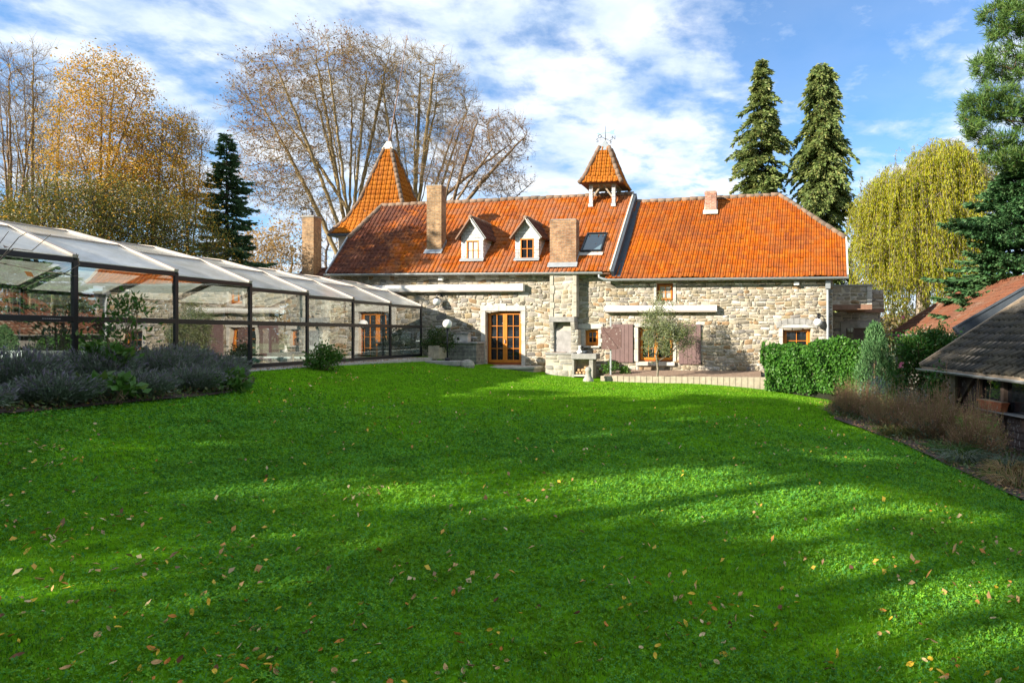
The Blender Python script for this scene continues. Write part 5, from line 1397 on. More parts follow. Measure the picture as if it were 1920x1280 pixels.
# ------------------------------------------------------------------ big bare trees behind the house
WO = 'tall trees behind the farmhouse'
g0 = G(662, 45); 
broadleaf('bare_tree', 'wide bare tree with brown leaves in its top, behind the tower', 'tree', g0, [blob(575, 215, 45, 128, 120, 3), blob(640, 150, 45, 85, 85, 2.2), blob(520, 320, 44, 70, 75, 1.0), blob(690, 190, 46, 45, 70, 1), blob(560, 370, 44, 90, 35, .5), blob(700, 120, 46, 55, 50, 1), blob(700, 290, 46, 50, 60, .8)],
          P3(652, 395, 45), 3400, 0.5, 3.0, 0.52, 0.44, 0.012, M['barkgreen'], 0.95, 0.0105, 3, 4,
          [dict(n=5200, size=0.14, mat=L_['brown'], aspect=.6, axis=(0, 0, -.6), jitter=.15, where=lambda t: (t[:, 0] < P3(600, 0, 45)[0]) | (t[:, 2] > P3(0, 130, 45)[2]) & (t[:, 0] < P3(690, 0, 45)[0])), dict(n=900, size=0.17, mat=L_['brown'], aspect=.6)], None, 0.12, 5, .3, 13, .45)
g1 = G(772, 47)
broadleaf('bare_tree', 'tall bare tree with pale ascending limbs above the middle of the main roof', 'tree', g1, [blob(790, 180, 47, 85, 88, 2.4), blob(745, 250, 47, 60, 95, 1), blob(850, 210, 47, 50, 70, 1), blob(800, 300, 46, 70, 55, .6)],
          P3(782, 380, 47), 2600, 0.5, 3.0, 0.52, 0.38, 0.012, M['barkgreen'], 0.9, 0.0105, 3, 4, [dict(n=350, size=0.18, mat=L_['brown'], aspect=.6)], None, 0.14, 6, .3, 10, .4)
g2 = G(800, 44)
broadleaf('bare_tree', 'spreading bare tree with dark twigs leaning right over the main roof', 'tree', g2, [blob(905, 285, 44, 75, 70, 2), blob(950, 260, 44, 48, 50, 1), blob(860, 330, 44, 70, 35, .8), blob(940, 345, 44, 55, 30, .7)],
          P3(815, 385, 44), 1900, 0.45, 3.0, 0.5, 0.33, 0.012, M['bark'], 0.8, 0.0115, 3, 4, [dict(n=500, size=0.16, mat=L_['brown'], aspect=.6)], None, 0.03, 7, .2, 9, .4)

# ------------------------------------------------------------------ left: bare ashes, birches, scrub, spruce
for i, (x, top, Y, w, s, lab) in enumerate([(18, 95, 32, 55, 21, 'tall bare multi-stemmed tree at the left edge behind the enclosure'), (62, 92, 33, 50, 22, 'tall bare tree with grey upright twigs left of the golden birch'), (98, 150, 35, 40, 23, 'slender bare tree half hidden by the golden birch')]):
    broadleaf('bare_tree', lab, 'tree', G(x, Y), [blob(x, top + 70, Y, w * .7, 75, 1.3), blob(x - 5, top + 160, Y, w, 95, 2), blob(x + 4, top + 260, Y, w * .9, 60, .7)], P3(x, 430, Y), 1000, 0.45, 2.6, 0.5, 0.15, 0.009, M['barkgreen'] if i else M['bark'], 0.9, 0.0075, 3, 4,
              [dict(n=160, size=0.14, mat=L_['birch'])], 'bare trees beyond the pool enclosure', 0.25, s, .5, 6, .3)
broadleaf('birch_tree', 'tall golden birch with thin drooping leafy twigs', 'tree', G(190, 32), [blob(200, 160, 32, 62, 55, 1.2), blob(190, 240, 32, 68, 70, 1.5), blob(165, 310, 32, 62, 60, 1), blob(225, 320, 32, 60, 65, .9)], P3(190, 330, 32), 1300, 0.4, 3, 0.42, 0.16, 0.009, M['bark'], 0.65, 0.006, 2, 3,
          [dict(n=24000, size=0.085, mat=L_['birch'], aspect=.7, axis=(0.2, 0, -.5), jitter=.17)], 'golden birches beyond the pool enclosure', 0.08, 31, -0.1, 7, .3)
broadleaf('birch_tree', 'shorter golden green birch right of the tallest birch', 'tree', G(285, 33), [blob(310, 255, 33, 52, 45, 1.2), blob(300, 320, 33, 65, 60, 1.4), blob(260, 370, 33, 60, 50, .9), blob(345, 370, 33, 40, 45, .6)], P3(290, 400, 33), 1000, 0.4, 3, 0.42, 0.15, 0.009, M['bark'], 0.65, 0.006, 2, 3,
          [dict(n=17000, size=0.085, mat=L_['birch'], aspect=.7, axis=(0.1, 0, -.4), jitter=.17), dict(n=3000, size=.10, mat=L_['olivegreen'], jitter=.2)], 'golden birches beyond the pool enclosure', 0.06, 32, -0.05, 6, .3)
broadleaf('bare_tree', 'bare tree with hazy purple grey twigs between birch and spruce', 'tree', G(350, 37), [blob(350, 265, 37, 42, 50, 1), blob(345, 340, 37, 50, 60, 1)], P3(348, 390, 37), 700, 0.45, 3, 0.5, 0.13, 0.008, M['twiggrey'], 0.9, 0.007, 4, 4, None, 'bare trees beyond the pool enclosure', 0.15, 33, .3, 6, .3)
for i, (x, top, Y, w, lab) in enumerate([(20, 375, 27, 70, 'dark green thicket tree above the nearest enclosure roof'), (130, 345, 26, 80, 'olive leaved scrub tree below the tallest birch'), (235, 350, 27, 85, 'olive leaved scrub tree in the middle of the thicket'), (330, 395, 28, 75, 'brownish olive scrub tree at the foot of the spruce')]):
    broadleaf('scrub_tree', lab, 'tree', G(x, Y), [blob(x, top + 60, Y, w, 62, 2), blob(x + 12, top + 115, Y, w * 1.05, 48, 1.4)], P3(x, 500, Y), 900, 0.38, 2.6, 0.42, 0.11, 0.008, M['barkdark'], 0.6, 0.006, 2, 3,
              [dict(n=14000, size=0.08, mat=L_['olivegreen'], aspect=.6, jitter=.24), dict(n=1500, size=.09, mat=L_['birch'], jitter=.25)], 'scrub beyond the pool enclosure', 0.03, 40 + i, .2, 7, .2)

def conifer(name, label, base, h, rb, seed, mat, bark, nb, droop, n_card, csize, aspect, shape=1.0, group=None, lift=0.0, r0=0.16, zstart=0.06, curl=0.0):
    r = np.random.default_rng(seed); base = np.asarray(base, float)
    t = thing(name, label, 'tree', tuple(base), 0, group)
    segs = [tubes([(0, 0, -.4), (0, 0, h * .5)], [(0, 0, h * .5), (0, 0, h)], [r0, r0 * .6], [r0 * .6, .015], 7)]
    PP, AX, SZ = [], [], []
    for i in range(nb):
        f = zstart + (1 - zstart) * (i / nb) ** 0.92; a = r.uniform(0, 2 * np.pi)
        L = rb * ((1 - f) ** shape) * r.uniform(.65, 1.2) + 0.10
        L *= 1 + .22 * math.sin(2 * a + f * 17 + seed) + .16 * math.sin(3 * a - f * 31)
        if r.random() < 0.14: L *= 1.35
        d = np.array((math.cos(a), math.sin(a), 0)); z0 = f * h
        s = np.linspace(0, 1, 6)[:, None]
        pts = np.array((0, 0, z0)) + d * s * L + np.array((0, 0, 1)) * (lift * s * L - droop * L * s ** 2 + curl * L * s ** 4)
        segs.append(tubes(pts[:-1], pts[1:], np.linspace(.03, .012, 5), np.linspace(.024, .008, 5), 3))
        m = max(3, int(n_card * L)); q = r.uniform(0.12, 1, m) ** .8
        side = np.array((-d[1], d[0], 0)); wv = r.normal(size=m) * L * .17 * (1.15 - q)
        p = np.array((0, 0, z0)) + d * (q * L)[:, None] + np.array((0, 0, 1)) * (lift * q * L - droop * L * q ** 2 + curl * L * q ** 4)[:, None] + side * wv[:, None]
        PP.append(p); AX.append(np.tile(d * .9 + np.array((0, 0, lift - 1.2 * droop)), (m, 1)) + side * np.sign(wv)[:, None] * .5)
    PP.append(np.array([(0, 0, h * .97)] * 8)); AX.append(np.array([(0, 0, 1.5)] * 8))
    V, Fq = join(segs); link('trunk', npmesh('trunk', V, Fq), bark, t)
    p = np.concatenate(PP); V, Fq = cards(p, csize, r, aspect, np.concatenate(AX), .55)
    link('crown', npmesh('crown', V, Fq), mat, t); return t
b = G(425, 36); conifer('spruce_tree', 'single dark blue green spruce above the enclosure roof', b, P3(0, 250, 36)[2] - b[2], 2.0, 51, L_['spruce'], M['barkdark'], 330, .34, 75, .24, .32, 0.72, None, 0.1, curl=.25)
CG = 'twin tall conifers behind the right wing'
b = G(1428, 42); conifer('conifer_tree', 'left one of the twin shaggy conifers, broader at its foot', b, P3(0, 112, 42)[2] - b[2], 2.5, 52, L_['cedar'], M['barkdark'], 620, .62, 62, .30, .34, .58, CG, .28)
b = G(1541, 42); conifer('conifer_tree', 'right one of the twin shaggy conifers, narrow and columnar', b, P3(0, 118, 42)[2] - b[2], 1.95, 53, L_['cedar'], M['barkdark'], 680, .8, 66, .30, .34, .26, CG, .2)

# ------------------------------------------------------------------ willow, pine and fir on the right
def willow():
    r = np.random.default_rng(61); Y = 36; base = G(1735, Y)
    blobs = [blob(1765, 300, Y, 65, 45, 1.6), blob(1690, 350, Y, 70, 42, 1.4), blob(1635, 400, Y, 30, 52, .45), blob(1800, 330, Y, 55, 60, 1), blob(1740, 400, Y, 100, 60, 1.2)]
    att = np.concatenate([ell(r, int(130 * b[2]), b[0], b[1], .3) for b in blobs])
    P, par = colonize(r, trunk_line(base - (0, 0, .4), P3(1735, 500, Y), 8, .3, r), att, .5, 5, .7, 90)
    rad, term = skeleton(P, par, .012, 2.4, .38)
    t = thing('willow_tree', 'large yellow weeping willow right of the farmhouse', 'tree', tuple(base))
    parts = [wood(P, par, rad)]
    ti = np.where((rad < .05) & (par >= 0))[0]; ti = ti[r.integers(0, len(ti), 1500)]
    LP, LA_ = [], []
    tot_ = sum(b[2] for b in blobs); starts = []
    for c_, ra_, sh_ in blobs:
        q_ = ell(r, int(2000 * sh_ / tot_), c_, np.array(ra_), .35); q_ = c_ + (q_ - c_) * np.where(r.random((len(q_), 1)) < .12, r.uniform(1.0, 1.28, (len(q_), 1)), r.uniform(.7, 1.0, (len(q_), 1))); starts.append(q_[q_[:, 2] > c_[2] - ra_[2] * .35])
    for c_, ra_, n_ in ((blob(1690, 440, Y, 85, 45)) [:2] + (420,), (blob(1785, 420, Y, 55, 60))[:2] + (330,), (blob(1735, 500, Y, 95, 40))[:2] + (420,)): starts.append(ell(r, n_, c_, ra_, .5))
    for p in np.concatenate(starts):
        nb_ = P[((P - p) ** 2).sum(1).argmin()]; parts.append(tubes([nb_], [p], [.010], [.007], 3))
        zb_ = P3(0, r.uniform(480, 640), Y)[2]
        L = min(max(.8, (p[2] - zb_) * r.choice((r.uniform(.12, .4), r.uniform(.35, 1.0)))), 7.5); out = unit((p - base) * (1, 1, 0)) * r.uniform(.1, 1.1) + r.normal(size=3) * (.45, .45, .15)
        s = np.linspace(0, 1, 8)[:, None]
        q = p + out * np.sqrt(s) * .8 + np.array((0, 0, -1)) * (L * s ** 1.35) + np.array((0, 0, .25)) * np.sin(s * np.pi) * (1 - s) + np.sin(s * 6 + r.uniform(0, 6)) * r.normal(size=3) * .05 * (1, 1, 0)
        parts.append(tubes(q[:-1], q[1:], np.full(7, .007), np.full(7, .006), 3))
        m = int(L * 26); f = r.uniform(0.05, 1, m) * 7; k = np.minimum(f.astype(int), 6); w = (f - k)[:, None]
        LP.append(q[k] * (1 - w) + q[k + 1] * w + r.normal(size=(m, 3)) * .075); LA_.append(np.tile((0, 0, -1.0), (m, 1)))
    V, Fq = join(parts); link('trunk', npmesh('trunk', V - base, Fq), M['barkpale'], t)
    V, Fq = cards(np.concatenate(LP), .155, r, .28, np.concatenate(LA_), .5); link('crown', npmesh('crown', V - base, Fq), L_['willow'], t)
willow()
def pine():
    r = np.random.default_rng(63); Y = 24; base = G(1975, Y + .5)
    bl_ = [blob(1880, 40, Y, 42, 42, 1), blob(1925, 25, Y, 50, 55, 1), blob(1870, 125, Y, 48, 30, 1), blob(1925, 120, Y, 50, 45, 1), blob(1845, 195, Y, 46, 30, 1), blob(1905, 205, Y, 55, 38, 1.1), blob(1830, 240, Y, 32, 25, .5), blob(1880, 275, Y, 48, 30, .9), blob(1960, 160, Y, 60, 160, 2), blob(1930, -70, Y, 70, 70, 1.2), blob(1905, 310, Y, 40, 22, .6), blob(2010, 60, Y, 70, 180, 1.5)]
    att = np.concatenate([ell(r, int(110 * b[2]), b[0], b[1], .2) for b in bl_])
    P, par = colonize(r, trunk_line(base - (0, 0, .4), P3(1968, 60, Y + .5), 18, .25, r), att, .38, 5, .42, 90)
    rad, term = skeleton(P, par, .012, 2.4, .26)
    t = thing('pine_tree', 'tall pine with bushy green needle tufts at the upper right edge', 'tree', tuple(base))
    V, Fq = wood(P, par, rad); link('trunk', npmesh('trunk', V - base, Fq), M['bark'], t)
    ti = np.where((rad < .034) & (par >= 0))[0]
    D = unit(P[ti] - P[par[ti]])
    n = 150; c = np.repeat(P[ti], n, 0) + r.normal(size=(len(ti) * n, 3)) * .10; ax = np.repeat(D * .6 + (0, 0, .35), n, 0)
    V, Fq = cards(c, .24, r, .11, ax, .8, 0.02); link('crown', npmesh('crown', V - base, Fq), L_['pine'], t)
pine()
b = G(1905, 25); conifer('fir_tree', 'blue green fir with layered flat sprays above the sheds', b, P3(0, 300, 25)[2] - b[2], 3.6, 64, L_['fir'], M['barkdark'], 420, .20, 125, .21, .30, .66, None, .12, curl=.15)
broadleaf('bare_tree', 'bare brownish tangle of branches between the pine and the fir', 'tree', G(1905, 27), [blob(1890, 310, 27, 55, 40, 1), blob(1900, 350, 27, 45, 40, 1)], P3(1905, 400, 27), 300, .35, 4, .4, .1, .008, M['twiggrey'], .5, .006, 2, 3, [dict(n=900, size=.13, mat=L_['olivegreen'], jitter=.15)], None, 0, 65)
broadleaf('yew_bush', 'dark evergreen bush glimpsed between the house corner and the willow', 'shrub', G(1596, 44), [blob(1596, 520, 44, 14, 30, 1), blob(1605, 560, 44, 25, 45, 1)], P3(1596, 580, 44), 120, .4, 4, .4, .08, .01, M['barkdark'], .4, .008, 2, 2, [dict(n=2200, size=.16, mat=L_['spruce'], jitter=.25)], None, 0, 66)

# ------------------------------------------------------------------ far woods
rr = np.random.default_rng(70)
FW = 'tan winter trees far behind the enclosure'
labs = ['tan leafed far tree left of the outbuilding chimney', 'pale far tree in the gap between spruce and chimney', 'pale twiggy far tree right beside the spruce']
for i, (x, top, w) in enumerate([(545, 410, 48), (500, 430, 42), (458, 425, 40)]):
    broadleaf('far_tree', labs[i], 'tree', G(x, 66), [blob(x, top + 55, 66, w, 52, 1), blob(x, top + 110, 66, w * 1.1, 45, .7)], P3(x, 520, 66), 330, .7, 7, .8, .2, .016, M['twigtan'], 1.2, .014, 3, 3, [dict(n=1500, size=.26, mat=L_['tan'], jitter=.4)], FW, .1, 71 + i)
broadleaf('far_tree', 'grey twiggy far tree behind the outbuilding chimney', 'tree', G(612, 66), [blob(612, 430, 66, 45, 50, 1), blob(612, 490, 66, 45, 45, .7)], P3(612, 520, 66), 300, .7, 7, .8, .2, .016, M['twiggrey'], 1.2, .014, 3, 3, [dict(n=200, size=.2, mat=L_['tan'], jitter=.4)], FW, .1, 75)
def wood_mass():
    r = np.random.default_rng(77); pts, wd = [], []
    for a in np.linspace(-72, 50, 90):
        for rep in range(2):
            d = r.uniform(75, 105); A = R(a + r.uniform(-1, 1)); c = np.array((math.sin(A) * d, math.cos(A) * d, 0))
            h = r.uniform(5, 9) * (1.0 if a < 0 else .75)
            pts.append(ell(r, 330, c + (0, 0, h * .55), (3.2, 3.2, h * .5), .2))
            wd.append(tubes([c + (0, 0, -1)], [c + (0, 0, h * .7)], [.2], [.08], 4))
    p = np.concatenate(pts); V, Fq = cards(p, .6, r, .5)
    V2, F2 = join(wd)
    o = link('distant_wood', npmesh('distant_wood', np.concatenate([V, V2]), np.concatenate([Fq, F2 + len(V)])), leafmat('distant leaves', [(0.16, 0.12, 0.05), (0.11, 0.11, 0.04), (0.22, 0.15, 0.06), (0.08, 0.08, 0.035)], .3)); tag(o, kind='stuff')
wood_mass()

# ------------------------------------------------------------------ shrubs
def stems_np(r, P0, P1, rad, k=3): return tubes(P0, P1, np.full(len(P0), rad), np.full(len(P0), rad * .5), k)
def shrub(name, label, base, blobs, n, size, mat, seed, aspect=.55, hollow=.55, group=None, cat='shrub', nst=25, bark=None, axis=None, clump=0.5, spread=1.0):
    """blobs relative to base: (centre, radii, share)"""
    r = np.random.default_rng(seed)
    t = thing(name, label, cat, tuple(base), 0, group)
    tot = sum(b[2] for b in blobs); PP, c0 = [], []
    for c, ra, sh in blobs:
        m = int(n * sh / tot); nc = max(5, m // 45)
        cc = ell(r, nc, c, np.asarray(ra) * .88, hollow); c0.append(cc)
        PP.append(cc[r.integers(0, nc, m)] + r.normal(size=(m, 3)) * np.asarray(ra) * .16 * (1 + clump))
    p = np.concatenate(PP); p = p[p[:, 2] > -.05]
    ax = unit(p - np.array((0, 0, p[:, 2].mean() * .4))) * .7 + (0, 0, .3)
    V, Fq = cards(p, size, r, aspect, ax if axis is None else axis, spread); link('foliage', npmesh('foliage', V, Fq), mat, t)
    cc = np.concatenate(c0); cc = cc[r.integers(0, len(cc), nst)]; b0 = r.normal(size=(nst, 3)) * (.06, .06, 0) - (0, 0, .1)
    md = b0 + (cc - b0) * .5 + r.normal(size=(nst, 3)) * .05
    V, Fq = join([stems_np(r, b0, md, .012), stems_np(r, md, cc, .008)]); link('stems', npmesh('stems', V, Fq), bark or M['bark'], t)
    return t
# ivy hedge in front of the right wing
def ivy_hedge():
    r = np.random.default_rng(81); A, B = np.array((2.95, 22.4)), np.array((6.25, 22.0)); d = B - A; L = np.linalg.norm(d)
    t = thing('ivy_hedge', 'dense clipped ivy hedge before the right window', 'hedge', (A[0], A[1], gz(*A)), math.atan2(d[1], d[0]))
    h0, h1, w = 1.46, 1.80, .85
    n = 15000; ll, lz, ly = r.uniform(0, 1, n), r.uniform(0, 1, n), r.uniform(0, 1, n)
    face = r.random(n)
    x = ll * L; y = ly * w; z = lz; H_ = h0 + (h1 - h0) * ll
    y = np.where(face < .6, 0, y); z = np.where((face >= .6) & (face < .82), 1.0, z); x = np.where(face >= .91, 0, np.where(face >= .82, L, x))
    lump = .10 * np.sin(x * 4.1 + 1) * np.sin(z * 5 + x * 2) + .07 * np.sin(x * 9 + z * 7)
    rnd = (.5 + .5 * np.minimum(1, np.minimum(x, L - x) / .35)); 
    zz_ = z * (H_ + .06 * np.sin(x * 3.3) + .05 * np.sin(x * 7.7)) * np.where(z > .7, .93 + .07 * rnd, 1)
    cy = np.where(z > .8, (z - .8) * 1.1, 0) * np.where(y < w * .5, 1, -.6)
    p = np.stack([x + r.normal(size=n) * .03 + np.where(x == 0, lump, 0) + (1 - rnd) * 0.1 * np.where(x < L / 2, 1, -1), y + cy * .4 - lump + r.normal(size=n) * .035, zz_ + r.normal(size=n) * .035], -1)
    nrm = np.stack([np.where(x == 0, -1, np.where(x == L, 1, 0)), np.where(y == 0, -1, np.where(y > w * .9, 1, 0)), np.where(z > .9, 1, 0)], -1).astype(float)
    # leaves hang facing outwards
    dd = unit(r.normal(size=(n, 3)) * .55 + (0, 0, -.8) + nrm * .45); s = unit(np.cross(dd, nrm + r.normal(size=(n, 3)) * .45))
    W = r.uniform(.045, .075, (n, 1)); V = np.stack([p, p + dd * W * .5 + s * W * .62, p + dd * W * 1.35, p + dd * W * .5 - s * W * .62], 1).reshape(-1, 3)
    link('foliage', npmesh('foliage', V, np.arange(n * 4).reshape(-1, 4)), L_['ivy'], t)
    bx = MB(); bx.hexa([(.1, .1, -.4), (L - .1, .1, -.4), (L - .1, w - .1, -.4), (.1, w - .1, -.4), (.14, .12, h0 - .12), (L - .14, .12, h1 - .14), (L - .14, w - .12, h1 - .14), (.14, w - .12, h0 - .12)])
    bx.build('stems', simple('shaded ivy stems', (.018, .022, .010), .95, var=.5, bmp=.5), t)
ivy_hedge()
b = np.array((6.45, 21.2, gz(6.45, 21.2)))
def cypress():
    r = np.random.default_rng(82); t = thing('dwarf_cypress', 'light green feathery dwarf cypress at the right end of the ivy hedge', 'shrub', tuple(b)); h = 2.75
    n = 330; PP, AX = [], []
    for i in range(n):
        f = (i + .5) / n; a = r.uniform(0, 2 * np.pi); zz_ = f * h * .92; rad = .80 * (1 - f) ** .5 * (0.5 + .5 * min(1, f / .12)) * r.uniform(.75, 1.12)
        tip = np.array((math.cos(a) * rad, math.sin(a) * rad, zz_)); m = 26; s = r.uniform(0, 1, (m, 1))
        PP.append(tip * (1, 1, 1) + (np.array((0, 0, .34)) + tip * (-.25, -.25, 0)) * s + r.normal(size=(m, 3)) * (.045, .045, .04)); AX.append(np.tile((math.cos(a) * .25, math.sin(a) * .25, 1.0), (m, 1)))
    V, Fq = cards(np.concatenate(PP), .10, r, .28, np.concatenate(AX), .4); link('foliage', npmesh('foliage', V, Fq), L_['cypress'], t)
    MB().tube([(0, 0, -.2), (0, 0, h * .8)], [.07, .02], 7).build('trunk', M['bark'], t)
cypress()
b = np.array((7.55, 19.6, gz(7.55, 19.6)))
shrub('rose_bush', 'tall tangled climbing rose with dark leaves and a few pink flowers beside the sheds', b, [((-.35, 0, 1.2), (.75, .6, 1.1), 2), ((.4, .2, 1.9), (.8, .6, .8), 2), ((-.4, -.2, 2.2), (.65, .45, .65), 1.2), ((.1, -.2, 2.5), (.5, .4, .45), .6)], 11000, .08, L_['darkivy'], 83, .65, .3, None, 'shrub', 60, M['bark'])
for i, (x, y, Y, lab, s) in enumerate([(1684, 629, 18.9, 'small pale pink rose on the upper left of the climbing rose', .07), (1689, 685, 18.5, 'large pink rose low in the climbing rose', .13), (1693, 594, 18.9, 'dark pink rosebud at the top of the climbing rose', .08)]):
    r = np.random.default_rng(90 + i); V, Fq = cards(ell(r, 26, (0, 0, 0), (s * .4,) * 3), s * .6, r, .9)
    tag(link('rose', npmesh('rose', V, Fq), L_['pink'], None, tuple(px(x, y, Y))), lab, 'flower', 'pink roses in the climbing rose')
b = np.array((8.35, 18.9, gz(8.3, 18.9)))
shrub('climbing_ivy', 'dark ivy spilling over the outhouse gutter behind the timber shed', b, [((0, .6, 2.4), (.9, .5, .5), 1.4), ((.2, .2, 1.5), (.7, .5, .9), 1.5), ((-.6, .8, 2.6), (.6, .4, .4), .8)], 4200, .10, L_['darkivy'], 84, .75, .4, None, 'climber', 40, M['bark'])
b = np.array((6.75, 17.2, gz(6.75, 17.2)))
shrub('climbing_ivy', 'ivy patch growing on the limewashed corner of the timber shed', b, [((.1, -.2, 1.0), (.25, .5, .7), 1)], 900, .085, L_['darkivy'], 85, .75, .3, None, 'climber', 15, M['bark'])
# dry perennials along the right bed
DG = 'dry brown perennials along the right bed'
dry = [(4.2, 16.2, .80, .55, 'rust brown dry clump nearest the ivy hedge'), (4.75, 17.2, .95, .6, 'tall dry clump before the dwarf cypress'), (4.9, 14.9, .85, .6, 'dry brown clump in the middle of the bed edge'), (5.5, 16.0, 1.05, .65, 'purple brown dry clump behind the bed edge'), (5.2, 13.3, 1.05, .62, 'tall grey brown clump before the shed corner'), (5.9, 14.4, 1.20, .6, 'tallest dry clump before the limewashed shed wall'), (5.5, 12.0, .95, .55, 'dry clump in front of the terracotta planter box'), (6.15, 13.1, 1.1, .5, 'dry clump against the planked shed wall')]
for i, (x, y, h, w, lab) in enumerate(dry):
    r = np.random.default_rng(100 + i); n = 680; w *= 1.4; b = np.array((x, y, gz(x, y) + .02))
    t = thing('dry_shrub', lab, 'shrub', tuple(b), 0, DG)
    a = r.uniform(0, 2 * np.pi, n); q = np.sqrt(r.uniform(0, 1, n)); P0 = np.stack([np.cos(a) * q * w * .35, np.sin(a) * q * w * .35, np.zeros(n) - .03], -1)
    hh = h * np.where(r.random(n) < .12, r.uniform(.9, 1.28, n), r.uniform(.35, 1.0, n)) * (1 - .45 * q ** 3) * (.85 + .3 * np.sin(a * 2 + i))
    P1 = P0 * (1.9, 1.9, 0) + np.stack([r.normal(size=n) * .13, r.normal(size=n) * .13, hh], -1); md = P0 * .5 + P1 * .5 + r.normal(size=(n, 3)) * .025
    V, Fq = join([stems_np(r, P0, md, .0045), stems_np(r, md, P1, .0035)])
    link('stems', npmesh('stems', V, Fq), L_['dry'], t)
    k = r.integers(0, n, 2300); f = r.uniform(.35, 1.0, (2300, 1)); p = md[k] + (P1[k] - md[k]) * f + r.normal(size=(2300, 3)) * .02
    V, Fq = cards(p, .045, r, .3, (0, 0, .8), .8); link('seed_heads', npmesh('seed_heads', V, Fq), L_['dry'], t)
    p = ell(r, 520, (0, 0, h * .2), (w * .7, w * .7, h * .25)); V, Fq = cards(p, .07, r, .35, (0, 0, .8), 1.0); link('foliage', npmesh('foliage', V, Fq), L_['olivegreen'] if i % 2 else L_['lavender'], t)
for i, (x, y, lab) in enumerate([(5.3, 17.6, 'silver grey leafy plant between the dry clumps'), (6.0, 16.6, 'silver grey plant at the foot of the limewashed wall')]):
    shrub('silver_plant', lab, np.array((x, y, gz(x, y))), [((0, 0, .55), (.5, .45, .5), 1)], 900, .07, L_['silver'], 110 + i, .4, .3, 'silver plants in the right bed', 'plant', 14)
def fern(x, y):
    r = np.random.default_rng(120); b = np.array((x, y, gz(x, y))); t = thing('fern', 'single light green fern by the planked shed wall', 'fern', tuple(b)); pp, ax, sg = [], [], []
    for i in range(8):
        a = i * .8 + r.uniform(-.2, .2); L = r.uniform(.7, 1.1); s = np.linspace(0, 1, 9)[:, None]
        q = np.array((math.cos(a), math.sin(a), 0)) * s * L * .45 + np.array((0, 0, 1)) * (L * (s * 1.1 - .35 * s ** 2)); sg.append(tubes(q[:-1], q[1:], np.full(8, .006), np.full(8, .004), 3))
        for k in range(1, 9):
            for w in (-1, 1): pp += [q[k], (q[k] + q[k - 1]) / 2]; sd = np.array((-math.sin(a), math.cos(a), .1)) * w; ax += [sd * 1.0, sd]
    V, Fq = cards(pp, .15, r, .22, np.array(ax), .2); V2, F2 = join(sg); link('fronds', npmesh('fronds', np.concatenate([V, V2]), np.concatenate([Fq, F2 + len(V)])), L_['fern'], t)
fern(5.75, 12.4)
def straw(x, y, w, n, seed, lab, mat):
    r = np.random.default_rng(seed); b = np.array((x, y, gz(x, y) + .02)); t = thing('grass_tuft', lab, 'grass tuft', tuple(b), 0, 'tufts along the right bed edge')
    a = r.uniform(0, 2 * np.pi, n); q = r.uniform(0, w * .4, n); P0 = np.stack([np.cos(a) * q, np.sin(a) * q, q * 0], -1); L = r.uniform(.15, .42, n)
    md = P0 + np.stack([np.cos(a) * L * .45, np.sin(a) * L * .45, L * .5], -1); P1 = md + np.stack([np.cos(a) * L * .6, np.sin(a) * L * .6, L * r.uniform(-.35, .1, n)], -1)
    V, Fq = join([tubes(P0, md, np.full(n, .006), np.full(n, .005), 3), tubes(md, P1, np.full(n, .005), np.full(n, .002), 3)]); link('blades', npmesh('blades', V, Fq), mat, t)
for i, (x, y, w, lab, m) in enumerate([(4.6, 8.7, .7, 'straw coloured fallen tuft at the lower right bed edge', 'straw'), (5.0, 9.8, .6, 'faded straw tuft behind the lowest tuft of the bed', 'straw'), (4.75, 11.2, .7, 'green grassy tuft before the planked wall', 'laurel'), (4.5, 10.2, .5, 'small grey green tuft on the bed edge', 'lavender'), (5.6, 10.9, .7, 'grey green tuft close to the shed wall', 'lavender'), (4.35, 12.9, .5, 'low green tuft at the foot of the tall dry clump', 'olivegreen')]):
    straw(x, y, w, 170, 130 + i, lab, L_[m])
# small plants at the foot of the wall
for i, (u, v, w, lab) in enumerate([(hu(1147, -1.2), -1.25, .26, 'bright green round plant at the foot of the pole'), (hu(1172, -1.0), -1.1, .16, 'small low plant right of the pole plant in the border')]):
    w0 = H(u, v, .14); shrub('border_plant', lab, np.array(w0), [((0, 0, w * .8), (w * 1.2, w, w * .9), 1)], 700, .06, L_['laurel'], 140 + i, .6, .4, 'small plants in the house border', 'plant', 8)
# olive tree
def olive():
    Y = 23.2; base = G(1216, Y)
    broadleaf('olive_tree', 'young olive tree with grey green foliage before the shuttered window', 'tree', base, [blob(1243, 632, Y, 34, 40, 2), blob(1226, 612, Y, 20, 38, 1), blob(1280, 635, Y, 18, 30, .9), blob(1237, 580, Y, 12, 22, .5), blob(1256, 570, Y, 6, 10, .15)], P3(1230, 665, Y), 420, .14, 2, .16, .045, .006, M['barkpale'], .28, .0035, 2, 2,
              [dict(n=10500, size=.08, mat=L_['olive'], aspect=.27, jitter=.07, axis=(0, 0, .35))], None, .1, 150)
olive()
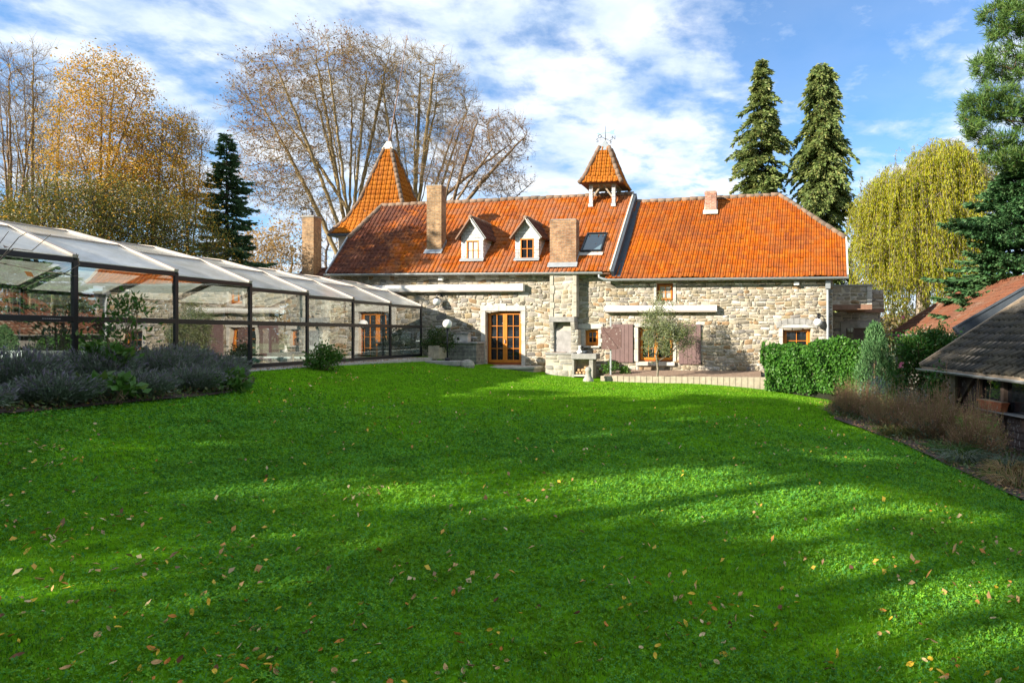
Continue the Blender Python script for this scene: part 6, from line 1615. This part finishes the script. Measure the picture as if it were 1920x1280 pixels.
# shrubs by the enclosure
b = px(822, 660, 24.6); shrub('evergreen_shrub', 'dark rounded evergreen shrub in the trough by the enclosure end', np.array((b.x, b.y, b.z)), [((0, 0, .45), (.62, .35, .5), 1), ((-.1, 0, .25), (.45, .35, .3), .5)], 2600, .075, L_['box'], 160, .5, .4, None, 'shrub', 20)
xx = pool_x(17.5) + 1.05; b = np.array((xx, 17.4, gz(xx, 17.4))); shrub('laurel_bush', 'small round green bush before the third last enclosure pane', b, [((0, 0, .30), (.42, .38, .34), 1)], 1700, .085, L_['laurel'], 161, .5, .35, None, 'shrub', 16)
b = np.array((-11.0 + .25, 12.3, gz(-10.7, 12.3))); shrub('laurel_sapling', 'upright laurel sapling rising from the lavender before the second pane', b, [((0, 0, .7), (.5, .45, .45), 1.2), ((.1, 0, 1.2), (.42, .38, .3), .8), ((.15, 0, 1.5), (.22, .2, .25), .35)], 430, .11, L_['laurel'], 162, .42, .2, None, 'shrub', 26, clump=1.4)
# lavender bed
LG = 'lavender clumps in the left bed'
r = np.random.default_rng(170); lav = []
edge = [(-8.9, 8.0), (-8.9, 9.4), (-8.75, 10.6), (-8.75, 11.8), (-9.2, 13.0), (-9.9, 14.1)]
for i, (x, y) in enumerate(edge): lav.append((x - .30, y, .56, .60, 0)); lav.append((x - 1.35, y + .45, .85, .62, 1))
for i, (x, y) in enumerate([(-10.2, 6.2), (-9.6, 6.6), (-10.9, 8.2), (-11.0, 9.6), (-11.0, 10.9), (-10.6, 13.3)]): lav.append((x, y, .72, .65, 2))
front = ['front', 'back', 'rear']
names = ['at the left end of the bed', 'left of the bed centre', 'before the first dark post', 'below the laurel sapling', 'before the third pane', 'at the right tip of the bed']
names2 = ['lowest, half out of the picture', 'low on the bed edge at the left', 'behind the leftmost front clumps', 'under the first pane', 'beside the laurel sapling', 'near the second dark post']
for i, (x, y, h, w, kd) in enumerate(lav):
    r = np.random.default_rng(180 + i); b = np.array((x, y, gz(x, y) + .02)); n = 520
    j = i // 2 if i < 12 else i - 12
    lab = ('low grey green lavender clump on the lawn side, ' + names[j]) if kd == 0 else ('taller faded lavender clump on the enclosure side, ' + names[j]) if kd == 1 else ('lavender clump ' + names2[j])
    h *= .78; t = thing('lavender', lab, 'lavender', tuple(b), 0, LG)
    a = r.uniform(0, 2 * np.pi, n); q = np.sqrt(r.uniform(0, 1, n)); P0 = np.stack([np.cos(a) * q * w * .4, np.sin(a) * q * w * .4, np.zeros(n)], -1)
    P1 = np.stack([np.cos(a) * q * w * 1.1, np.sin(a) * q * w * 1.1, h * r.uniform(.6, 1.08, n) * (1 - .38 * q ** 2)], -1) + r.normal(size=(n, 3)) * .03
    V, Fq = tubes(P0, P1, np.full(n, .004), np.full(n, .003), 3); link('stems', npmesh('stems', V, Fq), L_['lavender'], t)
    ax = unit(P1 - P0); tips = np.repeat((P1 - ax * .05)[::2], 3, 0) + r.normal(size=(n // 2 * 3, 3)) * .012
    V, Fq = cards(tips, .07, r, .25, np.repeat(ax[::2], 3, 0), .35); link('blossoms', npmesh('blossoms', V, Fq), L_['lavflower'], t)
    m = 3400; k = r.integers(0, n, m); f = r.uniform(.15, .97, (m, 1)); p = P0[k] + (P1[k] - P0[k]) * f + r.normal(size=(m, 3)) * .035
    V, Fq = cards(p, .075, r, .22, ax[k] * .9, .7); link('foliage', npmesh('foliage', V, Fq), L_['lavender'], t)
for i, (x, y, lab) in enumerate([(-8.75, 9.9, 'broad leaved green plant among the front lavender'), (-8.6, 12.2, 'bright broad leaved plant on the lawn edge of the lavender bed'), (-10.0, 11.2, 'leafy green plant deep between the lavender clumps')]):
    shrub('leafy_plant', lab, np.array((x, y, gz(x, y))), [((0, 0, .25 + .3 * (i == 2)), (.3, .3, .2), 1)], 170, .15, L_['laurel'], 210 + i, .6, .2, 'broad leaved plants in the lavender', 'plant', 8)
# hedge on the far side of the pool
def far_hedge():
    r = np.random.default_rng(220); t = thing('far_hedge', 'purple brown hedge seen through the glass beyond the pool', 'hedge', (PX, PY, PZ - .2), HR)
    n = 16000; p = np.stack([-10.6 + r.uniform(-.6, .6, n) , r.uniform(-12, 16, n), r.uniform(0, 1, n) ** .8 * 1.75], -1); p[:, 2] *= 1 + .10 * np.sin(p[:, 1] * 1.7) + .06 * np.sin(p[:, 1] * 4.1)
    V, Fq = cards(p, .17, r, .6); link('foliage', npmesh('foliage', V, Fq), L_['hedge'], t)
    MB().box(-10.9, -10.3, -12, 16, -1, 1.3).build('stems', M['barkdark'], t)
far_hedge()

# ------------------------------------------------------------------ the lawn
def grass():
    r = np.random.default_rng(300)
    def scatter(n, ymin, ymax, pw, xpad):
        Yq = ymin + (ymax - ymin) * r.uniform(0, 1, n) ** pw
        X = r.uniform(-1.13 - xpad, .60 + xpad, n) * Yq
        return X, Yq
    Vs, Fs, o = [], [], 0
    for n, y0, y1, pw, hh, ww in ((190000, 2.0, 6.6, .95, .026, .0042), (190000, 5.0, 14.0, .8, .032, .0080), (190000, 9.0, 25.2, .66, .040, .014)):
        X, Yq = scatter(n, y0, y1, pw, .04 if y0 > 2 else .18); fi = 1.0 if y0 < 2.5 else np.clip((Yq - y0) / (1.6 if y0 < 6 else 4.5), 0, 1); fo = 1.0 if y1 > 20 else np.clip((y1 - Yq) / (1.6 if y1 < 10 else 5), 0, 1)
        m = inside(LAWN, X, Yq) & (r.random(n) < fi * fo); X, Yq = X[m], Yq[m]; n = len(X)
        P = np.stack([X, Yq, ground(X, Yq) - .005], -1); a = r.uniform(0, 2 * np.pi, n); d = np.stack([np.cos(a), np.sin(a), a * 0], -1); s = np.stack([-np.sin(a), np.cos(a), a * 0], -1)
        h = (hh * r.uniform(.5, 1.35, n) * (1 + .25 * np.sin(X * 2.1) * np.sin(Yq * 1.7)))[:, None]; w = (ww * r.uniform(.6, 1.3, n))[:, None]; ln = r.uniform(.05, .9, (n, 1)); up_ = np.array((0, 0, 1.0))
        V = np.stack([P - s * w / 2, P + s * w / 2, P + d * h * ln * .35 + up_ * h * .62 + s * w * .42, P + d * h * ln * .35 + up_ * h * .62 - s * w * .42, P + d * h * ln + up_ * h * (1 - .3 * ln)], 1).reshape(-1, 3)
        b = np.arange(n)[:, None] * 5 + o; Fs.append((b + [0, 1, 2, 3], b + [3, 2, 4])); Vs.append(V); o += n * 5
    V = np.concatenate(Vs); me = npmesh('grass', V, [np.concatenate([f[0] for f in Fs]), np.concatenate([f[1] for f in Fs])])
    tag(link('grass', me, M['grass']), kind='stuff')
    # clover and other low broad leaves, in drifts
    n = 360000; X, Yq = scatter(n, 2.0, 14, .85, .12); m = inside(LAWN, X, Yq) & (r.random(n) < np.clip((14 - Yq) / 5, 0, 1))
    dn = np.sin(X * 1.3 + 1) * np.sin(Yq * 1.1) + .6 * np.sin(X * 2.9 + Yq * 2.3) + r.normal(size=n) * 1.2; m &= dn > -.35
    X, Yq = X[m], Yq[m]; n = len(X); z = ground(X, Yq) + r.uniform(.008, .030, n); c = np.stack([X, Yq, z], -1)
    sz = .0047 * (1 + Yq / 6); Vs = []
    a0 = r.uniform(0, 2 * np.pi, n); tilt = r.normal(size=(n, 2)) * .5
    for k in range(3):
        a = a0 + k * 2.094; d = np.stack([np.cos(a), np.sin(a), np.cos(a) * tilt[:, 0] + np.sin(a) * tilt[:, 1] + .15], -1); s = np.stack([-np.sin(a), np.cos(a), -np.sin(a) * tilt[:, 0] + np.cos(a) * tilt[:, 1]], -1); q = sz[:, None] * r.uniform(.7, 1.3, (n, 1))
        Vs.append(np.stack([c, c + d * q + s * q * .62, c + d * q * 1.75, c + d * q - s * q * .62], 1))
    V = np.concatenate(Vs).reshape(-1, 3); tag(link('clover', npmesh('clover', V, np.arange(len(V)).reshape(-1, 4)), M['clover']), kind='stuff')
grass()

# fallen leaves
def leaf_mesh(kind, mat):
    r = np.random.default_rng(400 + kind); n = 5; L = 1.0; vs, fs = [], []
    curl = (.9, .25, 1.7)[kind % 3]; cup = (.35, .55, .8)[kind % 3]
    for i in range(n + 1):
        t = i / n; w = .30 * math.sin(math.pi * min(1, t * .93 + .05)) ** .8 * (1.1 - .4 * t) + .004
        a = (t - .5) * curl; x = math.sin(a) / curl * L if curl > .01 else (t - .5) * L; z = (1 - math.cos(a)) / curl * L
        z += .02 * math.sin(i * 2.3 + kind)
        vs += [(x, -w, z + w * cup), (x, 0, z), (x, w, z + w * cup * (.6 if kind % 2 else 1))]
    for i in range(n):
        b = i * 3; fs += [(b, b + 1, b + 4, b + 3), (b + 1, b + 2, b + 5, b + 4)]
    vs += [(-.5 / 1 - .02, -.012, vs[1][2]), (-.5 - .02, .012, vs[1][2]), (-.78, 0, vs[1][2] + .05)]; k = len(vs); fs.append((k - 3, k - 2, k - 1))
    me = bpy.data.meshes.new('fallen_leaf'); me.from_pydata(vs, [], fs); me.materials.append(mat); me.polygons.foreach_set('use_smooth', np.ones(len(fs), dtype=bool)); return me
def flat_leaf(name, c):
    m, nt, b = new_mat(name); co = obj_co(nt)
    q = mix(nt, 1.0, c, ramp(nt, noise(nt, co, 3.5, 4, .6), [(.3, .6), (.7, 1.2)]), 'MULTIPLY'); nt.links.new(q, b.inputs['Base Color']); b.inputs['Roughness'].default_value = .8; b.inputs['Specular IOR Level'].default_value = .15; return m
LC_ = [('yellow', (.68, .46, .05)), ('orange brown', (.54, .22, .045)), ('tan', (.56, .35, .15)), ('dark brown', (.17, .08, .04)), ('pale buff', (.64, .50, .26))]
LM = [[leaf_mesh(k, flat_leaf(nm + ' fallen leaf', c)) for k in range(3)] for nm, c in LC_]
FORM = ['curled', 'flat', 'rolled up']
def zone(X, Y):
    d = 'at the front of the lawn' if Y < 4.2 else 'on the near lawn' if Y < 6 else 'in the middle of the lawn' if Y < 9 else 'on the far lawn'
    a = X / Y
    s = 'towards the left edge' if a < -.72 else 'left of centre' if a < -.4 else 'in the middle' if a < -.1 else 'right of centre' if a < .22 else 'towards the right edge'
    return d + ', ' + s
def fallen():
    r = np.random.default_rng(410); pts = []
    while len(pts) < 1350:
        Y = 2.9 + 19 * r.uniform() ** 1.75; a = r.uniform(-1.08, .56)
        if a > -.25 and r.random() < .40: continue
        X = a * Y
        if inside(LAWN, np.array([X]), np.array([Y]))[0]: pts.append((X, Y))
    cen = [pts[int(q)] for q in r.integers(0, len(pts), 60)]
    for q in range(0, len(pts), 2):
        c_ = cen[int(r.integers(0, 60))]; n_ = (c_[0] + r.normal() * .13 * (1 + c_[1] / 9), c_[1] + r.normal() * .20 * (1 + c_[1] / 9))
        if n_[1] > 2.9 and inside(LAWN, np.array([n_[0]]), np.array([n_[1]]))[0]: pts[q] = n_
    pts.sort(key=lambda p: p[1]); far = []
    for i, (X, Y) in enumerate(pts):
        c = r.choice(5, p=[.32, .18, .24, .08, .18]); k = r.integers(0, 3); s = r.uniform(.026, .058) * (1.25 if Y > 9 else 1); z = gz(X, Y) + r.uniform(.008, .034)
        rot = (r.normal() * .6, r.normal() * .5, r.uniform(0, 6.28))
        if i < 290:
            o = bpy.data.objects.new('fallen_leaf', LM[c][k]); COL.objects.link(o); o.location = (X, Y, z); o.rotation_euler = rot; o.scale = (s * 1.0, s * r.uniform(.75, 1.1), s)
            tag(o, f'{"large" if s > .045 else "small"} {FORM[k]} {LC_[c][0]} leaf {zone(X, Y)}', 'leaf', 'fallen leaves on the lawn')
        else: far.append((X, Y, z, s, rot, c))
    Vs = []; 
    for X, Y, z, s, rot, c in far:
        ca, sa = math.cos(rot[2]), math.sin(rot[2]); d = np.array((ca, sa, rot[0])); w = np.array((-sa, ca, rot[1] + .3)) * .34; p = np.array((X, Y, z))
        Vs += [p - d * s * .5, p + w * s + (0, 0, .01), p + d * s * .5 + (0, 0, .012), p - w * s * .8 + (0, 0, .012)]
    n = len(far)
    tag(link('fallen_leaves', npmesh('fallen_leaves', np.array(Vs), np.arange(n * 4).reshape(-1, 4)), leafmat('scattered leaves', [c for _, c in LC_], .1)), kind='stuff')
    # low weeds and seedlings between the plants of the beds
    gx_, gy_ = r.uniform(3.6, 7.4, 16000), r.uniform(7, 21, 16000); m_ = inside(bed_r, gx_, gy_) & (np.sin(gx_ * 3.3 + 1) * np.sin(gy_ * 2.1) + r.normal(size=16000) * .5 > .1)
    gx2, gy2 = r.uniform(-11.6, -8.4, 9000), r.uniform(5, 15, 9000); m2_ = inside(bed_l, gx2, gy2)
    gx_, gy_ = np.concatenate([gx_[m_], gx2[m2_]]), np.concatenate([gy_[m_], gy2[m2_]])
    V_, F_ = cards(np.stack([gx_, gy_, ground(gx_, gy_) + .04 + r.uniform(0, .10, len(gx_))], -1), .075, r, .5, (0, 0, .55)); tag(link('ground_cover', npmesh('ground_cover', V_, F_), L_['weeds']), kind='stuff')
    # leaf litter along the enclosure paving, the right bed and the border
    Vs = []
    def lit(X, Y, z, s):
        a = r.uniform(0, 6.28); d = np.array((math.cos(a), math.sin(a), r.normal() * .3)); w = np.array((-math.sin(a), math.cos(a), r.normal() * .3)) * .35; p = np.array((X, Y, z + .012))
        Vs.extend([p - d * s * .5, p + w * s, p + d * s * .5, p - w * s])
    for _ in range(900): Y = r.uniform(14, 25); lit(pool_x(Y) + .02 + TE * r.uniform(0, 1) ** 1.3, Y, PZ - .02, r.uniform(.03, .06))
    for _ in range(1500):
        Y = r.uniform(7, 20); e = 3.65 + .5 * min(1, abs(Y - 15) / 4); X = e + abs(r.normal()) * .7 + .05; lit(X, Y, gz(X, Y) + .04, r.uniform(.03, .07))
    for _ in range(500):
        j = r.integers(0, 5); t = r.uniform(); x = edge[j][0] + (edge[j + 1][0] - edge[j][0]) * t - r.uniform(-.1, .4); y = edge[j][1] + (edge[j + 1][1] - edge[j][1]) * t; lit(x, y, gz(x, y) + .04, r.uniform(.03, .06))
    n = len(Vs) // 4; tag(link('leaf_litter', npmesh('leaf_litter', np.array(Vs), np.arange(n * 4).reshape(-1, 4)), leafmat('brown litter', [(.26, .12, .05), (.34, .19, .08), (.20, .10, .05), (.42, .27, .08)], .1)), kind='stuff')
fallen()

# ------------------------------------------------------------------ tall trees behind and left of the lawn, out of the picture: they shade it
def shade_wood():
    r = np.random.default_rng(600); PP, wd = [], []
    te = math.tan(SUN_EL); sx, sy = SUN_H
    def light_gap(x, y):    # gaps between the crowns, as places on the lawn (x, y, half sizes, how open)
        g = np.zeros(len(x))
        for cx, cy, rx, ry, o in GAPS: g = np.maximum(g, o * np.clip(1.9 * np.exp(-(((x - cx) / (rx * 1.25)) ** 2 + ((y - cy) / (ry * 1.3)) ** 2) ** 1.3), 0, 1))
        n_ = np.sin(1.1 * x + .5 * y + .6) * np.sin(.95 * y - .45 * x) + .55 * np.sin(2.3 * x + 1 - .5 * y) * np.sin(2.9 * y + .4 * x)
        g = np.maximum(g, np.clip((n_ - .32) * 1.9, 0, .9))
        return g
    for i in range(13):
        tx = 3 - i * 4.3 + r.uniform(-.6, .6); ty = -7 + r.uniform(-1.2, 1.2); top = r.uniform(19.5, 21)
        wd.append(tubes([(tx, ty, -.5), (tx, ty, top * .5)], [(tx, ty, top * .5), (tx, ty, top * .95)], [.22, .14], [.14, .03], 7))
        nc = 520; c = np.stack([tx + r.normal(size=nc) * 1.9, ty + r.normal(size=nc) * 1.1, 2.0 + (top - 2.0) * r.uniform(0, 1, nc) ** .85], -1)
        p = np.repeat(c, 34, 0) + r.normal(size=(nc * 34, 3)) * .30
        t = (p[:, 2] - 0.0) / te; gx, gy = p[:, 0] + sx * t, p[:, 1] + sy * t
        edge_ = 17.4 + .9 * np.sin(gx * 1.1) + .6 * np.sin(gx * 2.9 + 1) - 4.4 * (1 - sstep(gx, -7.5, -3)) + 4.5 * sstep(gx, 5.5, 8.5)
        keep = (r.random(len(p)) > light_gap(gx, gy)) & (gy < edge_ + r.normal(size=len(p)) * .35)
        PP.append(p[keep])
    p = np.concatenate(PP)
    # a lone leafy tree farther forward, whose shade falls on the left end of the roof
    c = ell(r, 90, (-27.5, 16.5, 12.2), (2.6, 2.6, 2.2), .1); p = np.concatenate([p, np.repeat(c, 22, 0) + r.normal(size=(90 * 22, 3)) * .35])
    wd.append(tubes([(-27.5, 16.5, -.5)], [(-27.5, 16.5, 12.5)], [.2], [.06], 7))
    V, Fq = cards(p, .34, r, .6); V2, F2 = join(wd)
    tag(link('woodland', npmesh('woodland', np.concatenate([V, V2]), np.concatenate([Fq, F2 + len(V)])), L_['olivegreen']), kind='stuff')
GAPS = [(0.25, 6.75, 1.6, .95, 1.0), (1.5, 4.3, .75, .55, 1.0), (1.2, 3.3, .5, .3, .8), (-6.2, 5.6, .8, .4, .7), (-1.0, 6.9, 1.0, .5, .7), (1.6, 6.3, 1.0, .5, .9), (1.6, 4.3, .8, .5, .9), (2.0, 3.9, .6, .4, .8), (-.9, 5.0, .4, .3, .6), (-2.6, 4.9, .8, .45, .8), (-3.6, 4.1, .9, .45, .85), (-3.5, 6.4, 1.0, .35, .7), (-2.2, 6.9, 1.2, .3, .5), (-.9, 3.2, .5, .3, .6), (-5.2, 8.6, 1.4, .35, .4),
        (0.0, 13.2, .5, .9, .8), (-1.6, 14.3, .5, .8, .7), (-3.6, 12.0, .9, .4, .5), (-6.8, 13.0, .9, .4, .6), (-8.0, 11.0, .5, .3, .5), (-5.5, 15.6, 1.2, .5, .8), (-7.5, 16.2, 1.4, .4, .8), (-2.8, 16.3, 1.2, .5, .6), (1.6, 15.4, .7, .6, .6)]
shade_wood()

# ------------------------------------------------------------------ twigs of a tree just left of the camera
def near_branch():
    r = np.random.default_rng(500); Y = 3.3
    sx_ = px(-175, 560, Y); t = thing('bare_sapling', 'bare sapling whose thin dark twigs reach in at the left edge before the enclosure', 'sapling', (sx_.x, sx_.y, gz(sx_.x, sx_.y)))
    base = np.array(t.location); segs = []; ends = []
    for pts in ([(-173, 570), (-40, 505), (0, 487), (35, 445), (50, 436)], [(-172, 545), (-100, 515), (0, 493), (60, 505), (120, 513), (150, 496), (143, 475)], [(0, 487), (25, 466), (60, 470), (95, 440)], [(-174, 505), (-90, 480), (0, 455), (16, 434)], [(-174, 580), (-90, 552), (0, 531), (38, 538)], [(120, 513), (138, 518), (150, 516)]):
        q = np.array([P3(x, y, Y + .12 * math.sin(x * .05)) for x, y in pts]) - base; n = len(q) - 1
        segs.append(tubes(q[:-1], q[1:], np.linspace(.0036, .0020, n), np.linspace(.0030, .0014, n), 5)); ends.append(q[-1])
    V, Fq = join(segs); link('twigs', npmesh('twigs', V, Fq), M['barkdark'], t)
    top_ = P3(-172, 400, Y) - base; MB().tube([(0, 0, -.15), (.01, .02, top_[2] * .45), (0, -.01, top_[2] * .75), (.01, 0, top_[2]), (.05, .02, top_[2] * 1.18)], [.020, .016, .012, .008, .003], 8).build('trunk', M['barkdark'], t, smooth=True)
    V, Fq = cards([P3(12, 462, Y) - base, P3(45, 508, Y) - base], .05, r, .5); link('leaf', npmesh('leaf', V, Fq), L_['brown'], t)
near_branch()
